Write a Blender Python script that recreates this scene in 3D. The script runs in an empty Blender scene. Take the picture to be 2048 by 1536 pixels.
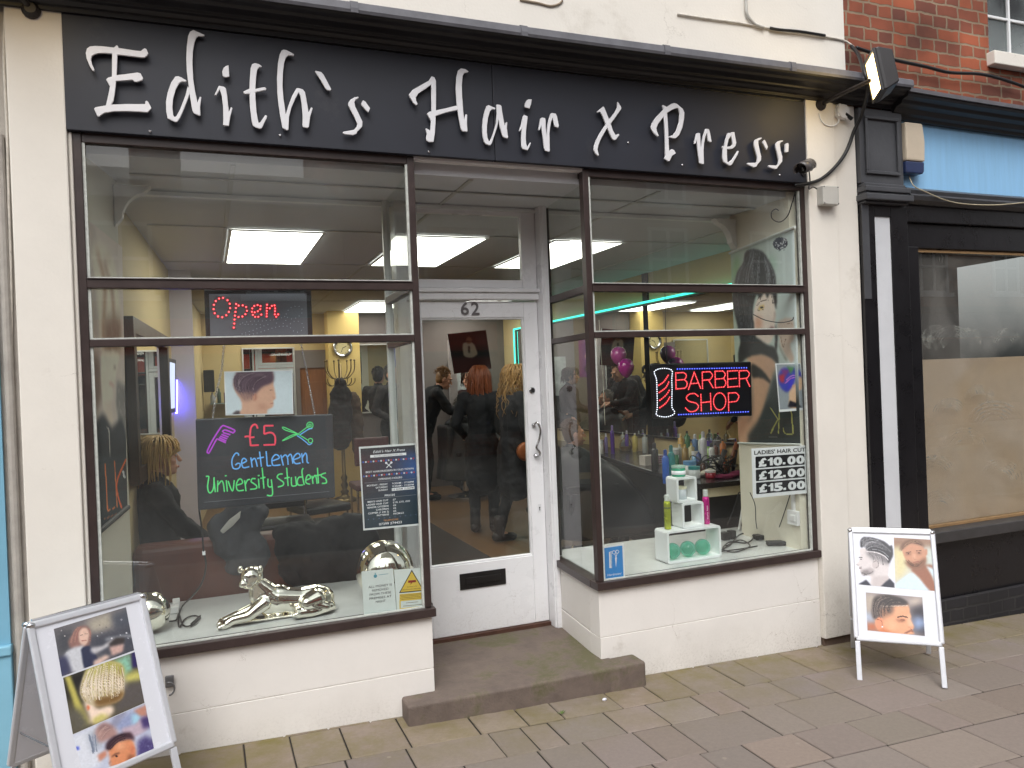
import bpy, math, random
import numpy as np
from mathutils import Vector, Matrix
random.seed(7)
RNG = np.random.default_rng(5)
S = bpy.context.scene
COL = S.collection

# ------------------------------------------------------------------ camera
CAM = np.array([0.49993, -3.75655, 1.70081])
YAW, PIT, ROL, FPX = 0.376636, -0.003738, -0.0395255, 1549.79      # focal length in px of a 2048 px wide frame
fw = np.array([math.sin(YAW)*math.cos(PIT), math.cos(YAW)*math.cos(PIT), math.sin(PIT)])
r0 = np.array([math.cos(YAW), -math.sin(YAW), 0.0]); u0 = np.cross(r0, fw)
RT = math.cos(ROL)*r0 + math.sin(ROL)*u0
UP = -math.sin(ROL)*r0 + math.cos(ROL)*u0
cam = bpy.data.cameras.new('camera'); cam_o = bpy.data.objects.new('camera', cam); COL.objects.link(cam_o)
cam.sensor_width = 36.0; cam.lens = FPX/2048*36.0; cam.clip_start = 0.05; cam.clip_end = 500
cam_o.matrix_world = Matrix(((RT[0], UP[0], -fw[0], CAM[0]), (RT[1], UP[1], -fw[1], CAM[1]), (RT[2], UP[2], -fw[2], CAM[2]), (0, 0, 0, 1)))
S.camera = cam_o

# ------------------------------------------------------------------ sky, sun, exposure
SUN_EL, SUN_AZ = math.radians(52), math.radians(205)
w = bpy.data.worlds.new('World'); S.world = w; w.use_nodes = True
nt = w.node_tree; bg = nt.nodes['Background']
sky = nt.nodes.new('ShaderNodeTexSky'); sky.sky_type = 'NISHITA'; sky.sun_disc = False
sky.sun_elevation = SUN_EL; sky.sun_rotation = SUN_AZ; sky.air_density = 1.0; sky.dust_density = 5.0; sky.ozone_density = 1.0
hs = nt.nodes.new('ShaderNodeHueSaturation'); hs.inputs['Saturation'].default_value = 0.14
nt.links.new(sky.outputs[0], hs.inputs['Color']); nt.links.new(hs.outputs[0], bg.inputs['Color'])
bg.inputs['Strength'].default_value = 0.15
sl = bpy.data.lights.new('sun', 'SUN'); sl.energy = 0.55; sl.angle = math.radians(30); sl.color = (1.0, 0.98, 0.95)
so = bpy.data.objects.new('sun', sl); COL.objects.link(so)
sd = Vector((math.sin(SUN_AZ)*math.cos(SUN_EL), math.cos(SUN_AZ)*math.cos(SUN_EL), math.sin(SUN_EL)))
so.rotation_euler = sd.to_track_quat('Z', 'Y').to_euler(); so.location = (0, -8, 12)
S.view_settings.view_transform = 'Standard'; S.view_settings.look = 'None'; S.view_settings.gamma = 1.0
S.view_settings.use_curve_mapping = False
S.view_settings.exposure = 0.5
try:
    S.cycles.use_denoising = True
    S.cycles.max_bounces = 10; S.cycles.glossy_bounces = 6; S.cycles.transparent_max_bounces = 24
    S.cycles.diffuse_bounces = 4; S.cycles.sample_clamp_indirect = 6.0; S.cycles.caustics_reflective = False; S.cycles.caustics_refractive = False
except Exception: pass

# ------------------------------------------------------------------ picture -> plane helpers (used to trace real outlines onto real planes)
def ray(u, v): return fw + RT*(u-1024)/FPX - UP*(v-768)/FPX
def oy(u, v, y): d = ray(u, v); return CAM + d*(y-CAM[1])/d[1]
def ox(u, v, x): d = ray(u, v); return CAM + d*(x-CAM[0])/d[0]
def oz(u, v, z): d = ray(u, v); return CAM + d*(z-CAM[2])/d[2]
def onpl(u, v, p0, n):
    d = ray(u, v); return CAM + d*(np.dot(np.array(p0)-CAM, n)/np.dot(d, n))
def proj(P):
    d = np.asarray(P)-CAM; z = d@fw
    return 1024+FPX*(d@RT)/z, 768-FPX*(d@UP)/z
def gz(x, y=0): return 0.12-0.0305*x

# ------------------------------------------------------------------ materials
def lin(c):
    c = [x/255.0 for x in c[:3]]
    return tuple(x/12.92 if x <= 0.04045 else ((x+0.055)/1.055)**2.4 for x in c)
MATS = {}
def M(name, col=(128,128,128), rough=.6, metal=0., var=.12, scale=7., bump=0., bscale=90., spec=.5, emit=0., coat=0., tr=0., dirt=None, stretch=None):
    if name in MATS: return MATS[name]
    m = bpy.data.materials.new(name); MATS[name] = m; m.use_nodes = True
    t = m.node_tree; b = t.nodes['Principled BSDF']; L = t.links.new
    c = lin(col)
    b.inputs['Base Color'].default_value = (*c, 1); b.inputs['Roughness'].default_value = rough; b.inputs['Metallic'].default_value = metal
    b.inputs['Specular IOR Level'].default_value = spec
    if coat: b.inputs['Coat Weight'].default_value = coat; b.inputs['Coat Roughness'].default_value = .15
    if tr: b.inputs['Transmission Weight'].default_value = tr
    if emit: b.inputs['Emission Color'].default_value = (*c, 1); b.inputs['Emission Strength'].default_value = emit
    tc = t.nodes.new('ShaderNodeTexCoord'); src = tc.outputs['Object']
    if stretch:
        mp = t.nodes.new('ShaderNodeMapping'); mp.inputs['Scale'].default_value = stretch; L(src, mp.inputs[0]); src = mp.outputs[0]
    if var:
        n = t.nodes.new('ShaderNodeTexNoise'); n.inputs['Scale'].default_value = scale; n.inputs['Detail'].default_value = 6; n.inputs['Roughness'].default_value = .65
        L(src, n.inputs['Vector'])
        r = t.nodes.new('ShaderNodeValToRGB'); r.color_ramp.elements[0].position = .3; r.color_ramp.elements[1].position = .72
        r.color_ramp.elements[0].color = (*[x*(1-var) for x in c], 1); r.color_ramp.elements[1].color = (*[min(1, x*(1+var*.6)) for x in c], 1)
        L(n.outputs['Fac'], r.inputs[0]); out = r.outputs[0]
        if dirt:   # dirt = (colour, scale, threshold, strength): blotches of dirt with a shape of their own
            n2 = t.nodes.new('ShaderNodeTexNoise'); n2.inputs['Scale'].default_value = dirt[1]; n2.inputs['Detail'].default_value = 10; n2.inputs['Roughness'].default_value = .72
            L(src, n2.inputs['Vector'])
            r2 = t.nodes.new('ShaderNodeValToRGB'); r2.color_ramp.elements[0].position = dirt[2]; r2.color_ramp.elements[1].position = min(1, dirt[2]+.12)
            r2.color_ramp.elements[0].color = (0,0,0,1); r2.color_ramp.elements[1].color = (dirt[3],)*3+(1,)
            L(n2.outputs['Fac'], r2.inputs[0])
            mx = t.nodes.new('ShaderNodeMix'); mx.data_type = 'RGBA'
            L(r2.outputs[0], mx.inputs[0]); L(out, mx.inputs[6]); mx.inputs[7].default_value = (*lin(dirt[0]), 1); out = mx.outputs[2]
        L(out, b.inputs['Base Color'])
        if emit: pass
        mr = t.nodes.new('ShaderNodeMapRange'); mr.inputs[3].default_value = max(0, rough-.08); mr.inputs[4].default_value = min(1, rough+.1)
        L(n.outputs['Fac'], mr.inputs[0]); L(mr.outputs[0], b.inputs['Roughness'])
    if bump:
        n3 = t.nodes.new('ShaderNodeTexNoise'); n3.inputs['Scale'].default_value = bscale; n3.inputs['Detail'].default_value = 5
        L(src, n3.inputs['Vector'])
        bp = t.nodes.new('ShaderNodeBump'); bp.inputs['Strength'].default_value = bump; bp.inputs['Distance'].default_value = .004
        L(n3.outputs['Fac'], bp.inputs['Height']); L(bp.outputs[0], b.inputs['Normal'])
    return m
def weather(m, splash=None, cracks=None):
    """splash: (z0, z1, colour, strength) road dirt thinning out upwards ; cracks: (scale, width, colour)"""
    t = m.node_tree; b = t.nodes['Principled BSDF']; L = t.links.new; src = b.inputs['Base Color'].links[0].from_socket
    tc = t.nodes.new('ShaderNodeTexCoord')
    def mixin(fac, col, src):
        x = t.nodes.new('ShaderNodeMix'); x.data_type = 'RGBA'; L(fac, x.inputs[0]); L(src, x.inputs[6]); x.inputs[7].default_value = (*lin(col), 1); return x.outputs[2]
    def mul(a, b_): x = t.nodes.new('ShaderNodeMath'); x.operation = 'MULTIPLY'; L(a, x.inputs[0]); L(b_, x.inputs[1]); return x.outputs[0]
    def rng_(a, i0, i1, o0, o1): x = t.nodes.new('ShaderNodeMapRange'); L(a, x.inputs[0]); x.inputs[1].default_value = i0; x.inputs[2].default_value = i1; x.inputs[3].default_value = o0; x.inputs[4].default_value = o1; return x.outputs[0]
    def noi(sc, d=8, r=.65): x = t.nodes.new('ShaderNodeTexNoise'); x.inputs['Scale'].default_value = sc; x.inputs['Detail'].default_value = d; x.inputs['Roughness'].default_value = r; L(tc.outputs['Object'], x.inputs['Vector']); return x
    if splash:
        sp = t.nodes.new('ShaderNodeSeparateXYZ'); L(tc.outputs['Object'], sp.inputs[0]); h = rng_(sp.outputs[2], splash[0], splash[1], 1, 0)
        fine = rng_(noi(70, 6, .8).outputs['Fac'], .5, .66, 0, splash[3]); big = rng_(noi(5).outputs['Fac'], .36, .62, .25, 1)
        src = mixin(mul(mul(h, h), mul(fine, big)), splash[2], src)
        soft = rng_(noi(2.4).outputs['Fac'], .42, .7, 0, splash[3]*.35); src = mixin(mul(h, soft), splash[2], src)
    if cracks:
        v = t.nodes.new('ShaderNodeTexVoronoi'); v.feature = 'DISTANCE_TO_EDGE'; v.inputs['Scale'].default_value = cracks[0]
        nn_ = noi(4, 6); ad = t.nodes.new('ShaderNodeVectorMath'); ad.operation = 'MULTIPLY_ADD'; L(nn_.outputs['Color'], ad.inputs[0]); ad.inputs[1].default_value = (.25,)*3; L(tc.outputs['Object'], ad.inputs[2]); L(ad.outputs[0], v.inputs['Vector'])
        ln = rng_(v.outputs['Distance'], 0, cracks[1], .75, 0); mask = rng_(noi(1.7).outputs['Fac'], .52, .62, 0, 1)
        src = mixin(mul(ln, mask), cracks[2], src)
    L(src, b.inputs['Base Color']); return m
def folds(o, strength=.02, size=.12):
    tx = bpy.data.textures.get('fold_%g' % size) or bpy.data.textures.new('fold_%g' % size, 'CLOUDS'); tx.noise_scale = size; tx.noise_depth = 3
    d = o.modifiers.new('Folds', 'DISPLACE'); d.texture = tx; d.strength = strength; d.mid_level = .5; d.texture_coords = 'LOCAL'; return o
def glass_mat(name, tint=(245,250,248), ior=1.5, rough=0.0, haze=None):
    m = bpy.data.materials.new(name); m.use_nodes = True; t = m.node_tree; t.nodes.clear(); L = t.links.new
    o = t.nodes.new('ShaderNodeOutputMaterial'); tp = t.nodes.new('ShaderNodeBsdfTransparent'); g = t.nodes.new('ShaderNodeBsdfGlossy')
    tp.inputs[0].default_value = (*lin(tint), 1); g.inputs['Roughness'].default_value = rough
    f = t.nodes.new('ShaderNodeFresnel'); f.inputs[0].default_value = ior
    mx = t.nodes.new('ShaderNodeMixShader'); L(f.outputs[0], mx.inputs[0]); L(tp.outputs[0], mx.inputs[1]); L(g.outputs[0], mx.inputs[2])
    out = mx.outputs[0]
    if haze:      # smears of whitening and grime, and a painted pale veil, on the pane: (colour, amount, scale)
        d = t.nodes.new('ShaderNodeBsdfDiffuse'); d.inputs[0].default_value = (*lin(haze[0]), 1)
        tc = t.nodes.new('ShaderNodeTexCoord')
        n = t.nodes.new('ShaderNodeTexNoise'); n.inputs['Scale'].default_value = haze[2]; n.inputs['Detail'].default_value = 8; n.inputs['Distortion'].default_value = haze[3] if len(haze) > 3 else 0.4
        L(tc.outputs['Object'], n.inputs['Vector'])
        r = t.nodes.new('ShaderNodeMapRange'); r.inputs[1].default_value = .42; r.inputs[2].default_value = .8; r.inputs[3].default_value = 0.0; r.inputs[4].default_value = haze[1]
        L(n.outputs['Fac'], r.inputs[0])
        m2 = t.nodes.new('ShaderNodeMixShader'); L(r.outputs[0], m2.inputs[0]); L(out, m2.inputs[1]); L(d.outputs[0], m2.inputs[2]); out = m2.outputs[0]
    L(out, o.inputs[0]); MATS[name] = m; return m
def emis(name, col, s):
    if name in MATS: return MATS[name]
    m = bpy.data.materials.new(name); m.use_nodes = True; t = m.node_tree; t.nodes.clear()
    o = t.nodes.new('ShaderNodeOutputMaterial'); e = t.nodes.new('ShaderNodeEmission'); e.inputs[0].default_value = (*lin(col), 1); e.inputs[1].default_value = s
    t.links.new(e.outputs[0], o.inputs[0]); MATS[name] = m; return m
def attr_mat(name, rough=.5, coat=0., var=.0, bump=0., bscale=200, emit=0.):
    """material whose printed or mottled colour is stored per vertex / face"""
    if name in MATS: return MATS[name]
    m = bpy.data.materials.new(name); m.use_nodes = True; t = m.node_tree; b = t.nodes['Principled BSDF']; L = t.links.new
    a = t.nodes.new('ShaderNodeAttribute'); a.attribute_name = 'Col'; out = a.outputs['Color']
    b.inputs['Roughness'].default_value = rough
    if coat: b.inputs['Coat Weight'].default_value = coat; b.inputs['Coat Roughness'].default_value = .08
    tc = t.nodes.new('ShaderNodeTexCoord')
    if var:
        n = t.nodes.new('ShaderNodeTexNoise'); n.inputs['Scale'].default_value = 55; n.inputs['Detail'].default_value = 8; n.inputs['Roughness'].default_value = .7
        L(tc.outputs['Object'], n.inputs['Vector'])
        mr = t.nodes.new('ShaderNodeMapRange'); mr.inputs[3].default_value = 1-var; mr.inputs[4].default_value = 1+var
        L(n.outputs['Fac'], mr.inputs[0])
        v = t.nodes.new('ShaderNodeVectorMath'); v.operation = 'SCALE'; L(out, v.inputs[0]); L(mr.outputs[0], v.inputs['Scale']); out = v.outputs[0]
    L(out, b.inputs['Base Color'])
    if emit: L(out, b.inputs['Emission Color']); b.inputs['Emission Strength'].default_value = emit
    if bump:
        n3 = t.nodes.new('ShaderNodeTexNoise'); n3.inputs['Scale'].default_value = bscale; n3.inputs['Detail'].default_value = 4
        L(tc.outputs['Object'], n3.inputs['Vector'])
        bp = t.nodes.new('ShaderNodeBump'); bp.inputs['Strength'].default_value = bump; bp.inputs['Distance'].default_value = .003
        L(n3.outputs['Fac'], bp.inputs['Height']); L(bp.outputs[0], b.inputs['Normal'])
    MATS[name] = m; return m

# ------------------------------------------------------------------ mesh builder
def ortho(d):
    d = np.asarray(d, float); d = d/ (np.linalg.norm(d)+1e-12)
    a = np.array([0,0,1.0]) if abs(d[2]) < .9 else np.array([1.0,0,0])
    x = np.cross(a, d); x /= np.linalg.norm(x); return x, np.cross(d, x), d
class MB:
    def __init__(s): s.v = []; s.f = []; s.m = []; s.c = None
    def add(s, vs, fs, m=0):
        o = len(s.v); s.v += [tuple(map(float, p)) for p in vs]
        s.f += [tuple(i+o for i in f) for f in fs]; s.m += [m]*len(fs); return s
    def box(s, x0, x1, y0, y1, z0, z1, m=0):
        return s.add([(x0,y0,z0),(x1,y0,z0),(x1,y1,z0),(x0,y1,z0),(x0,y0,z1),(x1,y0,z1),(x1,y1,z1),(x0,y1,z1)],
                     [(0,3,2,1),(4,5,6,7),(0,1,5,4),(1,2,6,5),(2,3,7,6),(3,0,4,7)], m)
    def obox(s, c, ax, ay, az, m=0):
        """box of centre c and half axes ax, ay, az"""
        c, ax, ay, az = [np.asarray(q, float) for q in (c, ax, ay, az)]
        vs = [c+i*ax+j*ay+k*az for k in (-1,1) for j in (-1,1) for i in (-1,1)]
        return s.add(vs, [(0,2,3,1),(4,5,7,6),(0,1,5,4),(1,3,7,5),(3,2,6,7),(2,0,4,6)], m)
    def bar(s, a, b, w, d, side=(0,1,0), m=0):
        a, b = np.asarray(a, float), np.asarray(b, float); t = b-a; sd = np.asarray(side, float)
        sd = sd - t*(sd@t)/(t@t); sd /= np.linalg.norm(sd); up = np.cross(t/np.linalg.norm(t), sd)
        return s.obox((a+b)/2, t/2, up*w/2, sd*d/2, m)
    def prism(s, pts, vec, m=0):
        """closed polygon (front) extruded along vec"""
        pts = [np.asarray(p, float) for p in pts]; n = len(pts); vec = np.asarray(vec, float)
        nrm = sum(np.cross(pts[i]-pts[0], pts[(i+1) % n]-pts[0]) for i in range(n))
        if nrm@vec > 0: pts = pts[::-1]
        return s.add(pts+[p+vec for p in pts], [tuple(range(n)), tuple(range(2*n-1, n-1, -1))]+[(i, n+i, n+(i+1) % n, (i+1) % n) for i in range(n)], m)
    def tube(s, path, r, n=8, m=0, cap=True, sq=1.0):
        path = [np.asarray(p, float) for p in path]; k = len(path)
        rr = list(r) if hasattr(r, '__len__') else [r]*k
        vs = []; px = None
        for i, p in enumerate(path):
            d = path[min(i+1, k-1)]-path[max(i-1, 0)]
            x, y, d = ortho(d)
            if px is not None:
                x = px-d*(px@d); x /= (np.linalg.norm(x)+1e-12); y = np.cross(d, x)
            px = x
            vs += [p+rr[i]*(x*math.cos(2*math.pi*j/n)+sq*y*math.sin(2*math.pi*j/n)) for j in range(n)]
        fs = [(i*n+j, i*n+(j+1) % n, (i+1)*n+(j+1) % n, (i+1)*n+j) for i in range(k-1) for j in range(n)]
        if cap: fs += [tuple(range(n-1, -1, -1)), tuple(range((k-1)*n, k*n))]
        return s.add(vs, fs, m)
    def lathe(s, prof, c=(0,0,0), ax=(0,0,1), n=20, m=0, sx=1.0):
        x, y, d = ortho(ax); c = np.asarray(c, float)
        vs = []; k = len(prof)
        for r, z in prof: vs += [c+d*z+max(r, 1e-4)*(x*math.cos(2*math.pi*j/n)*sx+y*math.sin(2*math.pi*j/n)) for j in range(n)]
        fs = [(i*n+j, i*n+(j+1) % n, (i+1)*n+(j+1) % n, (i+1)*n+j) for i in range(k-1) for j in range(n)]
        return s.add(vs, fs+[tuple(range(n-1,-1,-1)), tuple(range((k-1)*n, k*n))], m)
    def ell(s, c, r, n=14, m=0, R=None):
        c = np.asarray(c, float); r = np.asarray(r if hasattr(r, '__len__') else (r,)*3, float); R = np.eye(3) if R is None else np.asarray(R)
        vs = [c+R@(r*np.array([0,0,-1]))]; h = n//2
        for i in range(1, h):
            a = -math.pi/2+math.pi*i/h
            vs += [c+R@(r*np.array([math.cos(a)*math.cos(2*math.pi*j/n), math.cos(a)*math.sin(2*math.pi*j/n), math.sin(a)])) for j in range(n)]
        vs.append(c+R@(r*np.array([0,0,1]))); T = len(vs)-1
        fs = [(0, 1+(j+1) % n, 1+j) for j in range(n)]
        fs += [(1+(i-1)*n+j, 1+(i-1)*n+(j+1) % n, 1+i*n+(j+1) % n, 1+i*n+j) for i in range(1, h-1) for j in range(n)]
        fs += [(1+(h-2)*n+j, 1+(h-2)*n+(j+1) % n, T) for j in range(n)]
        return s.add(vs, fs, m)
    def cap(s, a, b, ra, rb, n=10, m=0):
        """tapered limb with round ends"""
        a, b = np.asarray(a, float), np.asarray(b, float); d = b-a; L = np.linalg.norm(d); d = d/L
        pr = [(ra*math.cos(t), -ra*math.sin(t)) for t in (1.5, 1.1, .7, .35)]+[(ra, 0), (rb, L)]+[(rb*math.cos(t), L+rb*math.sin(t)) for t in (.35, .7, 1.1, 1.5)]
        return s.lathe(pr, a, d, n, m)
    def build(s, name, mats, parent=None, smooth=False, bevel=0., label=None, cat=None, group=None, kind=None, seg=2, remesh=0., smo=0):
        me = bpy.data.meshes.new(name)
        off = wloc(parent) if parent else None
        V = np.array(s.v)
        if off is None:
            if kind: off = np.zeros(3)
            else:
                off = (V.min(0)+V.max(0))/2; off[2] = V[:,2].min()
        me.from_pydata((V-off).tolist(), [], s.f)
        mats = mats if isinstance(mats, (list, tuple)) else [mats]
        for q in mats: me.materials.append(q)
        if len(mats) > 1: me.polygons.foreach_set('material_index', s.m)
        if smooth: me.polygons.foreach_set('use_smooth', [True]*len(s.f))
        me.update()
        o = bpy.data.objects.new(name, me); COL.objects.link(o)
        if parent: o.parent = parent
        else: o.location = off
        if remesh:
            r = o.modifiers.new('Remesh', 'REMESH'); r.mode = 'VOXEL'; r.voxel_size = remesh; r.use_smooth_shade = True
            if smo: q = o.modifiers.new('Smooth', 'SMOOTH'); q.iterations = smo; q.factor = .5
        if bevel:
            b = o.modifiers.new('Bevel', 'BEVEL'); b.width = bevel; b.segments = seg; b.limit_method = 'ANGLE'; b.angle_limit = math.radians(40)
        return tag(o, label, cat, group, kind)
def tag(o, label=None, cat=None, group=None, kind=None):
    if label: o['label'] = label
    if cat: o['category'] = cat
    if group: o['group'] = group
    if kind: o['kind'] = kind
    return o
def wloc(o):
    p = np.zeros(3)
    while o is not None: p = p+np.array(o.location); o = o.parent
    return p
def thing(name, label, cat, loc, group=None):
    o = bpy.data.objects.new(name, None); COL.objects.link(o); o.location = [float(x) for x in loc]; o.empty_display_size = .1
    return tag(o, label, cat, group)
def copy_tree(o, loc=None, label=None, parent=None):
    c = o.copy(); COL.objects.link(c)
    if parent: c.parent = parent
    if loc is not None: c.location = [float(x) for x in loc]
    if label: c['label'] = label
    for ch in list(o.children): copy_tree(ch, parent=c)
    return c
def spline(pts, n=6, closed=False):
    P = [np.asarray(p, float) for p in pts]; k = len(P); out = []
    for i in range(k if closed else k-1):
        p0, p1, p2, p3 = (P[(i-1) % k], P[i], P[(i+1) % k], P[(i+2) % k]) if closed else (P[max(i-1,0)], P[i], P[i+1], P[min(i+2,k-1)])
        for j in range(n):
            t = j/n; out.append(.5*((2*p1)+(-p0+p2)*t+(2*p0-5*p1+4*p2-p3)*t*t+(-p0+3*p1-3*p2+p3)*t**3))
    if not closed: out.append(P[-1])
    return out
def ribbon(path, w):
    """outline of a brush stroke: path of 2D points, constant or per-point width"""
    P = np.array(path, float); k = len(P); W = np.full(k, w) if np.isscalar(w) else np.interp(np.linspace(0,1,k), np.linspace(0,1,len(w)), w)
    T = np.gradient(P, axis=0); T /= (np.linalg.norm(T, axis=1)[:,None]+1e-9); N = np.stack([-T[:,1], T[:,0]], 1)
    return P+N*W[:,None]/2, P-N*W[:,None]/2
def strokes3(mb, paths, w, plane, vec, m=0, sm=4, step=.0003):
    """hand-drawn strokes laid as thin raised ribbons on a plane; paths in picture px, plane maps px to a point"""
    vec = np.asarray(vec, float); nv = vec/np.linalg.norm(vec)
    for k, p in enumerate(paths):
        q = spline(p, sm) if len(p) > 2 and sm > 1 else [np.array(z, float) for z in p]
        a, b = ribbon(q, w); n = len(a)
        A = [plane(*z)-nv*step*(k % 7) for z in a]; B = [plane(*z)-nv*step*(k % 7) for z in b]
        mb.add(A+B+[z+vec for z in A]+[z+vec for z in B],
               [(i, i+1, n+i+1, n+i) for i in range(n-1)]+[(i, 2*n+i, 2*n+i+1, i+1) for i in range(n-1)]+[(n+i, n+i+1, 3*n+i+1, 3*n+i) for i in range(n-1)]+[(0, n, 3*n, 2*n), (n-1, 3*n-1, 4*n-1, 2*n-1)], m)
# ------------------------------------------------------------------ flat frames: text, polygons, printed pictures
class Fr:
    """plane frame: origin o, unit right ex, unit up ey, outward normal n"""
    def __init__(s, o, ex, ey):
        s.o = np.asarray(o, float); s.ex = np.asarray(ex, float); s.ex /= np.linalg.norm(s.ex)
        s.ey = np.asarray(ey, float); s.ey -= s.ex*(s.ey@s.ex); s.ey /= np.linalg.norm(s.ey); s.n = np.cross(s.ex, s.ey)
    def p(s, x, y, d=0): return s.o+s.ex*x+s.ey*y+s.n*d
    def px(s, u, v, d=0): return onpl(u, v, s.o+s.n*d, s.n)
    def rect(s, mb, x0, x1, y0, y1, d, th, m=0):
        return mb.obox(s.p((x0+x1)/2, (y0+y1)/2, d-th/2), s.ex*(x1-x0)/2, s.ey*(y1-y0)/2, s.n*th/2, m)
    def poly(s, mb, pts, d, th, m=0): return mb.prism([s.p(x, y, d) for x, y in pts], -s.n*th, m)
def text_obj(txt, fr, x, y, h, parent, mat, d=.001, width=None, align='CENTER', bold=0., name='lettering', th=.0008, shear=0.):
    cu = bpy.data.curves.new('t', 'FONT'); cu.body = txt; cu.size = 1.0; cu.align_x = align; cu.offset = bold; cu.resolution_u = 3; cu.shear = shear
    t = bpy.data.objects.new('t', cu); COL.objects.link(t)
    dg = bpy.context.evaluated_depsgraph_get(); me = bpy.data.meshes.new_from_object(t.evaluated_get(dg))
    V = np.array([v.co[:] for v in me.vertices]); F = [tuple(p.vertices) for p in me.polygons]
    bpy.data.objects.remove(t); bpy.data.curves.remove(cu); bpy.data.meshes.remove(me)
    if not len(V): return None
    capH = .70; sc = h/capH; sx = sc
    if width:
        wd = V[:,0].max()-V[:,0].min(); sx = width/wd
    off = {'CENTER': (V[:,0].max()+V[:,0].min())/2, 'LEFT': V[:,0].min(), 'RIGHT': V[:,0].max()}[align]
    mb = MB(); P = [fr.p(x+(a-off)*sx, y+b*sc, d) for a, b, _ in V]; mb.add(P, F)
    return mb.build(name, mat, parent)
def pip(px, py, poly):
    ins = np.zeros(px.shape, bool); n = len(poly); j = n-1
    for i in range(n):
        xi, yi = poly[i]; xj, yj = poly[j]
        c = ((yi > py) != (yj > py)) & (px < (xj-xi)*(py-yi)/((yj-yi) or 1e-9)+xi); ins ^= c; j = i
    return ins
def blur(a, r):
    for _ in range(2):
        for ax in (0, 1):
            p = np.pad(a, [(r, r) if k == ax else (0, 0) for k in (0, 1)], mode='edge'); c = np.cumsum(p, ax); 
            c = np.concatenate([np.zeros_like(c.take([0], ax)), c], ax)
            a = (c.take(range(2*r+1, c.shape[ax]), ax)-c.take(range(0, c.shape[ax]-2*r-1), ax))/(2*r+1)
    return a
def hs(C, guides, n, cols, w, seed=1, jit=.35):
    """printed hair: strokes interpolated between guide curves (picture px through C)"""
    rg = random.Random(seed); out = []
    for _ in range(n):
        k = rg.randrange(len(guides)-1); a, b = guides[k], guides[k+1]; t = rg.random(); m_ = len(a); i0 = rg.uniform(0, .4); i1 = rg.uniform(.6, 1.0)
        P = np.array(a)*(1-t)+np.array(b)*t; P = np.array(spline([tuple(p) for p in P], 4)); L = len(P); P = P[int(i0*(L-1)):max(int(i1*(L-1)), int(i0*(L-1))+2)+1]
        c = rg.choice(cols); out.append(('s', (C([(x+rg.uniform(-4,4), y+rg.uniform(-4,4)) for x, y in P[::3]] if len(P) > 6 else C([tuple(p) for p in P])), w*rg.uniform(.6, 1.3)), c, 0, jit))
    return out
def picture(name, parent, corners, res, bg, layers, mat, noise=.04, label=None, cat=None, thick=None):
    """a flat print: a fine grid whose vertices carry the printed colours. corners = 3D tl,tr,br,bl ; layers = (kind, data, colour, blur[, jitter]) traced in photo px"""
    tl, tr, br, bl = [np.asarray(c, float) for c in corners]; W, H = res
    s, t = np.meshgrid(np.linspace(0, 1, W), np.linspace(0, 1, H))
    P = (tl*(1-s[...,None])+tr*s[...,None])*(1-t[...,None])+(bl*(1-s[...,None])+br*s[...,None])*t[...,None]
    d = P-CAM; z = d@fw; U = 1024+FPX*(d@RT)/z; V = 768-FPX*(d@UP)/z
    if callable(bg): C = bg(s, t)
    else: C = np.ones((H, W, 3))*np.array(bg, float)
    for ly in layers:
        kind, data, col, bl_ = ly[:4]
        if kind == 'p': mk = pip(U, V, spline(data, 4, True) if len(data) > 5 else data).astype(float)
        elif kind == 'P': mk = pip(U, V, data).astype(float)
        elif kind == 'e':
            cx, cy, rx, ry = data[:4]; a = data[4] if len(data) > 4 else 0
            X = (U-cx)*math.cos(a)+(V-cy)*math.sin(a); Y = -(U-cx)*math.sin(a)+(V-cy)*math.cos(a); mk = ((X/rx)**2+(Y/ry)**2 < 1).astype(float)
        elif kind == 's':   # stroke: (points, width)
            q = np.array(spline(data[0], 5) if len(data[0]) > 2 else data[0], float); mk = np.zeros(U.shape)
            for a, b in zip(q[:-1], q[1:]):
                ab = b-a; tt = np.clip(((U-a[0])*ab[0]+(V-a[1])*ab[1])/(ab@ab+1e-9), 0, 1)
                mk = np.maximum(mk, (np.hypot(U-a[0]-tt*ab[0], V-a[1]-tt*ab[1]) < data[1]/2).astype(float))
        if bl_: mk = blur(mk, bl_)
        if len(ly) > 4: mk = mk*np.clip(1-ly[4]+ly[4]*2*blur(RNG.random(mk.shape), 1), 0, 1)
        C = C*(1-mk[...,None])+np.array(col, float)*mk[...,None]
    C = np.clip(C*(1+noise*(blur(RNG.random((H, W)), 1)[...,None]-.5)*2), 0, 255)/255
    Ln = np.where(C <= .04045, C/12.92, ((C+.055)/1.055)**2.4)
    mb = MB(); mb.add(P.reshape(-1, 3), [(j*W+i, (j+1)*W+i, (j+1)*W+i+1, j*W+i+1) for j in range(H-1) for i in range(W-1)])
    o = mb.build(name, mat, parent, label=label, cat=cat)
    ca = o.data.color_attributes.new('Col', 'FLOAT_COLOR', 'POINT')
    ca.data.foreach_set('color', np.concatenate([Ln.reshape(-1, 3), np.ones((W*H, 1))], 1).astype(np.float32).ravel())
    return o
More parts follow.
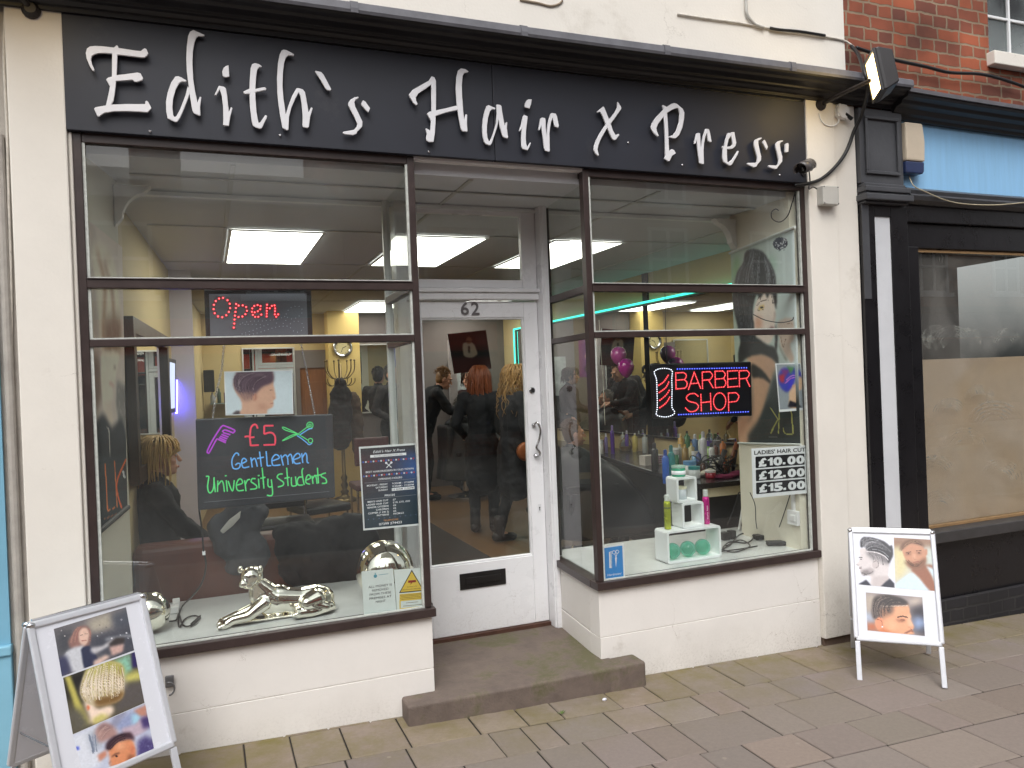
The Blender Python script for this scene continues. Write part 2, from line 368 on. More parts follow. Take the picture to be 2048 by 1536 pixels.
# ================================================================== MATERIALS
white_wall = M('white_render', (228,223,214), .75, var=.05, scale=2.5, bump=.25, bscale=70, dirt=((168,158,142), 1.6, .60, .35))
riser_mat = M('white_riser', (231,227,222), .6, var=.04, scale=3, bump=.18, bscale=45, dirt=((150,138,118), 2.6, .62, .40))
weather(white_wall, (-.05, .8, (140,126,104), .55), (1.1, .0016, (120,108,92))); weather(riser_mat, (-.08, .22, (112,100,78), .85), (1.6, .0016, (140,126,108)))
trim_dark = M('dark_brown_paint', (58,46,44), .38, var=.25, scale=14, bump=.12, bscale=120)
fascia_mat = M('slate_board', (31,34,45), .5, var=.22, scale=2.2, bump=.08, bscale=200, dirt=((70,68,70), 3.0, .60, .3))
corn_mat = M('black_gloss', (30,29,32), .48, var=.3, scale=9, bump=.1, bscale=60)
lead_mat = M('lead_flashing', (102,102,108), .55, var=.3, scale=8, bump=.2, bscale=30)
door_white = M('white_gloss', (232,232,234), .28, var=.04, scale=5, bump=.12, bscale=28, dirt=((176,170,164), 9, .68, .4))
weather(door_white, (.08, .5, (150,140,126), .5), (2.6, .0022, (150,142,134)))
inner_white = M('inner_white', (226,229,227), .45, var=.06)
letter_mat = M('letter_silver', (222,222,226), .35, var=.05, scale=20)
letter_side = M('letter_edge', (150,150,152), .5)
chrome = M('chrome', (210,210,212), .12, 1., var=.05)
silver_mat = M('silver_plating', (244,240,226), .09, 1., var=.05, scale=4)
black_plastic = M('black_plastic', (24,24,26), .38, var=.2)
grey_plastic = M('grey_plastic', (188,186,180), .5, var=.08)
white_plastic = M('white_plastic', (232,232,232), .35, var=.03)
pane_mat = glass_mat('window_glass', (250,252,251), 1.76, haze=((206,208,206), .07, 1.1))  # haze: thin dust film that also paints the pale flash veil into the glass
neigh_glass = glass_mat('smeared_glass', (238,240,238), 1.7, haze=((206,202,196), .16, 1.6, .8))
mirror_mat = M('mirror', (226,230,228), .0, 1., var=0)
stone = M('step_stone', (112,99,91), .85, var=.32, scale=7, bump=.8, bscale=90, dirt=((84,84,50), 3.6, .50, .75))
def fix_glass():
    for n in ('window_glass', 'smeared_glass'):
        t = MATS[n].node_tree; f = [q for q in t.nodes if q.type == 'FRESNEL'][0]; mx = [q for q in t.nodes if q.type == 'MIX_SHADER'][0]
        g = t.nodes.new('ShaderNodeNewGeometry'); a = t.nodes.new('ShaderNodeMath'); a.operation = 'SUBTRACT'; a.inputs[0].default_value = 1
        t.links.new(g.outputs['Backfacing'], a.inputs[1]); b = t.nodes.new('ShaderNodeMath'); b.operation = 'MULTIPLY'
        t.links.new(a.outputs[0], b.inputs[0]); t.links.new(f.outputs[0], b.inputs[1])
        for lk in list(t.links):
            if lk.to_node == f or (lk.from_node == f and lk.to_node != b): t.links.remove(lk)
        for m_ in [q for q in t.nodes if q.type == 'MIX_SHADER']:
            if m_.inputs[1].links and m_.inputs[1].links[0].from_node.type == 'BSDF_TRANSPARENT': t.links.new(b.outputs[0], m_.inputs[0])
fix_glass()
def brick_mat(name, c1, c2, mort, sc=1.0):
    m = bpy.data.materials.new(name); MATS[name] = m; m.use_nodes = True; t = m.node_tree; b = t.nodes['Principled BSDF']; L = t.links.new
    tc = t.nodes.new('ShaderNodeTexCoord'); sp = t.nodes.new('ShaderNodeSeparateXYZ'); cb = t.nodes.new('ShaderNodeCombineXYZ')
    L(tc.outputs['Object'], sp.inputs[0]); L(sp.outputs[0], cb.inputs[0]); L(sp.outputs[2], cb.inputs[1])
    nz = t.nodes.new('ShaderNodeTexNoise'); nz.inputs['Scale'].default_value = 14; L(cb.outputs[0], nz.inputs['Vector'])
    ad = t.nodes.new('ShaderNodeVectorMath'); ad.operation = 'MULTIPLY_ADD'; L(nz.outputs['Color'], ad.inputs[0]); ad.inputs[1].default_value = (.022,)*3; L(cb.outputs[0], ad.inputs[2])
    br = t.nodes.new('ShaderNodeTexBrick'); L(ad.outputs[0], br.inputs['Vector']); br.inputs['Scale'].default_value = 1/sc
    br.inputs['Brick Width'].default_value = .20; br.inputs['Row Height'].default_value = .083; br.inputs['Mortar Size'].default_value = .008; br.inputs['Mortar Smooth'].default_value = .25
    br.offset = .36; br.squash = .62; br.squash_frequency = 2; br.inputs['Bias'].default_value = -.1
    br.inputs['Color1'].default_value = (*lin(c1),1); br.inputs['Color2'].default_value = (*lin(c2),1); br.inputs['Mortar'].default_value = (*lin(mort),1)
    n2 = t.nodes.new('ShaderNodeTexNoise'); n2.inputs['Scale'].default_value = 2.1; n2.inputs['Detail'].default_value = 8; L(cb.outputs[0], n2.inputs['Vector'])
    r = t.nodes.new('ShaderNodeMapRange'); r.inputs[1].default_value = .3; r.inputs[2].default_value = .7; r.inputs[3].default_value = .45; r.inputs[4].default_value = 1.3; L(n2.outputs['Fac'], r.inputs[0])
    v = t.nodes.new('ShaderNodeVectorMath'); v.operation = 'SCALE'; L(br.outputs['Color'], v.inputs[0]); L(r.outputs[0], v.inputs['Scale']); L(v.outputs[0], b.inputs['Base Color'])
    b.inputs['Roughness'].default_value = .85
    bp = t.nodes.new('ShaderNodeBump'); bp.inputs['Strength'].default_value = .8; bp.inputs['Distance'].default_value = .006; bp.invert = True
    L(br.outputs['Fac'], bp.inputs['Height']); L(bp.outputs[0], b.inputs['Normal']); return m
brick = brick_mat('red_brick', (160,86,58), (104,62,52), (144,124,102))

# ================================================================== GROUND, PAVEMENT, ROAD
def slab_mat():
    m = attr_mat('paving', .82, var=.22, bump=.35, bscale=260); t = m.node_tree; b = t.nodes['Principled BSDF']; L = t.links.new
    src = b.inputs['Base Color'].links[0].from_socket
    tc = [n for n in t.nodes if n.type == 'TEX_COORD'][0]
    n = t.nodes.new('ShaderNodeTexNoise'); n.inputs['Scale'].default_value = 4.5; n.inputs['Detail'].default_value = 9; n.inputs['Roughness'].default_value = .7; L(tc.outputs['Object'], n.inputs['Vector'])
    sp = t.nodes.new('ShaderNodeSeparateXYZ'); L(tc.outputs['Object'], sp.inputs[0])
    mr = t.nodes.new('ShaderNodeMapRange'); mr.inputs[1].default_value = -.75; mr.inputs[2].default_value = -.05; L(sp.outputs[1], mr.inputs[0])
    nr = t.nodes.new('ShaderNodeMapRange'); nr.inputs[1].default_value = .40; nr.inputs[2].default_value = .66; L(n.outputs['Fac'], nr.inputs[0])
    mu = t.nodes.new('ShaderNodeMath'); mu.operation = 'MULTIPLY'; L(mr.outputs[0], mu.inputs[0]); L(nr.outputs[0], mu.inputs[1])
    mx = t.nodes.new('ShaderNodeMix'); mx.data_type = 'RGBA'; L(mu.outputs[0], mx.inputs[0]); L(src, mx.inputs[6]); mx.inputs[7].default_value = (*lin((112,102,58)), 1)
    # chewing-gum spots
    vo = t.nodes.new('ShaderNodeTexVoronoi'); vo.inputs['Scale'].default_value = 3.4; L(tc.outputs['Object'], vo.inputs['Vector'])
    cr = t.nodes.new('ShaderNodeMapRange'); cr.inputs[1].default_value = .032; cr.inputs[2].default_value = .045; cr.inputs[3].default_value = .55; cr.inputs[4].default_value = 0; L(vo.outputs['Distance'], cr.inputs[0])
    m2 = t.nodes.new('ShaderNodeMix'); m2.data_type = 'RGBA'; L(cr.outputs[0], m2.inputs[0]); L(mx.outputs[2], m2.inputs[6]); m2.inputs[7].default_value = (*lin((150,140,128)), 1)
    L(m2.outputs[2], b.inputs['Base Color']); return m
def pavement():
    rows = [0.35, -.01, -.345, -.595, -.895, -1.15, -1.45, -1.70, -2.0, -2.26, -2.55, -2.82, -3.1, -3.4, -3.66, -3.95]
    known = {1: [.60,.80,1.03,1.30,1.63,1.87,2.06,2.38,2.62,2.83,3.12,3.30,3.62], 2: [.66,1.00,1.27,1.66,1.82,1.96,2.26,2.5,2.77,2.95,3.27,3.50,3.91], 3: [.58,.78,1.02,1.26,1.46,1.80,2.02,2.28,2.49,2.90,3.10,3.50,3.90], 4: [.5,.9,1.2,1.45,1.9,2.2,2.44,2.66,2.95,3.26,3.60,3.80]}
    rnd = random.Random(3); mb = MB(); cols = []
    base = np.array(lin((130,119,112)))
    for i in range(len(rows)-1):
        y1, y0 = rows[i], rows[i+1]; xs = []
        x = -5.0
        kn = known.get(i, [])
        if kn:
            while x < kn[0]-.5: xs.append(x); x += rnd.choice([.2,.3,.4])
            xs += kn; x = kn[-1]+.3
        while x < 11: xs.append(x); x += rnd.choice([.2,.28,.36,.45])
        for a, b in zip(xs[:-1], xs[1:]):
            g = .003+rnd.random()*.0015; c = .004; dz = rnd.uniform(-.0018, .0018); tw = [dz+rnd.uniform(-.001,.001) for _ in range(4)]
            sk = .02*(0)  # courses run true
            q = [(a+g, y0+g), (b-g, y0+g), (b-g, y1-g), (a+g, y1-g)]; qi = [(a+g+c, y0+g+c), (b-g-c, y0+g+c), (b-g-c, y1-g-c), (a+g+c, y1-g-c)]
            q = [(X-.1*(Y-y1)*0, Y) for X, Y in q]
            vs = [(X, Y, gz(X)-.05) for X, Y in q]+[(X, Y, gz(X)-c+tw[k]) for k, (X, Y) in enumerate(q)]+[(X, Y, gz(X)+tw[k]) for k, (X, Y) in enumerate(qi)]
            mb.add(vs, [(8,9,10,11)]+[(k, (k+1)%4, 4+(k+1)%4, 4+k) for k in range(4)]+[(4+k, 4+(k+1)%4, 8+(k+1)%4, 8+k) for k in range(4)])
            f = rnd.uniform(.90, 1.10); tint = np.array([1+rnd.uniform(-.02,.05), 1, 1-rnd.uniform(-.02,.06)])
            if i <= 1: tint = tint*np.array([1.0, .99, .90])
            if rnd.random() < .06 and i > 0: tint = tint*np.array([1.12, 1.0, .88])
            cols += [base*f*tint]*12
    o = mb.build('pavement', slab_mat(), kind='structure')
    ca = o.data.color_attributes.new('Col', 'FLOAT_COLOR', 'POINT')
    ca.data.foreach_set('color', np.concatenate([np.array(cols), np.ones((len(cols), 1))], 1).astype(np.float32).ravel())
    j = MB(); j.add([(-5, -3.95, gz(-5)-.006), (11, -3.95, gz(11)-.006), (11, .36, gz(11)-.006), (-5, .36, gz(-5)-.006)], [(0,1,2,3)])
    j.build('pavement_bed', M('joint_grit', (40,36,31), .95, var=.3, scale=40), kind='structure')
    k = MB(); k.bar((-14, -4.03, gz(-14)-.06), (14, -4.03, gz(14)-.06), .12, .14); k.build('kerb', M('kerb_stone', (140,136,130), .8, var=.2, scale=12, bump=.4), kind='structure', bevel=.012)
    r = MB(); r.add([(-40,-9.4,gz(-40)*.3-.12),(40,-9.4,gz(40)*.3-.12),(40,-4.1,gz(40)*.3-.12),(-40,-4.1,gz(-40)*.3-.12)], [(0,1,2,3)])
    r.build('road', M('asphalt', (66,66,68), .85, var=.2, scale=30, bump=.4, bscale=150), kind='structure')
    r = MB(); r.box(-40, 40, -12.05, -9.4, -.4, -.02); r.build('far_pavement', M('far_paving', (128,120,112), .85, var=.15), kind='structure')
    gr = MB(); gr.add([(-250,-250,-1.4),(250,-250,-1.4),(250,250,-1.4),(-250,250,-1.4)], [(0,1,2,3)]); gr.build('ground', M('earth', (96,92,84), .95), kind='structure')
pavement()
mb = MB(); rnd = random.Random(11)
for k in range(9):
    a = rnd.random()*6.28; l = rnd.uniform(.012, .03); c = onpl(1122, 1428, (0,0,.12), np.array([.0305,0,1.]))
    d = np.array([math.cos(a), math.sin(a), .5])*l; s_ = np.array([-math.sin(a), math.cos(a), 0])*.004
    mb.add([c, c+d*.5+s_, c+d, c+d*.5-s_], [(0,1,2,3)])
mb.build('weed', M('weed_green', (84,104,48), .6), label='tiny green weed sprouting from a paving joint below the stone doorstep', cat='plant')
c = onpl(1209, 1402, (0,0,.12), np.array([.0305,0,1.])); mb = MB(); mb.ell(c+[0,0,.008], (.013,.009,.008), 8); mb.ell(c+[.008,.004,.006], (.008,.008,.006), 6)
mb.build('litter', M('paper_scrap', (228,228,238), .6, var=.1, scale=80), label='small crumpled scrap of white paper on the paving beside the doorstep', cat='litter')

# ================================================================== THE SHOP BUILDING
shop = thing('shop_building', 'cream painted shop building with dark framed bay windows and recessed white door', 'shop', (2, .3, .06))
ZFB, ZT2, ZT1, ZSB = 2.836, 2.193, 1.937, .548
mb = MB(); mb.box(-.4, 4.335, 0, .3, 3.349, 6.4); mb.build('upper_wall', white_wall, shop)
mb = MB(); mb.box(.013, 3.966, .002, .3, 2.870, 3.3485); mb.build('lintel_infill', white_wall, shop)  # unseen block behind the fascia, added to stop light leaking through
mb = MB(); mb.box(-.215, -.004, -.03, .25, .03, 3.349); mb.box(-.004, .012, -.012, .25, .05, ZFB)
mb.build('pilaster', white_wall, shop, bevel=.006)
mb = MB(); mb.box(3.968, 4.19, -.036, .25, .045, 3.349); mb.box(4.1905, 4.372, -.022, .25, .03, 3.349)
mb.build('pilaster', white_wall, shop, bevel=.006)
mb = MB(); mb.box(3.975, 4.365, -.012, .02, -.1, .0445); mb.build('plinth', M('plinth_brown', (104,86,74), .85, var=.3, scale=12, bump=.4), shop)
for nm, x0, x1 in (('left', 0.012, 1.507), ('right', 2.444, 3.966)):
    mb = MB(); mb.box(x0, x1, .002, .12, .287, ZSB); mb.box(x0, x1, 0, .12, -.2, .2835); mb.box(x0+.002, x1-.002, .006, .11, .2835, .287)
    if nm == 'left': mb.box(1.39, 1.503, .12, .7, .29, ZSB); mb.box(1.39, 1.507, .12, .7, -.2, .284)
    else:
        mb.prism([(2.448,.12,ZSB),(2.56,.12,ZSB),(2.61,.7,ZSB),(2.50,.7,ZSB)], (0,0,-.256)); mb.prism([(2.444,.12,.284),(2.56,.12,.284),(2.61,.7,.284),(2.496,.7,.284)], (0,0,-.5))
    mb.build('stall_riser', riser_mat, shop, bevel=.004)
# bay windows: dark frame, panes, sill, white window board
def bay(x0, x1, xs0, xs1, side):
    """front from x0 to x1 ; side return from (xs0,0) to (xs1,.685)"""
    mb = MB(); pw = .034
    lp, rp = (x0, x0+pw), (x1-pw, x1)
    for a, b in (lp, rp): mb.box(a, b, -.004, .045, .59, ZFB)
    for z0, z1, y0 in ((ZT2-.022, ZT2+.016, -.010), (ZT1-.019, ZT1+.014, -.006)):
        mb.box(x0+pw, x1-pw, y0, .04, z0, z1)
    mb.box(x0+pw, x1-pw, -.016, .03, ZT2+.0165, ZT2+.022)
    mb.box(x0+pw, x1-pw, 0, .045, ZFB-.038, ZFB+.033)
    sx0, sx1 = (x0-.006, x1+.016) if side > 0 else (x0-.018, x1+.012)
    mb.box(sx0, sx1, -.028, .06, ZSB, .5895)
    # return frame
    def S(t, z): return np.array([xs0+(xs1-xs0)*t, .685*t, z])
    ddd = np.array([xs1-xs0, .685, 0]); ln = np.linalg.norm(ddd); ddd /= ln; nn = np.array([ddd[1], -ddd[0], 0])*side
    for z0, z1 in ((ZT2-.022, ZT2+.018), (ZT1-.019, ZT1+.014), (ZFB-.036, ZFB)):
        mb.obox((S(.07, 0)+S(.96, 0))/2+[0,0,(z0+z1)/2]-nn*.021, ddd*(.445*ln), nn*.02, (0,0,(z1-z0)/2))
    mb.obox((S(.09, 0)+S(1, 0))/2+[0,0,(ZSB+.5895)/2]-nn*.012, ddd*(.455*ln), nn*.035, (0,0,(.5895-ZSB)/2))
    f = mb.build('window_frame', trim_dark, shop, bevel=.0035)
    wb = MB(); wb.obox(S(.975, 1.716)-nn*.021, ddd*.018, nn*.019, (0,0,1.117)); wb.build('back_post', inner_white if side > 0 else trim_dark, f, bevel=.003)
    ww = MB()
    if side > 0: ww.prism([(x0+.034,.06,.585),(xs0-.002,.06,.585),(xs1-.01,.8,.585),(.132,.8,.585),(.132,.54,.585),(.033,.06,.585)], (0,0,-.04))
    else: ww.prism([(xs0+.004,.06,.585),(x1,.06,.585),(x1+.25,.86,.585),(xs1+.02,.86,.585)], (0,0,-.04))
    ww.build('window_board', M('window_board', (214,216,214), .22, var=.08, scale=6, dirt=((160,160,150), 7, .66, .35)), f, bevel=.003)
    # white beading against the glass
    be = MB()
    for z0, z1 in ((.59, ZT1-.019), (ZT1+.014, ZT2-.022), (ZT2+.022, ZFB-.038)):
        be.box(x0+pw, x0+pw+.012, .004, .02, z0, z1); be.box(x1-pw-.010, x1-pw, .004, .02, z0, z1)
        be.box(x0+pw+.012, x1-pw-.01, .004, .02, z0, z0+.006)
    be.build('putty', M('putty', (196,200,194), .6, var=.25, scale=40), f)
    for z0, z1 in ((.59, ZT1-.019), (ZT1+.014, ZT2-.022), (ZT2+.022, ZFB-.038)):
        g = MB(); g.box(x0+pw, x1-pw, .022, .027, z0, z1); g.build('pane', pane_mat, f)
        g = MB(); g.obox((S(.075,0)+S(.95,0))/2+[0,0,(z0+z1)/2]-nn*.02, ddd*(.4375*ln), nn*.0025, (0,0,(z1-z0)/2)); g.build('pane', pane_mat, f)
    return f
win_left = bay(0.012, 1.507, 1.507, 1.525, 1)
win_right = bay(2.444, 3.966, 2.444, 2.496, -1)
# soffit and door case
mb = MB(); mb.box(1.507, 2.444, 0.046, .66, ZFB+.003, ZFB+.03); mb.box(1.507, 2.444, .0, .0455, ZFB-.012, ZFB+.03); mb.build('soffit', M('soffit_paint', (232,230,230), .45, var=.06, scale=4), shop)
mb = MB()
mb.box(2.449, 2.497, .60, .74, .17, ZFB); mb.box(2.456, 2.49, .585, .60, .17, ZFB); mb.box(1.545, 1.598, .62, .74, .17, ZFB)
mb.box(1.598, 2.449, .655, .74, ZT2+.008, ZT2+.05); mb.box(1.598, 2.449, .64, .70, ZT2+.0505, ZT2+.075)
mb.box(1.598, 2.449, .62, .74, 2.80, ZFB)
mb.build('door_frame', door_white, shop, bevel=.005)
mb = MB()
mb.box(1.6, 1.69, .67, .715, ZT2+.078, 2.796); mb.box(2.348, 2.446, .67, .715, ZT2+.078, 2.796); mb.box(1.69, 2.348, .67, .715, ZT2+.078, 2.322); mb.box(1.69, 2.348, .67, .715, 2.716, 2.796)
fan = mb.build('fanlight', door_white, shop, bevel=.006)
g = MB(); g.box(1.69, 2.348, .69, .695, 2.322, 2.716); g.build('pane', pane_mat, fan)
mb = MB(); YD = .685
mb.box(1.6, 1.695, YD, .73, .195, 2.19); mb.box(2.352, 2.446, YD, .73, .195, 2.19); mb.box(1.695, 2.352, YD, .73, 2.092, 2.19); mb.box(1.695, 2.352, YD, .73, .195, .615)
mb.box(1.695, 2.352, YD+.006, .72, .615, .625); mb.box(1.695, 1.705, YD+.006, .72, .625, 2.082); mb.box(2.342, 2.352, YD+.006, .72, .625, 2.082); mb.box(1.695, 2.352, YD+.006, .72, 2.082, 2.092)
door = mb.build('door', door_white, shop, bevel=.005)
g = MB(); g.box(1.705, 2.342, .705, .71, .625, 2.082); g.build('pane', pane_mat, door)
FD = Fr((0, YD, 0), (1,0,0), (0,0,1))
a, b = FD.px(920, 1175), FD.px(1011, 1140)
mb = MB(); x0, x1 = FD.px(919,1160)[0], FD.px(1011,1150)[0]; zc = FD.px(965, 1158)[2]
mb.box(x0, x1, YD-.008, YD-.001, zc-.048, zc+.048); mb.box(x0+.035, x1-.035, YD-.014, YD-.0085, zc-.022, zc+.022)
mb.build('letterbox', M('letterbox_black', (36,34,34), .4, metal=.3, var=.3), door, bevel=.003)
mb = MB(); pts = [FD.px(u, v, d) for u, v, d in ((1068,850,.012),(1075,845,.045),(1081,862,.05),(1078,880,.045),(1073,895,.045),(1080,905,.05),(1078,912,.03),(1070,911,.012))]
mb.tube(spline(pts, 5), .0075, 8); mb.lathe([(.014,0),(.014,.012),(.009,.02)], FD.px(1067,850), FD.n, 12); mb.lathe([(.014,0),(.014,.012),(.009,.02)], FD.px(1071,911), FD.n, 12)
mb.build('handle', chrome, door, smooth=True)
mb = MB(); mb.lathe([(.021,0),(.021,.004),(.016,.008),(.012,.008),(.012,.011),(.0,.011)], FD.px(1064,781), FD.n, 18); mb.box(FD.px(1064,781)[0]-.0012, FD.px(1064,781)[0]+.0012, YD-.013, YD-.011, FD.px(1064,781)[2]-.006, FD.px(1064,781)[2]+.006)
mb.build('lock', chrome, door, smooth=False)
k = FD.px(1079,1016); mb = MB(); mb.box(k[0]-.011, k[0]+.011, YD-.003, YD-.0005, k[2]-.025, k[2]+.025); kh = mb.build('keyhole_plate', M('plate_white', (220,220,222), .3), door)
mb = MB(); mb.lathe([(.0045,0),(.0045,.001)], k+FD.n*.0035+[0,0,.004], FD.n, 10); mb.obox(k+FD.n*.004-[0,0,.006], (.0022,0,0), (0,.0005,0), (0,0,.009)); mb.build('keyhole', black_plastic, kh)
nm = M('numeral_pewter', (128,126,128), .35, metal=.6, var=.15, scale=60)
kk = FD.px(922, 631); text_obj('6', FD, FD.px(929,618)[0], kk[2]+.004, .075, door, nm, d=.006, width=.052, bold=.018, name='numeral'); text_obj('2', FD, FD.px(950,618)[0], kk[2]+.004, .075, door, nm, d=.006, width=.052, bold=.018, name='numeral')
# chipped paint cracks on the bottom rail of the door
# doorstep
mb = MB(); n = 24; top = []; bot = []
fr = [(1.335+1.305*i/n, -.135+.02*math.sin(i/n*3.14)*-.6+random.uniform(-.004,.004)) for i in range(n+1)]
outl = fr+[(2.64,.0),(2.5,.0),(2.5,.70),(1.5,.70),(1.5,.0),(1.335,.0)]
mb.prism([(x, y, .176-.0045*(x-1.3)) for x, y in outl], (0,0,-.35)); mb.build('doorstep', stone, shop, bevel=.014, seg=3)
mb = MB(); mb.box(1.6, 2.446, .66, .72, .172, .1935); mb.build('threshold', M('threshold_wood', (78,50,38), .6, var=.3), shop)
# cornice with lead flashing above the sign
CZ = lambda x: .008*(x-2)/2
prof = [(-.03,3.338),(-.045,3.338),(-.045,3.356),(-.06,3.360),(-.075,3.372),(-.095,3.376),(-.10,3.388),(-.155,3.392),(-.165,3.404),(-.195,3.41),(-.205,3.425),(-.0,3.425)]
def extr(mb, prof, x0, x1, m=0, dz=CZ, seg=14):
    n = len(prof); xs = [x0+(x1-x0)*i/seg for i in range(seg+1)]
    vs = [(x, y, z+dz(x)+.0025*math.sin(x*2.1)) for x in xs for y, z in prof]
    mb.add(vs, [(i*n+j, i*n+(j+1) % n, (i+1)*n+(j+1) % n, (i+1)*n+j) for i in range(seg) for j in range(n)]+[tuple(range(n)), tuple(range(seg*n+n-1, seg*n-1, -1))], m)
mb = MB(); extr(mb, prof, -.5, 4.655); corn = mb.build('cornice', corn_mat, shop, bevel=.003)
mb = MB(); extr(mb, [(-.22,3.412),(-.226,3.425),(-.222,3.458),(-.21,3.466),(0.0,3.50),(0.0,3.426),(-.206,3.426)], -.5, 4.655)
for x in (.35, 1.18, 2.02, 2.85, 3.7): extr(mb, [(-.229,3.410),(-.231,3.43),(-.226,3.462),(-.21,3.470),(0.0,3.503),(0.0,3.49)], x, x+.035, seg=2)
mb.build('flashing', lead_mat, corn)
# hairline cracks and old pipe stubs on the upper wall
mb = MB(); mb.tube([oy(u, v, -.004) for u, v in spline([(1040,0),(1075,6),(1100,12),(1118,8),(1125,0)], 4)], .006, 6); mb.build('wall_patch', M('patch_rust', (150,136,118), .9), shop)

# ---------------------------------------------------------------- the raised-letter sign
sign = thing('shop_sign', 'long slate black fascia sign with raised silver white brush lettering', 'sign', (1.98, 0, 2.85))
mb = MB(); ztop = 3.335
mb.box(-.006, 1.93, -.03, -.001, ZFB+.002, ztop); mb.box(1.932, 3.963, -.031, -.001, ZFB+.002, ztop)
mb.build('fascia_board', fascia_mat, sign, bevel=.003)
for u, v in ((1257,285),(858,303),(1365,330),(560,270),(300,262),(1560,350)):
    q = oy(u, v, -.037); mb = MB(); mb.lathe([(.006,0),(.006,.001),(.003,.003)], q, (0,-1,0), 10); mb.build('screw', chrome, sign)
LET = []
A = (160,50,7.681); B = (420,80,7.681); C_ = (620,120,6.0235); D_ = (950,180,10.24); E_ = (1170,180,8.904); F_ = (1380,240,9.309)
LET.append((A, [[(215,705),(190,700),(140,610),(100,510),(88,430),(105,360),(150,328),(220,320),(320,322),(430,335),(520,345),(560,308),(580,318),(590,350),(720,370),(860,392),(935,398),(960,375),(990,355),(1020,368),(1048,435),(1035,465),(990,500),(930,495),(800,480),(680,465),(575,455),(490,437),(380,430),(280,432),(220,450),(180,480),(170,530),(185,600),(225,690)],
 [(492,420),(575,440),(568,700),(560,770),(555,860),(545,960),(530,1080),(515,1160),(470,1235),(395,1245),(420,1140),(445,1020),(460,935),(490,790)],
 [(565,768),(690,755),(880,728),(930,742),(972,820),(960,848),(870,872),(835,868),(805,840),(690,850),(555,860),(500,900),(460,940),(400,835),(430,808),(490,790)],
 [(215,1285),(235,1262),(330,1245),(480,1220),(700,1213),(1000,1213),(1003,1172),(1022,1160),(1045,1175),(1095,1270),(1090,1285),(1040,1340),(900,1330),(700,1322),(520,1325),(370,1350),(290,1405),(265,1395)]]))
LET.append((A, [[(1740,73),(1910,148),(1912,165),(1880,170),(1820,165),(1785,195),(1760,260),(1735,400),(1728,600),(1740,830),(1765,1000),(1805,1190),(1840,1100),(1865,1105),(1845,1250),(1852,1385),(1830,1390),(1745,1350),(1725,1300),(1690,1100),(1665,900),(1640,700),(1632,520),(1640,330),(1660,170),(1690,100)],
 [(1640,855),(1620,872),(1560,868),(1520,895),(1470,990),(1430,1130),(1420,1260),(1432,1380),(1450,1412),(1480,1400),(1540,1290),(1620,1080),(1655,940),(1700,1000),(1680,1070),(1620,1230),(1540,1420),(1495,1485),(1465,1490),(1400,1460),(1345,1430),(1325,1330),(1320,1180),(1345,1040),(1400,880),(1465,790),(1510,785),(1560,805)]]))
LET.append((B, [[(135,702),(215,715),(245,745),(265,860),(290,1100),(325,1028),(345,1045),(310,1180),(290,1320),(200,1308),(205,1200),(200,1000),(180,850),(150,760),(95,850),(70,840)], [(285,385),(292,470),(298,560),(225,573),(195,545),(188,480),(210,425),(240,400)]]))
LET.append((B, [[(690,353),(750,368),(798,400),(785,412),(750,420),(725,460),(710,560),(698,740),(700,900),(715,1100),(745,1270),(770,1265),(850,1150),(880,1165),(870,1200),(800,1345),(770,1362),(710,1345),(660,1315),(640,1240),(615,1020),(605,800),(612,600),(625,430),(645,370)], [(512,790),(610,745),(700,748),(840,722),(868,745),(855,768),(700,800),(600,825),(530,828)]]))
LET.append((B, [[(1130,145),(1180,155),(1295,220),(1285,240),(1200,235),(1165,270),(1140,350),(1120,520),(1115,700),(1130,900),(1165,1140),(1200,1020),(1260,860),(1330,738),(1360,738),(1425,755),(1460,800),(1480,900),(1515,1110),(1555,1028),(1578,1045),(1540,1180),(1520,1330),(1500,1350),(1430,1335),(1422,1310),(1425,1150),(1410,980),(1390,860),(1365,800),(1320,880),(1250,1040),(1215,1180),(1205,1380),(1180,1385),(1115,1350),(1090,1220),(1055,1000),(1035,800),(1030,580),(1045,350),(1070,220),(1100,160)]]))
LET.append((B, [[(1612,478),(1625,472),(1710,490),(1745,530),(1865,755),(1850,775),(1800,768),(1770,735),(1700,610)]]))
LET.append((C_, [[(582,440),(588,455),(550,478),(535,510),(545,560),(590,650),(632,740),(630,800),(590,845),(570,860),(565,885),(520,903),(420,893),(395,880),(400,865),(450,855),(530,840),(565,800),(570,765),(540,690),(490,600),(462,540),(465,510),(490,475),(540,448)], [(640,482),(668,500),(725,580),(705,630),(680,610),(620,540),(618,520)]]))
LET.append((C_, [[(1465,195),(1500,208),(1518,250),(1520,420),(1518,610),(1513,760),(1505,880),(1490,985),(1440,988),(1405,970),(1400,930),(1410,890),(1393,830),(1400,820),(1450,850),(1460,740),(1465,620),(1462,295),(1400,340),(1310,400),(1275,450),(1280,490),(1300,530),(1280,545),(1245,515),(1195,430),(1198,405),(1235,360),(1340,300),(1430,250)],
 [(1410,645),(1440,622),(1520,605),(1640,580),(1775,545),(1780,600),(1640,630),(1515,672),(1490,740),(1460,735)],
 [(1820,100),(1870,108),(1912,135),(1905,145),(1860,155),(1840,190),(1830,300),(1835,450),(1848,620),(1858,720),(1878,650),(1895,660),(1892,760),(1898,862),(1840,858),(1820,830),(1795,700),(1770,540),(1758,350),(1765,200),(1785,125)]]))
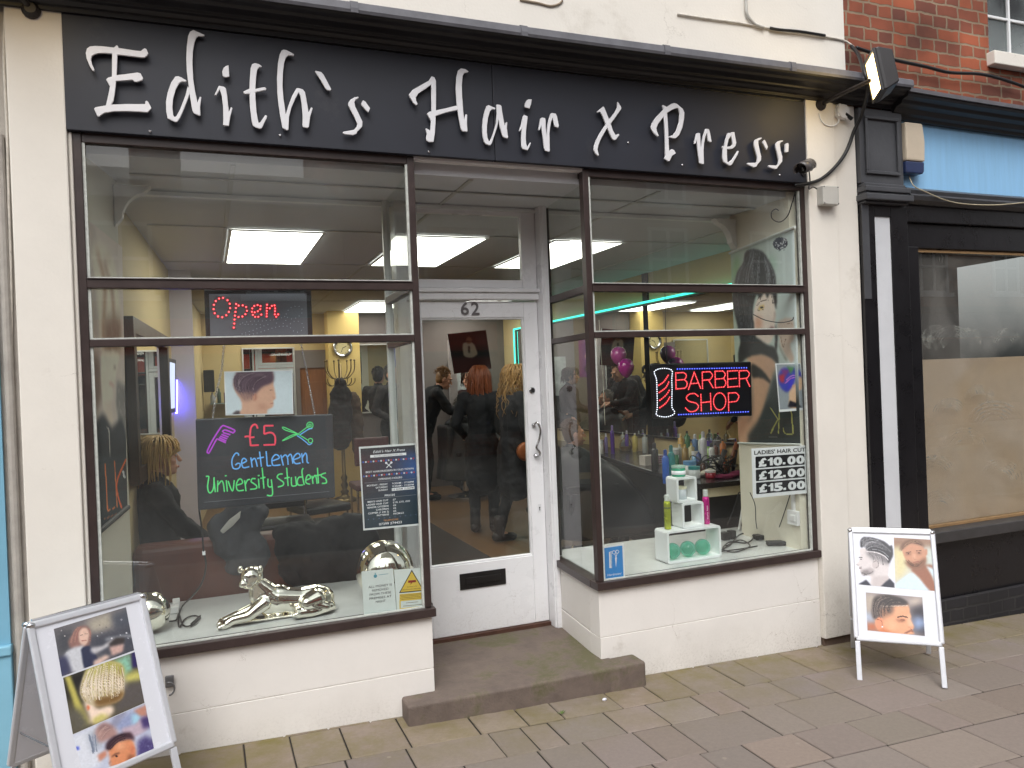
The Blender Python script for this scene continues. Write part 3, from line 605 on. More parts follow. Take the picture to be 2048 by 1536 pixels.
LET.append((D_, [[(275,308),(420,365),(412,395),(350,390),(310,430),(270,560),(248,720),(245,860),(260,980),(285,1048),(310,1040),(370,900),(430,700),(450,480),(440,300),(465,295),(520,305),(545,330),(560,450),(590,620),(612,740),(645,650),(665,665),(655,780),(680,960),(670,992),(580,960),(555,900),(510,740),(488,590),(460,740),(410,900),(340,1100),(310,1132),(235,1110),(190,1060),(160,940),(152,760),(165,600),(200,430),(240,330)]]))
LET.append((D_, [[(1000,508),(1080,540),(1070,640),(1050,800),(1042,980),(1050,1100),(1070,1160),(1090,1140),(1135,1070),(1148,1080),(1120,1160),(1080,1232),(980,1205),(955,1150),(950,1000),(965,770),(925,840),(905,830),(950,700),(985,540)], [(1095,190),(1165,190),(1150,290),(1120,378),(1030,355),(1018,330),(1035,260),(1060,210)]]))
LET.append((D_, [[(1375,562),(1440,575),(1448,620),(1450,770),(1470,970),(1490,700),(1530,540),(1555,480),(1580,468),(1655,482),(1680,530),(1720,730),(1708,775),(1635,745),(1620,680),(1595,570),(1565,640),(1540,760),(1528,900),(1535,1255),(1500,1260),(1440,1240),(1420,1180),(1385,900),(1362,715),(1330,820),(1300,815),(1320,720),(1345,580)]]))
LET.append((E_, [[(330,290),(350,320),(430,520),(460,600),(500,720),(545,800),(600,778),(615,800),(550,885),(520,890),(490,870),(450,790),(370,600),(320,470),(275,382),(225,400),(213,385)], [(580,205),(610,240),(650,310),(645,340),(560,460),(460,600),(380,700),(290,860),(240,980),(225,1060),(250,1160),(235,1172),(190,1130),(160,1060),(165,1000),(200,890),(270,760),(375,605),(430,525),(530,400),(575,310)]]))
LET.append((E_, [[(1380,270),(1395,266),(1460,300),(1465,420),(1480,620),(1500,1080),(1550,1050),(1590,1070),(1620,1125),(1555,1170),(1510,1262),(1480,1268),(1415,1215),(1435,1180),(1430,900),(1420,640),(1405,460),(1400,350)],
 [(1460,300),(1540,245),(1590,230),(1640,245),(1690,290),(1745,335),(1772,400),(1765,520),(1735,670),(1680,800),(1620,858),(1580,860),(1500,840),(1510,820),(1570,800),(1630,720),(1680,560),(1690,420),(1670,330),(1640,315),(1560,345),(1465,405),(1380,500),(1300,610),(1272,680),(1285,740),(1318,810),(1300,828),(1240,780),(1185,700),(1175,650),(1195,590),(1270,480),(1390,355)]]))
LET.append((F_, [[(150,238),(190,245),(195,330),(205,560),(225,420),(250,290),(290,160),(355,170),(375,230),(405,400),(395,413),(340,390),(318,230),(290,300),(265,430),(255,560),(262,815),(230,820),(180,800),(160,660),(130,370),(105,440),(80,440),(95,370),(120,250)]]))
LET.append((F_, [[(762,241),(775,225),(830,225),(845,320),(865,420),(850,480),(800,530),(740,540),(690,535),(690,640),(700,780),(720,785),(790,730),(890,570),(912,580),(890,640),(800,800),(770,840),(735,845),(680,810),(630,775),(612,700),(615,530),(595,495),(610,485),(640,490),(660,380),(690,280),(715,238),(756,240),(767,295),(720,360),(690,495),(760,490),(800,450),(790,370),(772,296)]]))
LET.append((F_, [[(1325,325),(1345,335),(1310,365),(1275,380),(1275,430),(1300,560),(1330,680),(1325,750),(1255,830),(1240,865),(1190,878),(1080,830),(1062,812),(1085,798),(1225,795),(1250,770),(1258,690),(1230,590),(1195,470),(1198,400),(1225,360),(1280,335)], [(1390,365),(1415,400),(1455,500),(1430,555),(1410,530),(1360,420),(1362,395)]]))
LET.append((F_, [[(1725,380),(1742,390),(1690,415),(1675,450),(1690,560),(1722,680),(1720,770),(1650,860),(1620,905),(1580,912),(1470,875),(1458,858),(1480,840),(1610,845),(1645,820),(1655,740),(1630,620),(1598,500),(1600,440),(1640,395),(1690,380)], [(1830,425),(1842,460),(1835,590),(1785,605),(1772,590),(1778,450),(1800,432)]]))
for (ou, ov, sc), polys in LET:
    mb = MB()
    for k, P in enumerate(polys): mb.prism([oy(ou+x/sc, ov+y/sc, -.058-.0004*k) for x, y in P], (0, .010, 0))
    mb.build('letter', letter_mat, sign, bevel=.0012, seg=1)

# ---------------------------------------------------------------- things fixed to the front
def floodlight(label, base, lamp, n, arm_r=.013):
    t = thing('floodlight', label, 'floodlight', base, 'floodlights over the sign'); base = np.array(base); lamp = np.array(lamp); n = np.array(n, float); n /= np.linalg.norm(n)
    mb = MB(); mb.lathe([(.036,0),(.036,.012),(.022,.03),(.0,.03)], base, (0,-1,0), 14); mb.tube([base, base*.6+lamp*.4+[0,0,.0], lamp-n*.04], arm_r, 8); mb.build('bracket', M('bracket_black', (40,34,32), .5, var=.3, scale=25), t, smooth=False)
    x, y, d = ortho(n)   # x horizontal, y up-ish
    h = MB(); h.add([lamp-d*.07+sx*x*.10+sy*y*.09 for sx, sy in ((-1,-1),(1,-1),(1,1),(-1,1))]+[lamp+sx*x*.115+sy*y*.12 for sx, sy in ((-1,-1),(1,-1),(1,1),(-1,1))]+[lamp+d*.02+sx*x*.115+sy*y*.12 for sx, sy in ((-1,-1),(1,-1),(1,1),(-1,1))],
       [(0,3,2,1)]+[(k,(k+1)%4,4+(k+1)%4,4+k) for k in range(4)]+[(4+k,4+(k+1)%4,8+(k+1)%4,8+k) for k in range(4)]+[(8,9,10,11)])
    h.build('housing', M('housing_black', (42,40,42), .42, var=.2), t, bevel=.006)
    g = MB(); g.obox(lamp+d*.024, x*.10, y*.105, d*.0035); g.build('lamp_glass', emis('flood_warm', (255,220,150), 7.), t, bevel=.003)
    f = MB()
    for sx in (-1, 1): f.obox(lamp+d*.026+sx*x*.1075, x*.0075, y*.12, d*.006)
    for sy in (-1, 1): f.obox(lamp+d*.026+sy*y*.1125, x*.10, y*.0075, d*.006)
    f.build('bezel', M('housing_black'), t)
lc = oy(1757, 150, -.47)
floodlight('black outdoor floodlight lit warm white on an arm above the right pilaster', (4.084, -.036, 3.325), lc, (-.80, .56, -.16))
floodlight('black floodlight arm at the top of the left pilaster', (-.115, -.03, 3.325), (-.28, -.47, 3.53), (.8, .4, -.35))
# conduit boxes, cctv, cables
q = oy(1680, 226, -.022); t = thing('round_junction_box', 'round white conduit box high on the right pilaster under the floodlight', 'junction box', q)
mb = MB(); mb.lathe([(.046,0),(.046,.03),(.043,.036),(.0,.037)], q, (0,-1,0), 20)
for a in (.5, 2.2, 3.7, 5.3): mb.lathe([(.011,0),(.011,.028)], q+np.array([.046*math.cos(a),-.004,.046*math.sin(a)]), (0,-1,0), 8)
mb.build('box', white_plastic, t, bevel=.002)
mb = MB(); mb.tube([oy(u, v, -.04) for u, v in spline([(1638,226),(1642,240),(1652,250),(1666,252),(1676,246),(1678,238)], 4)], .004, 6); mb.build('flex', white_plastic, t)
mb = MB(); mb.tube([oy(1690,228,-.05), oy(1704,238,-.06)], .012, 8); mb.build('gland', black_plastic, t)
q = oy(1648, 394, -.04); t = thing('square_junction_box', 'small square pale grey box on the right pilaster below the security camera', 'junction box', q)
mb = MB(); mb.box(q[0]-.055, q[0]+.07, -.092, -.036, q[2]-.058, q[2]+.058); mb.build('box', grey_plastic, t, bevel=.006)
for sx in (-.047, .062):
    for sz in (-.05, .05): mb = MB(); mb.lathe([(.004,0),(.004,.002)], (q[0]+sx, -.092, q[2]+sz), (0,-1,0), 8); mb.build('screw', M('screw_dark', (60,60,62), .4, .6), t)
q = oy(1612, 334, -.16); t = thing('security_camera', 'black bullet security camera at the lower right corner of the fascia sign', 'security camera', (3.93, -.03, 2.87))
ax = np.array([-.86, -.42, -.34]); ax /= np.linalg.norm(ax)
mb = MB(); mb.lathe([(.0,-.07),(.03,-.07),(.032,-.06),(.032,.055),(.03,.06),(.026,.06),(.024,.045),(.0,.045)], q, ax, 18); body = mb.build('body', M('camera_black', (38,36,38), .3, var=.15), t, smooth=False)
mb = MB(); x, y, d = ortho(ax); arc = [q+ax*(-.06)+(x*math.cos(a)+y*math.sin(a))*.041 for a in np.linspace(-.5, 3.6, 14)]; arc2 = [p+ax*.16+((0,0,0)) for p in arc]
arc_i = [q+(p-q)*1.0-(x*math.cos(a)+y*math.sin(a))*.004 for p, a in zip(arc, np.linspace(-.5, 3.6, 14))]; arc2_i = [p+ax*.16 for p in arc_i]
n = 14; mb.add(arc+arc2+arc_i+arc2_i, [(i, i+1, n+i+1, n+i) for i in range(n-1)]+[(2*n+i, 3*n+i, 3*n+i+1, 2*n+i+1) for i in range(n-1)]+[(n+i, n+i+1, 3*n+i+1, 3*n+i) for i in range(n-1)]+[(i+1, i, 2*n+i, 2*n+i+1) for i in range(n-1)])
mb.build('hood', M('camera_hood', (72,68,68), .28, var=.1), t, smooth=True)
mb = MB(); mb.ell(q+ax*.047, .017, 12); mb.build('lens', M('lens_glass', (10,10,14), .05, coat=1., var=0), t, smooth=True)
mb = MB(); mb.tube([q-ax*.05, np.array([3.935, -.10, 2.90]), np.array([3.935, -.036, 2.90])], .008, 8); mb.lathe([(.022,0),(.022,.008)], (3.935,-.030,2.90), (0,-1,0), 12); mb.build('bracket', M('camera_black'), t)
def cable(label, pts, r, mat, y, cat='cable', name='cable', n=6):
    mb = MB(); P = [oy(p[0], p[1], p[2] if len(p) > 2 else y) for p in pts]; mb.tube(spline(P, 5), r, n)
    return mb.build(name, mat, None, smooth=True, label=label, cat=cat)
cable('thick black bundle of cable looping from the floodlight down to the security camera', [(1702,92,-.03),(1716,108,-.1),(1727,140,-.25),(1736,175,-.26),(1724,228,-.12),(1708,262,-.07),(1694,300,-.05),(1672,332,-.05),(1642,358,-.05),(1612,368,-.05),(1590,371,-.045)], .011, black_plastic, -.05)
cable('thin white cable clipped along the cream wall above the cornice', [(1355,28),(1420,38),(1480,46),(1530,55),(1600,66),(1660,75),(1690,82),(1708,94,-.03)], .006, M('cable_white', (206,200,190), .5, var=.2, scale=30), -.008)
cable('short grey conduit dropping to the white cable on the cream wall', [(1493,-30),(1492,8),(1495,30),(1510,48),(1528,55)], .009, grey_plastic, -.014)
cable('short black sleeve joined into the white wall cable', [(1540,56),(1550,58),(1565,60),(1600,63),(1650,71)], .0085, black_plastic, -.016)
cable('thin black lead dropping from the security camera to the square grey box', [(1618,340,-.1),(1620,362,-.06),(1618,378,-.06),(1626,374,-.06),(1634,378,-.08)], .004, black_plastic, -.06)
cable('pale double wire hanging beside the left pilaster', [(12,-20),(10,30),(8,120),(14,260),(18,420),(22,560),(24,800),(30,1000)], .006, M('cable_white'), -.01)
cable('black cable slung across the brick wall of the neighbouring shop', [(1712,95,-.02),(1745,106,-.02),(1790,120),(1850,133),(1900,145),(1960,148),(2010,160),(2060,178)], .011, black_plastic, -.02)
q = oy(338, 1372, -.02); t = thing('wall_bracket', 'small grey ring bracket on the white stall riser behind the left pavement sign', 'bracket', q)
mb = MB(); mb.box(q[0]-.015, q[0]+.02, -.012, .0, q[2]-.01, q[2]+.04); mb.build('plate', M('galv', (128,128,130), .45, .6, var=.2), t, bevel=.003)
mb = MB(); mb.tube([q+[.022*math.cos(a), -.008, -.01+.028*math.sin(a)] for a in np.linspace(-1.6, 1.9, 12)], .004, 6); mb.build('ring', M('galv'), t, smooth=True)
# ================================================================== NEIGHBOURING BUILDINGS
nb = thing('neighbour_building', 'red brick building on the right with black shopfront and pale blue fascia', 'building', (6.2, .3, 0))
mb = MB()
mb.box(4.345, 5.68, .03, .3, 3.35, 6.6); mb.box(6.62, 9.5, .03, .3, 3.35, 6.6); mb.box(5.68, 6.62, .03, .3, 3.35, 3.76); mb.box(5.68, 6.62, .03, .3, 5.5, 6.6)
mb.build('brick_wall', brick, nb)
wf = M('sash_white', (228,230,232), .4, var=.05)
mb = MB(); mb.box(5.683, 5.72, .09, .16, 3.86, 5.5); mb.box(6.58, 6.617, .09, .16, 3.86, 5.5); mb.box(5.72, 6.58, .09, .16, 3.86, 3.90); mb.box(5.72, 6.58, .09, .16, 4.62, 4.67); mb.box(5.72, 6.58, .09, .16, 5.45, 5.5)
for x in (6.0, 6.29): mb.box(x-.009, x+.009, .10, .14, 3.90, 4.62); mb.box(x-.009, x+.009, .10, .14, 4.67, 5.45)
for z in (4.17, 5.05): mb.box(5.72, 6.58, .104, .138, z-.009, z+.009)
sash = mb.build('sash_window', wf, nb, bevel=.003)
mb = MB(); mb.box(5.72, 6.58, .118, .123, 3.90, 5.45); mb.build('pane', glass_mat('net_glass', (200,214,214), 1.6, haze=((206,216,216), .8, .6)), sash)
mb = MB(); mb.box(5.655, 6.65, -.03, .2, 3.765, 3.858); mb.build('sill', white_wall, sash, bevel=.006)
mb = MB(); mb.box(5.73, 6.57, .19, .2, 3.9, 5.45); mb.build('net_curtain', M('net_curtain', (196,206,206), .8, var=.15, scale=3), sash)
gp = M('grey_gloss_paint', (74,75,79), .36, var=.18, scale=6, bump=.15, bscale=40, dirt=((48,48,52), 5, .6, .6))
bp = M('black_gloss_paint', (23,22,25), .28, var=.3, scale=8, bump=.12, bscale=50)
# cornice a step lower than the shop's
prof2 = [(.03,3.27),(-.03,3.27),(-.035,3.29),(-.06,3.30),(-.08,3.325),(-.12,3.335),(-.13,3.355),(-.17,3.365),(-.175,3.385),(.03,3.385)]
mb = MB(); extr(mb, prof2, 4.66, 9.5, dz=lambda x: .03-.018*(x-4.66)); nc = mb.build('cornice', corn_mat, nb, bevel=.003)
mb = MB(); extr(mb, [(-.185,3.386),(-.187,3.41),(.03,3.45),(.03,3.386)], 4.66, 9.5, dz=lambda x: .03-.018*(x-4.66)); mb.build('flashing', lead_mat, nc)
# pilaster
mb = MB(); mb.box(4.376, 4.74, -.05, .2, 2.86, 3.335)
x0, x1, z0, z1 = 4.435, 4.68, 2.94, 3.265
for a in ((x0-.02, x1+.02, z1, z1+.022), (x0-.02, x1+.02, z0-.022, z0), (x0-.02, x0, z0, z1), (x1, x1+.02, z0, z1)): mb.box(a[0], a[1], -.066, -.0505, a[2], a[3])
mb.build('pilaster', gp, nb, bevel=.004)
mb = MB()
for i, (yy, z0, z1) in enumerate(((-.07, 2.835, 2.8595), (-.095, 2.80, 2.8345), (-.085, 2.785, 2.7995), (-.11, 2.745, 2.7845), (-.08, 2.728, 2.7445))): mb.box(4.376+.05+yy*.6, 4.74-.05-yy*.6, yy, .2, z0, z1)
mb.build('capital', gp, nb, bevel=.006)
mb = MB(); mb.box(4.376, 4.485, -.045, .2, -.1, 2.727); mb.box(4.62, 4.765, -.045, .2, -.1, 2.727); mb.box(4.485, 4.62, -.045, .2, 2.655, 2.727); mb.box(4.485, 4.62, -.045, .2, -.1, .55)
mb.build('lower_pilaster', bp, nb, bevel=.004)
mb = MB(); mb.box(4.374, 4.43, -.05, -.0455, 2.13, 2.727); mb.build('paint_patch', gp, nb)
mb = MB(); mb.box(4.4855, 4.6195, -.036, .1, .55, 2.655); mb.build('strip_panel', M('crackled_white', (206,208,212), .6, var=.06, scale=4, bump=.5, bscale=18, dirt=((120,118,116), 14, .68, .6)), nb)
mb = MB(); mb.box(4.765, 9.5, .0, .2, 2.862, 3.30); mb.build('blue_fascia', M('blue_board', (142,192,232), .55, var=.08, scale=5, stretch=(6,1,.6), dirt=((60,84,104), 34, .645, .9)), nb)
mb = MB(); extr(mb, [(.03,2.755),(-.03,2.755),(-.06,2.775),(-.075,2.80),(-.05,2.815),(-.06,2.84),(-.03,2.86),(.03,2.86)], 4.765, 9.5, dz=lambda x: .0-.006*(x-4.7)); mb.build('lintel_moulding', gp, nb, bevel=.003)
mb = MB(); mb.box(4.765, 9.5, -.01, .2, 2.64, 2.7545); mb.box(4.765, 9.5, .02, .2, 2.475, 2.6395); mb.build('shutter_box', bp, nb, bevel=.006)
mb = MB(); mb.box(4.7655, 4.872, -.028, .2, .605, 2.474); mb.box(7.9, 8.0, -.028, .2, .605, 2.474); mb.box(4.872, 7.9, .04, .09, 2.452, 2.474); 
wfz = mb.build('window_frame', bp, nb, bevel=.004)
for z0, z1, yy in ((2.452, 2.470, .0395), (.606, .622, .085)): mb = MB(); mb.box(4.872, 7.9, .035, yy, z0, z1); mb.build('wood_bead', M('bare_wood', (146,116,80), .7, var=.25, scale=20), wfz)
mb = MB(); mb.box(4.872, 7.9, .06, .066, .622, 2.452); mb.build('pane', neigh_glass, wfz)
mb = MB(); mb.box(4.872, 7.9, .11, .13, .607, 1.735); mb.build('boarding', M('plywood', (214,186,162), .7, var=.05, scale=2.2, stretch=(.5,1,3), dirt=((224,208,190), 3.5, .60, .3)), wfz)
mb = MB(); mb.box(4.7655, 9.5, -.07, .2, .53, .604); mb.build('sill', M('sill_dark', (62,60,60), .5, var=.3, scale=14, dirt=((130,126,120), 11, .64, .6)), wfz, bevel=.006)
mb = MB(); mb.box(4.7655, 9.5, -.0, .2, -.3, .5295); mb.build('stall_riser', bp, nb)
mb = MB(); mb.box(4.768, 9.5, -.035, -.0005, -.3, .14); mb.build('plinth', brick_mat('black_brick', (34,32,34), (28,26,30), (44,42,42)), nb, bevel=.006)
wash = glass_mat('whitewash_smear', (252,252,252), 1.01, haze=((214,212,208), .75, 9, 1.0))
rw = random.Random(21)
for cu, cv, rr, st, sp in ((1872,675,26,0,6),(1935,682,27,-2.6,4.4),(2010,690,34,-3.0,3.4),(1850,690,22,-2.5,3),(1905,690,40,-2.9,2.6),(1960,690,30,-3,2.8),(1850,520,40,-3,3),(1900,510,30,-2.8,2.6),(1870,950,40,-2.9,2.6),(1930,900,46,-2.6,2.4),(1990,860,60,-2.8,2.2),(1960,800,30,-3,3),(1880,1020,40,-2.8,2.2),(2000,960,44,-2.6,2.6),(1900,830,34,-2.8,2.4)):
    mb = MB()
    for j in range(5):
        r_ = rr*(1-.13*j); a0 = st+rw.uniform(-.2,.2); pts = [(cu+r_*math.cos(a0+sp*k/10)*rw.uniform(.98,1.02), cv+r_*.95*math.sin(a0+sp*k/10)) for k in range(11)]
        strokes3(mb, [pts], [.8, 4.2, .8], lambda u, v, j=j: oy(u, v, .0665+.0012*j), np.array([0,.0006,0]), sm=2, step=0)
    mb.build('whitewash', wash, wfz)
mb = MB(); mb.box(4.8, 9.3, .2, 3.2, -.05, 0.0); mb.box(4.8, 9.3, 3.2, 3.3, 0, 2.9); mb.box(4.8, 9.3, .2, 3.2, 2.9, 2.95); mb.build('empty_room', M('empty_room', (54,46,42), .9, var=.2, scale=3), nb)
q = oy(1820, 300, -.03); t = thing('alarm_box', 'beige burglar alarm box with a dark blue base on the pale blue fascia', 'alarm box', (4.83, -.0, 2.94))
mb = MB(); P = [(4.745,3.02),(4.905,3.02),(4.912,3.15),(4.897,3.262),(4.88,3.268),(4.745,3.268)]; mb.prism([(x, -.075, z) for x, z in P], (0,.074,0)); mb.build('cover', M('alarm_beige', (198,184,164), .5, var=.08, dirt=((150,134,110), 6, .6, .4)), t, bevel=.010)
mb = MB(); P = [(4.745,3.0185),(4.905,3.0185),(4.902,2.955),(4.885,2.94),(4.745,2.94)]; mb.prism([(x, -.07, z) for x, z in P], (0,.069,0)); mb.build('strobe_base', M('alarm_blue', (36,50,88), .3, var=.1, coat=.5), t, bevel=.008)
cable('thin pale wire sagging along the moulding under the blue fascia', [(1818,352,-.03),(1828,372,-.06),(1850,383,-.08),(1890,400,-.08),(1930,408,-.08),(1990,410,-.08),(2050,405,-.08)], .004, M('wire_pale', (176,166,140), .6), -.08)
lb = thing('blue_building', 'pale blue painted building edge beside the left pilaster', 'building', (-1.6, .3, 0))
mb = MB(); mb.box(-5, -.285, -.02, .3, .70, 6.4); mb.build('wall', M('sky_blue_paint', (120,172,196), .5, var=.06, scale=4), lb)
mb = MB(); mb.box(-5, -.282, -.034, .3, -.1, .66); mb.box(-5, -.28, -.045, .3, .66, .6995); mb.build('plinth', M('pale_blue_paint', (132,184,206), .5, var=.06), lb, bevel=.005)
mb = MB(); mb.box(-.285, -.216, .0, .3, .0, 6.4); mb.tube([(-.252,-.012,.1),(-.252,-.012,2.8)], .018, 10); mb.build('joint_strip', M('stone_grey', (172,166,158), .8, var=.2, scale=9, bump=.4), lb)

# opposite side of the street (seen only in the reflections)
def terrace(name, label, x0, x1, eave, wm, signc=None, gable=0, chim=(), rows=((3.6,1.3),), depth=6):
    t = thing(name, label, 'building', ((x0+x1)/2, -15, 0)); Y = -12
    mb = MB(); mb.box(x0, x1, Y-depth, Y, -.3, eave); mb.build('wall', wm, t)
    rf = MB(); rz = 1.6+gable; rf.prism([(x0, Y+.25, eave+.01), (x0, Y-depth/2, eave+rz), (x0, Y-depth-.25, eave+.01)], (x1-x0, 0, 0)); rf.build('roof', M('slate_roof', (84,84,92), .7, var=.2, scale=10), t)
    for cx in chim:
        c = MB(); c.box(cx-.45, cx+.45, Y-1.6, Y-.7, eave+.3, eave+3.0); c.box(cx-.5, cx+.5, Y-1.65, Y-.65, eave+3.0, eave+3.12)
        for d in (-.25, .25): c.lathe([(.11,0),(.13,.4)], (cx+d, Y-1.15, eave+3.12), (0,0,1), 10)
        c.build('chimney', brick, t)
    nwin = max(2, int((x1-x0)/2.6))
    for k in range(nwin):
        wx = x0+(k+.5)*(x1-x0)/nwin
        for zb, hh in rows:
            f = MB(); f.box(wx-.55, wx+.55, Y+.001, Y+.06, zb, zb+.07); f.box(wx-.55, wx+.55, Y+.001, Y+.06, zb+hh-.07, zb+hh); f.box(wx-.5, wx+.5, Y+.001, Y+.06, zb+hh/2-.03, zb+hh/2+.03)
            for s_ in (-.5, 0, .5): f.box(wx+s_-.035, wx+s_+.035, Y+.002, Y+.058, zb+.07, zb+hh-.07)
            f.box(wx-.65, wx+.65, Y+.001, Y+.14, zb-.1, zb-.001); fo = f.build('window', wf, t)
            g = MB(); g.box(wx-.5, wx+.5, Y+.003, Y+.02, zb+.07, zb+hh-.07); g.build('pane', M('dark_pane', (44,50,56), .05, spec=1., var=0), fo)
    if signc:
        s_ = MB(); s_.box(x0+.2, x1-.2, Y+.001, Y+.18, 2.45, 3.1); s_.build('fascia', M('sign_'+name, signc, .5), t)
        s_ = MB(); s_.box(x0+.5, x1-.5, Y+.001, Y+.05, .5, 2.40); s_.build('shop_glass', M('dark_pane'), t)
        s_ = MB(); s_.box(x0+.2, x1-.2, Y+.001, Y+.3, 3.105, 3.3); s_.build('cornice', bp, t)
terrace('brick_terrace', 'low red brick shop terrace across the street with chimneys', -13, 3.2, 5.3, brick, (214,70,44), gable=-.2, chim=(-.25, -7.5), rows=((3.55,1.35),))
terrace('tall_terrace', 'tall brick terrace house across the street', 3.22, 9.4, 8.6, brick, (206,74,52), rows=((3.7,1.6),(6.3,1.5)))  # brick chosen so its reflection in the shop glass stays dark
terrace('corner_terrace', 'brown brick terrace across the street at the far right', 9.42, 24, 7.6, brick, (60,80,110), chim=(13,), rows=((3.7,1.5),(5.8,1.3)))
terrace('end_terrace', 'cream terrace across the street at the far left', -28, -13.02, 7.0, M('pale_render', (206,198,184), .8, var=.1), (60,60,66), rows=((3.7,1.6),))
# ================================================================== WINDOW DISPLAY
def Tc(o, s): return lambda pts: [(o[0]+x/s, o[1]+y/s) for x, y in pts]
def T1(o, s): return lambda x, y: (o[0]+x/s, o[1]+y/s)
print_mat = attr_mat('photo_print', .35, coat=.3); poster_mat = attr_mat('poster_print', .6)
card_white = M('card_white', (236,238,240), .4, var=.03)
def FY(y): return Fr((0, y, 0), (1,0,0), (0,0,1))
def quad_on(f, px, d=0): return [f.px(u, v, d) for u, v in px]
def slab(mb, q, n, th, m=0): return mb.prism(q, -np.asarray(n)*th, m)
def leds(name, parent, f, pts, r, core, halo, hr=0, d=0):
    mb = MB()
    for u, v in pts:
        c = f.px(u, v, d+.002); mb.ell(c, r, 6, 0)
        if hr: mb.lathe([(hr, 0), (hr, .001)], f.px(u, v, d+.0006), f.n, 10, 1)
    return mb.build(name, [core, halo] if hr else core, parent, smooth=False)
def along(pts, step, sm=4, closed=False):
    q = np.array(spline(pts, sm, closed) if len(pts) > 2 and sm > 1 else pts, float)
    if closed: q = np.vstack([q, q[:1]])
    L = np.concatenate([[0], np.cumsum(np.hypot(*(q[1:]-q[:-1]).T))]); k = max(2, int(round(L[-1]/step))+1)
    t = np.linspace(0, L[-1], k)[:-1] if closed else np.linspace(0, L[-1], k)
    return [(np.interp(x, L, q[:,0]), np.interp(x, L, q[:,1])) for x in t]
red_led = emis('led_red', (255,92,96), 2.6); red_halo = emis('led_red_glow', (150,6,22), .9); white_led = emis('led_white', (236,240,255), 2.4); blue_led = emis('led_blue', (120,140,255), 2.4); blue_halo = emis('led_blue_glow', (16,16,190), .9)

# ---- open sign
f = FY(.10); t = thing('open_sign', 'dark illuminated board reading Open in red dots hung under the upper transom', 'open sign', f.px(515, 677))
mb = MB(); slab(mb, quad_on(f, [(408,579),(622,578),(626,680),(412,681)]), f.n, .022); mb.build('frame', black_plastic, t, bevel=.004)
mb = MB(); slab(mb, quad_on(f, [(418,588),(613,587),(616,676),(421,677)], .0032), f.n, .003); mb.build('panel', M('open_panel', (112,115,124), .3, var=.05), t)
C = Tc((370,560), 5.12)
on = [(390,183),(435,207),(458,243),(462,288),(449,327),(423,361),(382,381),(338,373),(304,340),(293,298),(296,254),(315,216),(349,190),(524,246),(521,287),(517,327),(511,365),(507,405),(504,446),(500,487),(549,262),(591,260),(626,277),(634,315),(619,350),(588,374),(548,379),(685,325),(714,331),(746,320),(771,299),(773,267),(743,256),(710,266),(689,291),(695,357),(719,377),(751,377),(781,354),(840,253),(838,285),(837,315),(837,343),(836,373),(868,290),(889,265),(917,261),(923,291),(922,320),(920,352),(934,376),(954,352)]
leds('lettering', t, f, C(on), .0042, red_led, red_halo, .0072, .0036)
offd = [(565,453),(590,440),(632,430),(671,424),(711,421),(751,420),(792,419),(832,415),(873,412),(910,408),(950,400),(988,387),(1020,374),(1037,347),(1056,310),(1086,281),(1126,269),(1168,269),(1198,298),(1197,338),(1168,369),(1133,391),(1090,399),(1050,383),(615,455),(647,454),(688,455),(729,456),(770,457),(808,470),(848,457),(937,441),(965,475),(1005,444),(1032,415),(1080,448),(1117,424),(1160,423),(1198,446),(1214,485),(1192,518),(1152,533),(1110,522),(1080,489),(1045,472),(1005,474),(928,485),(890,494),(853,506),(814,519),(778,532),(738,543),(700,553),(660,560),(622,564),(584,553),(620,542),(658,527),(697,515),(735,500),(772,486)]
leds('scissor_dots', t, f, C(offd), .0022, M('led_off', (200,204,214), .3), None, 0, .0036)
# ---- hanging chains and chalkboard
def chain(label, pts, f):
    mb = MB(); P = along(pts, 4.6, 4)
    for k, (u, v) in enumerate(P):
        c = f.px(u, v); u2, v2 = P[min(k+1, len(P)-1)] if k < len(P)-1 else (2*u-P[k-1][0], 2*v-P[k-1][1]); d = f.px(u2, v2)-c; d = d/np.linalg.norm(d)
        sd = f.ex*.004 if k % 2 else f.n*.004
        ring = [c+d*.0085*math.cos(a)+sd*math.sin(a)*1.1 for a in np.linspace(0, 2*math.pi, 9)]
        mb.tube(ring, .0014, 5, cap=False)
    return mb.build('chain', chrome, None, smooth=True, label=label, cat='chain')
f = FY(.115); chain('silver chain holding the left corner of the chalkboard', [(448,690),(443,740),(432,790),(425,845),(428,868)], f); chain('silver chain holding the right corner of the chalkboard', [(601,684),(612,735),(622,790),(630,832)], f)
f = FY(.11); t = thing('chalkboard', 'black chalkboard with a neon comb, scissors and a five pound student offer', 'chalkboard', f.px(530, 1018))
q = quad_on(f, [(391,838),(665,828),(671,995),(396,1021)]); mb = MB(); slab(mb, q, f.n, .02); mb.build('board', M('chalk_black', (58,60,66), .33, var=.18, scale=5, dirt=((64,66,72), 3, .58, .5)), t, bevel=.006)
mb = MB(); fr_ = [(391,838),(665,828),(671,995),(396,1021)]
def chalk(name, strokes, w, col, e=.18):
    m = M(name, col, .6, var=.06, scale=90, emit=e); mb = MB(); strokes3(mb, [C(s) for s in strokes], w, lambda u, v: f.px(u, v, .0012), f.n*-.0009, sm=5, step=-.00015); return mb.build('drawing', m, t)
C = Tc((380,830), 6.827)
chalk('chalk_red', [[(925,185),(905,137),(870,132),(835,170),(822,240),(820,330),(828,400),(835,415),(940,410)],[(745,300),(790,290),(835,305),(880,300)],[(1140,145),(1015,147)],[(1015,147),(1012,262)],[(1012,262),(1080,240),(1130,250),(1160,290),(1165,340),(1162,395)],[(1165,404),(1005,410)]], 3.4, (236,72,96))
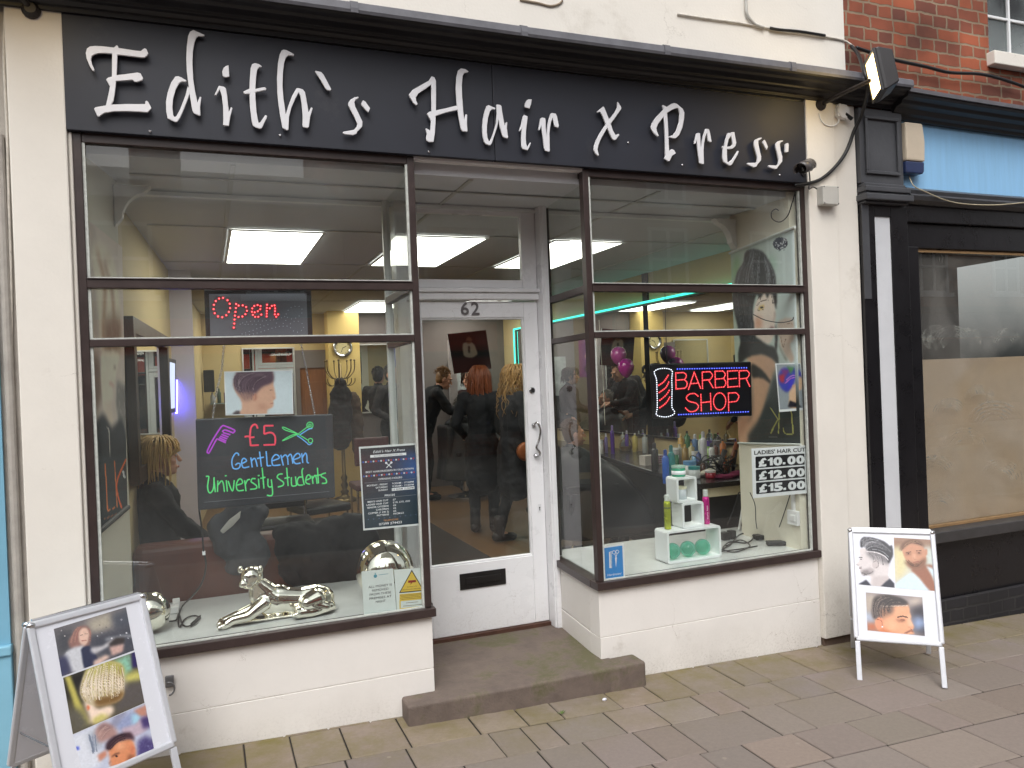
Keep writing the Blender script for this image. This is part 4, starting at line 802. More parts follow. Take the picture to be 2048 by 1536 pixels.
chalk('chalk_blue', [[(665,555),(655,525),(620,525),(580,590),(572,660),(590,725),(640,735),(675,715),(685,670),(650,660),(620,685)],[(715,660),(770,630),(755,600),(725,595),(705,640),(715,700),(740,720),(810,705)],[(830,580),(850,715)],[(835,640),(870,595),(895,610),(920,705)],[(950,500),(975,705)],[(915,595),(1010,575)],[(1040,495),(1055,695)],[(1055,695),(1110,690)],[(1125,625),(1215,590),(1200,550),(1160,545),(1120,600),(1125,670),(1150,690),(1235,680)],[(1240,545),(1275,690)],[(1260,580),(1300,545),(1330,580),(1340,680)],[(1335,570),(1370,535),(1390,570),(1405,665)],[(1420,610),(1500,575),(1490,530),(1455,530),(1415,580),(1420,640),(1450,665),(1510,655)],[(1525,520),(1540,655)],[(1535,580),(1575,520),(1595,560),(1600,640),(1625,655)]], 2.6, (104,176,246))
chalk('chalk_green', [[(215,840),(255,840),(250,900),(240,980),(255,1050),(285,1060),(320,1000),(330,850)],[(325,860),(345,1055)],[(380,895),(375,1050)],[(380,960),(430,900),(455,940),(470,1050)],[(495,890),(510,1045)],[(476,832),(500,827)],[(520,900),(580,1040),(605,890)],[(635,960),(715,930),(700,880),(665,880),(635,940),(640,1010),(670,1035),(735,1025)],[(745,890),(765,1040)],[(755,950),(785,890),(820,880)],[(895,870),(850,870),(835,910),(870,935),(910,970),(900,1005),(820,1015)],[(935,870),(945,1000)],[(926,830),(950,825)],[(985,720),(1010,1005)],[(960,865),(1030,850)],[(1065,870),(1065,960),(1090,985),(1115,975)],[(1110,880),(1125,1085),(1050,1095)],[(1265,805),(1215,810),(1190,850),(1230,885),(1275,920),(1270,960),(1200,985)],[(1320,720),(1340,970)],[(1290,865),(1360,850)],[(1385,850),(1385,940),(1400,970),(1450,965)],[(1440,840),(1455,965)],[(1545,725),(1530,760),(1535,830),(1560,955)],[(1540,850),(1490,850),(1465,900),(1480,955),(1540,955)],[(1585,890),(1645,860),(1630,820),(1600,830),(1580,890),(1590,930),(1640,945)],[(1665,830),(1680,940)],[(1670,880),(1705,825),(1725,860),(1735,940)],[(1740,720),(1755,935)],[(1715,830),(1790,815)],[(1855,790),(1800,810),(1795,840),(1850,870),(1862,925),(1800,935)]], 2.5, (92,226,130))
chalk('chalk_purple', [[(245,520),(238,490),(300,360),(400,200),(440,152),(475,150),(605,205),(600,235),(580,247)],[(245,520),(268,505),(355,345),(375,330)],[(440,230),(480,205),(590,245)],[(450,240),(550,270)],[(430,265),(525,300)],[(410,290),(510,325)],[(395,310),(495,355)],[(380,330),(490,378)]], 2.8, (186,66,216))
ring = lambda cx, cy, r: [(cx+r*math.cos(a), cy+r*math.sin(a)) for a in np.linspace(0, 6.28, 14)]
chalk('chalk_green', [[(1258,170),(1290,170),(1440,240),(1475,262)],[(1258,172),(1300,205),(1420,243),(1470,262)],[(1475,262),(1600,165),(1630,150)],ring(1638,140,42),ring(1638,142,16),[(1258,350),(1290,343),(1430,280),(1475,262)],[(1260,350),(1310,318),(1400,272),(1475,262)],[(1475,262),(1540,300),(1612,345)],ring(1645,350,30)], 1.7, (92,226,130))
chalk('chalk_blue', [[(1460,280),(1520,320),(1590,375),(1625,405),(1668,385)],[(1500,272),(1560,232),(1620,195),(1672,182)]], 2.0, (104,176,246))
mb = MB(); C = Tc((380,830), 6.827); strokes3(mb, [C([(195,1192),(1900,1045)])], .8, lambda u, v: f.px(u, v, .001), f.n*-.0008); mb.build('ledge', M('ledge_grey', (118,122,130), .5), t)

# ---- print of a man's haircut over the chalkboard
f = FY(.085); t = thing('haircut_print', 'white photo print of the back of a man\'s cropped head above the chalkboard', 'photo', f.px(518, 830))
q = quad_on(f, [(448,743),(585,740),(587,828),(451,831)]); mb = MB(); slab(mb, q, f.n, .003); mb.build('card', card_white, t)
C = Tc((370,560), 5.12); qi = quad_on(f, [(450,745),(583,742),(585,826),(453,829)], .001)
picture('photo', t, qi, (120, 78), (216,228,236), [
 ('p', C([(545,930),(640,922),(760,925),(880,930),(905,990),(905,1060),(930,1200),(905,1230),(900,1300),(840,1330),(820,1380),(560,1380),(585,1310),(570,1220),(530,1170),(500,1100),(497,1040),(515,980)]), (222,176,152), 1),
 ('p', C([(545,930),(640,915),(760,915),(880,925),(908,980),(895,1050),(800,1090),(735,1150),(700,1195),(610,1190),(550,1160),(510,1110),(496,1040),(515,975)]), (98,78,92), 2), ('p', C([(560,1150),(700,1150),(720,1200),(640,1240),(580,1220)]), (164,130,122), 4),
 ('s', (C([(560,980),(640,960),(740,965),(830,990)]), 2.5), (140,120,128), 2), ('e', (*T1((370,560),5.12)(715,1200), 4.5, 8), (206,150,128), 1), ('p', C([(480,1375),(520,1340),(560,1335),(560,1380)]), (90,80,84), 1), ('s', (C([(870,1130),(895,1125)]), 1.2), (110,84,80), 0), ('p', C([(890,1190),(925,1205),(905,1235)]), (206,156,136), 1), ('s', (C([(875,1265),(902,1262)]), 1.2), (176,110,104), 0), ('p', C([(760,1260),(840,1290),(850,1330),(740,1330)]), (206,156,134), 4), ('s', (C([(705,1180),(722,1175),(728,1205),(712,1228)]), 1.2), (176,120,104), 0)]+hs(C, [[(510,1100),(500,1000),(560,940),(680,920)],[(580,1160),(560,1050),(640,970),(780,935)],[(720,1180),(720,1090),(780,1020),(890,970)]], 80, [(84,66,80),(120,100,112),(150,132,140),(70,54,66)], .8, 21, .5)+hs(C, [[(530,1140),(560,1190),(600,1230)],[(720,1170),(720,1210),(700,1250)]], 40, [(150,116,110),(186,146,132),(130,100,100)], .7, 22, .6), print_mat)
# ---- price menu
f = FY(.040); t = thing('price_menu', 'dark price list with opening hours and white border on the left window pane', 'price list', f.px(786, 1055))
q = [(718,894),(832,886),(846,1050),(727,1061)]; q3 = quad_on(f, q); mb = MB(); slab(mb, q3, f.n, .004); mb.build('border', card_white, t)
def mbg(s, tt):
    a = np.stack([60-34*s, 30+24*s, 42+44*s], -1); b = np.array([30,52,66.]); w_ = np.clip((tt-.35)/.4, 0, 1)[...,None]; g = np.exp(-((s-1)**2/.12+(tt-.3)**2/.04))[...,None]
    c_ = a*(1-w_)+b*w_+g*np.array([0,30,70]); tp = np.clip((.12-tt)/.12, 0, 1)[...,None]; return c_*(1-tp)+np.array([24,26,36])*tp
ins = lambda q, k: [tuple(np.array(p)*(1-k)+np.mean(q, 0)*k) for p in q]
picture('panel', t, quad_on(f, ins(q, .045), .0006), (60, 90), mbg, [], poster_mat, .03)
tl, tr, br, bl = [np.array(p) for p in q3]; ex = tr-tl; ey = tl-bl; W_, H_ = np.linalg.norm(ex), np.linalg.norm(ey)
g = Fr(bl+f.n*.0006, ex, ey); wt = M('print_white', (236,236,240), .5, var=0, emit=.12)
def mt(txt, x, y, h, w_=None, al='CENTER', m=wt, b=.01): text_obj(txt, g, x*W_, y*H_, h*H_, t, m, d=.0008, width=w_*W_ if w_ else None, align=al, bold=b)
text_obj('Edith\'s Hair X Press', g, .5*W_, .915*H_, .030*H_, t, wt, d=.0008, width=.56*W_, shear=.3)
mb = MB(); g.rect(mb, .17*W_, .80*W_, .862*H_, .892*H_, .0006, .0004); mb.build('strip', wt, t); text_obj('ROYAL LEAMINGTON SPA', g, .485*W_, .869*H_, .016*H_, t, M('print_dark', (40,40,50), .5), d=.0009, width=.5*W_)
for yy in (.815, .645):
    for k_, (nm_, cl) in enumerate((('dot_blue', (52,92,190)), ('dot_white', (220,222,230)), ('dot_red', (190,44,62)))):
        mb = MB()
        for j in range(7): mb.lathe([(.0155*W_,0),(.0155*W_,.0003)], g.p((.045+.132*j+.044*k_)*W_, yy*H_, .0003), g.n, 10)
        mb.build('dotted_band', M(nm_, cl, .5, var=0), t)
mb = MB()
for a, b in (((.44,.725),(.53,.785)), ((.53,.725),(.44,.785))):
    mb.bar(g.p(a[0]*W_, a[1]*H_, .0006), g.p(b[0]*W_, b[1]*H_, .0006), .012*W_, .0006, g.n); mb.lathe([(.02*W_,0),(.02*W_,.0005)], g.p(b[0]*W_, b[1]*H_, .0004), g.n, 10)
mb.build('scissors_mark', wt, t)
mt('BEST HAIRDRESSERS IN OLD TOWN', .5, .682, .021, .84); mt('OPENING HOURS', .5, .585, .022, .42)
mb = MB()
for yy in (.565, .368): g.rect(mb, .05*W_, .95*W_, (yy-.0015)*H_, (yy+.0015)*H_, .0006, .0004)
mb.build('rule', M('rule_grey', (150,150,158), .5), t)
for k_, (a, b) in enumerate((('MONDAY - FRIDAY', '9:30AM - 17:30PM'), ('SATURDAY', '9:30AM - 17:45PM'), ('SUNDAY', ''))):
    mt(a, .45, .52-.034*k_, .020, (.36, .21, .165)[k_], 'RIGHT'); 
    if b: mt(b, .53, .52-.034*k_, .020, .38, 'LEFT')
mb = MB(); g.rect(mb, .52*W_, .92*W_, .440*H_, .474*H_, .0006, .0004); mb.build('strip', wt, t); text_obj('10.30AM 15:00PM', g, .72*W_, .447*H_, .020*H_, t, MATS['print_dark'], d=.0009, width=.37*W_, bold=.012)
mt('PRICES', .48, .382, .022, .18)
for k_, (a, b, wa, wb) in enumerate((('MEN\'S HAIR CUT', '£7', .36, .05), ('LADIES HAIR CUT', '£10, £15, £20', .38, .30), ('SENIOR CITIZENS', '£6', .37, .05), ('CHILDREN', '£6', .22, .05), ('CLIPPER (1 OR 2)', '£5', .36, .05), ('PATTERNS', 'FROM £3', .21, .18))):
    mt(a, .45, .325-.0345*k_, .020, wa, 'RIGHT'); mt(b, .53, .325-.0345*k_, .020, wb, 'LEFT')
text_obj('TELEPHONE', g, .48*W_, .083*H_, .020*H_, t, M('print_orange', (206,140,70), .5, var=0), d=.0008, width=.26*W_, bold=.01); mt('07399 274423', .47, .040, .028, .40)
mb = MB()
for j in range(10): mb.lathe([(.007*W_,0),(.007*W_,.0003)], g.p((.09+.093*j)*W_, .125*H_, .0003), g.n, 8)
mb.build('dotted_band', M('dot_lilac', (120,130,180), .5), t)
# ---- notices at the corner
f = FY(.034)
def notice(name, label, q, cat='notice'):
    t = thing(name, label, cat, f.px(*((np.array(q[2])+np.array(q[3]))/2))); q3 = quad_on(f, q); mb = MB(); slab(mb, q3, f.n, .0025); mb.build('card', M('laminated', (222,230,228), .25, var=.05, coat=.4), t)
    tl, tr, br, bl = q3; g = Fr(bl+f.n*.0004, br-bl, tl-bl); return t, g, np.linalg.norm(br-bl), np.linalg.norm(tl-bl)
t, g, W_, H_ = notice('money_notice', 'white laminated notice saying all money is removed at night', [(723,1143),(786,1137),(793,1222),(728,1231)])
pb = M('print_black', (34,36,40), .5, var=0)
for k_, (s_, w_) in enumerate((('ALL MONEY IS', .72), ('REMOVED', .5), ('FROM THESE', .66), ('PREMISES AT', .68), ('NIGHT', .3))): text_obj(s_, g, .52*W_, (.60-.088*k_)*H_, .052*H_, t, pb, d=.0006, width=w_*W_)
cb = M('crest_blue', (80,150,170), .5, var=0); mb = MB(); mb.lathe([(.055*W_,0),(.055*W_,.0004)], g.p(.38*W_, .86*H_, .0003), g.n, 14); mb.lathe([(.02*W_,0),(.02*W_,.0004)], g.p(.38*W_, .92*H_, .0003), g.n, 8); g.rect(mb, .48*W_, .78*W_, .872*H_, .882*H_, .0005, .0003); mb.build('crest', cb, t)
t, g, W_, H_ = notice('camera_notice', 'yellow triangle security camera warning notice beside the window corner post', [(788,1140),(848,1135),(854,1216),(794,1222)])
yl = M('warn_yellow', (222,190,76), .45, var=.05); dk = M('print_black')
mb = MB(); g.poly(mb, [(.06*W_,.43*H_),(.90*W_,.43*H_),(.48*W_,.97*H_)], .0005, .0004); mb.build('triangle', dk, t)
mb = MB(); g.poly(mb, [(.105*W_,.45*H_),(.855*W_,.45*H_),(.48*W_,.93*H_)], .0009, .0004); g.rect(mb, .08*W_, .90*W_, .23*H_, .40*H_, .0005, .0003); g.rect(mb, .08*W_, .12*W_, .06*H_, .23*H_, .0005, .0003); g.rect(mb, .86*W_, .90*W_, .06*H_, .23*H_, .0005, .0003); g.rect(mb, .08*W_, .90*W_, .04*H_, .06*H_, .0005, .0003); mb.build('triangle_fill', yl, t)
mb = MB(); g.rect(mb, .36*W_, .62*W_, .66*H_, .715*H_, .0013, .0004); g.poly(mb, [(.45*W_,.66*H_),(.50*W_,.66*H_),(.43*W_,.60*H_)], .0013, .0004); mb.build('camera_mark', M('camera_red', (150,50,40), .5), t)
text_obj('24 HOUR CCTV', g, .49*W_, .55*H_, .022*H_, t, dk, d=.0012, width=.34*W_); text_obj('RECORDING IN OPERATION', g, .48*W_, .485*H_, .026*H_, t, dk, d=.0012, width=.62*W_)
mb = MB()
for yy, a, b in ((.365,.1,.88),(.335,.12,.86),(.30,.1,.88),(.265,.14,.84),(.17,.3,.7),(.10,.2,.82)): g.rect(mb, a*W_, b*W_, yy*H_, (yy+.010)*H_, .0007, .0002)
mb.build('small_print', M('print_brown', (120,96,40), .5), t)

# ---- silver balls, leopard statue
def ball(name, label, c, r, mat, grp=None):
    mb = MB(); mb.ell(c, r, 40); return mb.build(name, mat, None, smooth=True, label=label, cat='ornament', group=grp)
ball('silver_ball', 'large mirrored silver ball behind the notices in the left window', (1.338, .29, .5895+.151), .151, silver_mat)
ball('silver_ball', 'small mirrored silver ball half hidden by the left pavement sign', (.213, .275, .5895+.094), .094, silver_mat)
mb = MB(); Yl = .205
lp = Tc((420,1110), 7.314)
def lx(x, y, dy=0): u, v = 420+x/7.314, 1110+y/7.314; return oy(u, v, Yl+dy)
cp = lambda a, b, ra, rb, n=12: mb.cap(a, b, ra, rb, n)
Z0 = .592
cp(lx(980,640), lx(1330,640), .062, .056); cp(lx(840,600), lx(1000,640), .056, .06); cp(lx(1330,640), lx(1560,600), .056, .060); cp(lx(1560,600), lx(1680,690), .060, .05)
mb.ell(lx(1000,650), (.075,.055,.075), 16); mb.ell(lx(1240,680), (.09,.055,.055), 16); mb.ell(lx(850,640), (.06,.052,.085), 16); mb.ell(lx(1600,640,-.005), (.075,.062,.068), 16)
cp(lx(860,560), lx(690,420), .052, .040); cp(lx(690,600), lx(680,430), .040, .038)                      # chest, neck
mb.ell(lx(600,320,-.012), (.050,.052,.052), 18); mb.ell(lx(640,300), (.046,.05,.048), 16)                 # skull
cp(lx(600,330,-.02), lx(505,400,-.035), .035, .024); mb.ell(lx(490,425,-.045), (.024,.024,.018), 12); mb.ell(lx(480,385,-.052), (.013,.012,.008), 10)   # muzzle, chin, nose
mb.ell(lx(520,300,-.045), (.014,.012,.009), 10); mb.ell(lx(610,295,-.052), (.016,.012,.010), 10)         # brows
mb.ell(lx(560,440,-.03), (.030,.03,.018), 12)
for ex_, ey_, dy in ((445,215,.03), (735,210,-.01)): mb.ell(lx(ex_, ey_, dy), (.015,.010,.020), 10)
# forelegs, near and far
cp(lx(800,700,-.035), lx(560,890,-.05), .036, .025); cp(lx(560,890,-.05), lx(330,950,-.055), .025, .022); cp(lx(330,950,-.055), lx(205,1035,-.055), .022, .024)
cp(lx(640,780,.04), lx(420,870,.035), .030, .022); cp(lx(420,870,.035), lx(180,980,.02), .022, .021)
for k_ in range(4):
    a = lx(215,1030,-.077+.014*k_); cp(a, a+np.array([-.028,-.002,-.006]), .0085, .0075, 8); b = lx(190,985,-.0+.012*k_); cp(b, b+np.array([-.024,-.0,-.006]), .0078, .007, 8)
# hind leg: thigh, shank, paw
cp(lx(1560,640,-.04), lx(1420,700,-.065), .050, .036); cp(lx(1420,700,-.065), lx(1700,760,-.06), .030, .026); cp(lx(1760,740,-.05), lx(1500,830,-.07), .026, .024); cp(lx(1500,830,-.07), lx(1290,850,-.075), .024, .026)
for k_ in range(4):
    a = lx(1290,860,-.098+.013*k_); cp(a, a+np.array([-.024,0,-.006]), .0082, .0074, 8)
cp(lx(1690,700,.02), lx(1790,760,-.0), .030, .018)
# base
P0, P1 = oz(440, 1258, Z0), oz(668, 1214, Z0)
mb.obox((np.array([.56,.19,.595])+np.array([1.05,.235,.595]))/2, (.23,.0,0), (0,.035,0), (0,0,.0055))
lo = min(p[2] for p in mb.v); mb.v = [(x, y, max(z, .5885)) for x, y, z in mb.v]
leo = mb.build('leopard_statue', silver_mat, None, smooth=True, label='silver plated statue of a lying leopard on the white window board', cat='statue', remesh=.0042, smo=3)
mb = MB()
# ---- leads and plugs in the left window
def lead(label, P, r, mat=black_plastic, cat='cable', name='power_lead', extra=None, n=6):
    mb = MB(); mb.tube(spline([np.array(p, float) for p in P], 6), r, n)
    if extra: extra(mb)
    return mb.build(name, mat, None, smooth=True, label=label, cat=cat)
zt = .5875
def ex1(mb): a, b = oz(385, 1248, zt+.012), oz(398, 1236, zt+.012); mb.obox((a+b)/2, (b-a)/2*1.2, (.006,.010,0), (0,0,.009))
lead('black lead hanging from the chalkboard and curling to an inline switch', [oy(398,1020,.13), oy(404,1060,.14), oy(407,1100,.16), oy(412,1130,.2), oy(404,1165,.26), oy(385,1192,.36), oz(365,1212,zt+.01), oz(357,1235,zt+.006), oz(359,1254,zt+.006), oz(368,1240,zt+.006), oz(380,1233,zt+.006), oz(394,1232,zt+.008), oz(396,1240,zt+.008), oz(382,1251,zt+.008), oz(366,1250,zt+.006), oz(358,1228,zt+.006), oz(352,1240,zt+.006), oz(338,1243,zt+.006)], .0042, extra=ex1)
mb = MB(); q = oy(408, 1106, .165); mb.box(q[0]-.007, q[0]+.006, q[1]-.006, q[1]+.006, q[2]-.009, q[2]+.009); mb.build('cable_tag', card_white, None, label='small white tag wrapped round the hanging black lead', cat='tag')
mb = MB(); q = oz(345, 1226, zt); mb.box(q[0]-.03, q[0]+.03, q[1]-.02, q[1]+.045, q[2], q[2]+.035); mb.box(q[0]+.0, q[0]+.035, q[1]+.046, q[1]+.06, q[2], q[2]+.06); mb.build('socket', white_plastic, None, bevel=.004, label='white mains socket box on the left window board beside the small silver ball', cat='socket')

# ================================================================== RIGHT WINDOW
fw_r = Fr((3.885, 0, 0), (0,-1,0), (0,0,1))     # right return wall, normal -x
C = Tc((1430,440), 3.34)
t = thing('hair_poster', 'tall poster of a black haired woman glancing sideways on the right window wall', 'poster', (3.88, .3, 1.24))
q = [(1461,506),(1588,455),(1601,887),(1477,884)]
def pbg(s, tt):
    a = np.array([172,186,170.]); b = np.array([214,228,228.]); c_ = a*(1-s[...,None])+b*s[...,None]; d_ = np.clip((tt-.62)/.2, 0, 1)[...,None]; return c_*(1-d_)+np.array([66,76,76.])*d_
picture('print', t, quad_on(fw_r, q, .004), (110, 210), pbg, [
 ('p', C([(130,235),(170,250),(160,400),(125,430),(110,330)]), (120,170,110), 5), ('p', C([(350,250),(400,280),(405,330),(370,300)]), (120,180,140), 5),
 ('p', C([(250,640),(310,480),(390,480),(402,560),(403,690),(396,760),(370,820),(330,828),(280,800),(262,740)]), (240,222,208), 1), ('e', (1430+290/3.34, 440+690/3.34, 8, 14), (224,170,140), 3),
 ('p', C([(200,905),(300,885),(390,915),(405,990),(375,1080),(350,1180),(310,1300),(232,1475),(155,1475),(150,1340),(245,1320),(240,1000)]), (205,164,134), 2), ('p', C([(240,1000),(250,1320),(200,1400),(160,1470),(150,1350)]), (176,132,104), 4),
 ('p', C([(405,1000),(425,1100),(590,1250),(600,1490),(225,1480),(310,1310),(362,1150)]), (50,58,58), 3),
 ('p', C([(165,840),(255,780),(345,832),(405,860),(425,965),(380,925),(300,895),(205,925),(160,975)]), (32,35,34), 1),
 ('p', C([(128,440),(148,350),(188,290),(200,225),(235,195),(300,205),(340,240),(395,345),(408,440),(412,590),(398,560),(385,500),(365,490),(350,520),(330,485),(300,520),(280,495),(262,540),(252,600),(258,700),(268,800),(230,870),(178,900),(168,800),(150,700),(118,560)]), (14,14,16), 1),
 ('p', C([(245,965),(300,990),(355,1050),(372,1090),(310,1055),(250,1050)]), (48,46,44), 1), ('p', C([(405,700),(420,760),(412,880),(400,860)]), (40,38,36), 1),
 ('s', (C([(215,260),(245,215),(290,230)]), 2.0), (110,112,116), 1), ('s', (C([(180,420),(200,340),(260,300)]), 1.5), (80,82,86), 1), ('s', (C([(280,420),(320,380),(370,400)]), 1.5), (66,68,72), 1), ('s', (C([(140,560),(170,700),(200,800)]), 1.2), (60,62,66), 1),
 *hs(C, [[(140,420),(160,340),(200,270),(215,205)],[(230,440),(240,330),(260,250),(270,200)],[(330,440),(330,340),(320,260),(320,215)],[(405,440),(395,360),(360,280),(340,235)]], 60, [(50,52,56),(84,86,90),(16,16,18),(110,112,118)], .9, 31), *hs(C, [[(130,460),(140,580),(165,700),(180,860)],[(200,480),(210,600),(220,720),(230,850)],[(255,600),(262,700),(262,800),(235,870)]], 44, [(44,44,48),(70,72,76),(14,14,16)], .9, 32), *hs(C, [[(250,560),(262,520),(290,485)],[(300,530),(305,505),(310,485)],[(400,560),(395,520),(380,480)]], 16, [(24,24,26)], 1.0, 33, .1), ('s', (C([(278,572),(305,545),(345,535)]), 1.4), (70,52,30), 0), ('p', C([(285,600),(300,572),(330,568),(325,590),(300,604)]), (222,186,96), 1), ('e', (1430+312/3.34, 440+585/3.34, 3.6, 2.1), (40,34,32), 0), ('s', (C([(284,602),(305,607),(330,592)]), .9), (30,26,26), 0), ('s', (C([(380,560),(396,550)]), 1.3), (50,40,36), 0), ('s', (C([(395,600),(398,650),(385,680)]), .9), (150,112,96), 1), ('p', C([(352,735),(375,715),(398,722),(396,760),(370,768)]), (116,60,62), 1),
 ('p', C([(415,690),(470,655),(522,672),(525,790),(500,832),(525,915),(518,950),(492,938),(440,845),(425,760)]), (212,190,172), 1), ('s', (C([(440,780),(455,850),(470,800),(495,790)]), 1.0), (130,106,92), 0), ('s', (C([(470,700),(500,690),(520,700)]), .8), (160,130,112), 0),
 ('s', (C([(425,830),(450,890),(480,940)]), 1.6), (120,112,90), 1),
 ('s', (C([(430,1262),(424,1424)]), 2.0), (176,176,96), 0), ('s', (C([(424,1335),(368,1252)]), 1.6), (176,176,96), 0), ('s', (C([(420,1330),(372,1424)]), 2.2), (176,176,96), 0), ('s', (C([(508,1262),(522,1424)]), 2.4), (176,176,96), 0), ('s', (C([(540,1427),(470,1427),(456,1390)]), 1.4), (176,176,96), 0), ('s', (C([(360,1450),(540,1456)]), 1.2), (96,104,100), 0, .6),
 ('e', (1430+436/3.34, 440+157/3.34, 15, 12.5, -.25), (34,44,66), 0), ('s', (C([(402,170),(410,150),(420,175),(428,160)]), .9), (226,230,236), 0), ('s', (C([(432,172),(438,150),(445,168),(452,150)]), .9), (226,230,236), 0), ('s', (C([(455,160),(462,125),(470,150),(478,120)]), 1.1), (226,230,236), 0), ('s', (C([(415,190),(445,186),(470,170)]), .8), (226,230,236), 0), ('s', (C([(410,208),(462,200)]), 1.0), (90,110,116), 0, .5)], poster_mat, .05)
mb = MB(); a, b = fw_r.px(1459,507,.012), fw_r.px(1590,454,.012); mb.tube([a, b], .009, 8); a, b = fw_r.px(1476,886,.008), fw_r.px(1602,889,.008); mb.tube([a, b], .006, 8); mb.build('hanging_rail', M('rail_pale', (206,212,206), .4), t)
lead('thin black wire curling loose across the tall hair poster', [fw_r.px(1505,628,.03), fw_r.px(1530,640,.04), fw_r.px(1560,645,.04), fw_r.px(1583,641,.04), fw_r.px(1587,634,.03)], .003)
lead('black wire curled in a hook near the top right corner of the window', [fw_r.px(1591,383,.02), fw_r.px(1583,410,.03), fw_r.px(1575,432,.03), fw_r.px(1560,444,.03), fw_r.px(1545,438,.03), fw_r.px(1543,425,.03), fw_r.px(1551,418,.03), fw_r.px(1557,421,.03)], .0035)
f = FY(.045); t = thing('hair_colour_photo', 'small photo of a head with rainbow coloured updo at the right window edge', 'photo', f.px(1585, 823))
mb = MB(); slab(mb, quad_on(f, [(1551,727),(1601,726),(1612,820),(1559,824)]), f.n, .0025); mb.build('card', card_white, t)
C = Tc((1430,440), 3.34)
picture('photo', t, quad_on(f, [(1553,729),(1600,728),(1611,815),(1560,819)], .0008), (60, 84), (150,158,164), [
 ('p', C([(495,1195),(500,1120),(540,1090),(575,1030),(590,1060),(585,1090),(578,1130),(555,1150),(560,1250),(495,1250)]), (222,184,150), 1), ('p', C([(485,1250),(500,1205),(550,1225),(580,1250)]), (36,34,44), 1),
 ('p', C([(440,1000),(490,985),(560,1000),(580,1050),(545,1040),(510,1120),(480,1150),(440,1120),(420,1060)]), (52,60,170), 2), ('p', C([(480,980),(530,985),(505,1030)]), (70,140,60), 2), ('p', C([(425,1040),(470,1020),(460,1090),(435,1080)]), (180,36,60), 2), ('p', C([(440,1000),(500,1000),(470,1050)]), (120,40,120), 2), ('p', C([(500,1060),(540,1040),(520,1100),(480,1140)]), (60,50,200), 2), ('s', (C([(470,1090),(505,1060),(540,1050)]), 1.2), (230,130,200), 0), ('s', (C([(475,1070),(510,1042),(545,1035)]), 1.0), (230,150,210), 0), ('e', (1430+525/3.34, 440+1110/3.34, 2.5, 3), (206,160,130), 0)], print_mat)
# ---- ladies' hair cut price sign
f = FY(.036); C = Tc((1500,880), 12.8); q = C([(38,222),(1440,132),(1492,1362),(82,1492)])
t = thing('haircut_price_sign', 'white ladies hair cut price sign with three black price bars', 'price sign', f.px(*((np.array(q[2])+np.array(q[3]))/2)))
mb = MB(); slab(mb, quad_on(f, q), f.n, .004); mb.build('card', card_white, t, bevel=.001)
tl, tr, br, bl = quad_on(f, q); g = Fr(bl, br-bl, tl-bl); W_, H_ = np.linalg.norm(br-bl), np.linalg.norm(tl-bl)
text_obj('LADIES\' HAIR CUT', g, .5*W_, .875*H_, .078*H_, t, pb, d=.0008, width=.93*W_, bold=.02)
for k_, s_ in enumerate(('£10.00', '£12.00', '£15.00')):
    y0 = (.60-.262*k_)*H_; h_ = .232*H_
    mb = MB(); rr = .02*H_; P = []
    for cx, cy, a0 in ((.945*W_-rr, y0+rr, -1.57), (.945*W_-rr, y0+h_-rr, 0), (.055*W_+rr, y0+h_-rr, 1.57), (.055*W_+rr, y0+rr, 3.14)): P += [(cx+rr*math.cos(a0+i*.52), cy+rr*math.sin(a0+i*.52)) for i in range(4)]
    g.poly(mb, P, .0007, .0005); mb.build('price_bar', M('price_black', (22,22,28), .4, var=.05), t)
    hh = .158*H_; yb = y0+.036*H_
    for ch, a_, b_ in zip(s_, (.085,.265,.37,.555,.645,.82), (.245,.36,.545,.605,.81,.985)):
        a_, b_ = .025+a_*.93, .025+b_*.93
        if ch == '1': mb = MB(); g.poly(mb, [((a_+(b_-a_)*x_)*W_, yb+hh*y_) for x_, y_ in ((.42,0),(1,0),(1,1),(.5,1),(.38,.84),(0,.76),(0,.60),(.42,.62))], .0016, .0006); mb.build('lettering', card_white, t)
        elif ch == '.': mb = MB(); g.rect(mb, a_*W_, b_*W_, yb, yb+.045*H_, .0016, .0006); mb.build('lettering', card_white, t)
        else: text_obj(ch, g, (a_+b_)/2*W_, yb, hh*.96, t, card_white, d=.0016, width=(b_-a_)*W_, bold=.055)
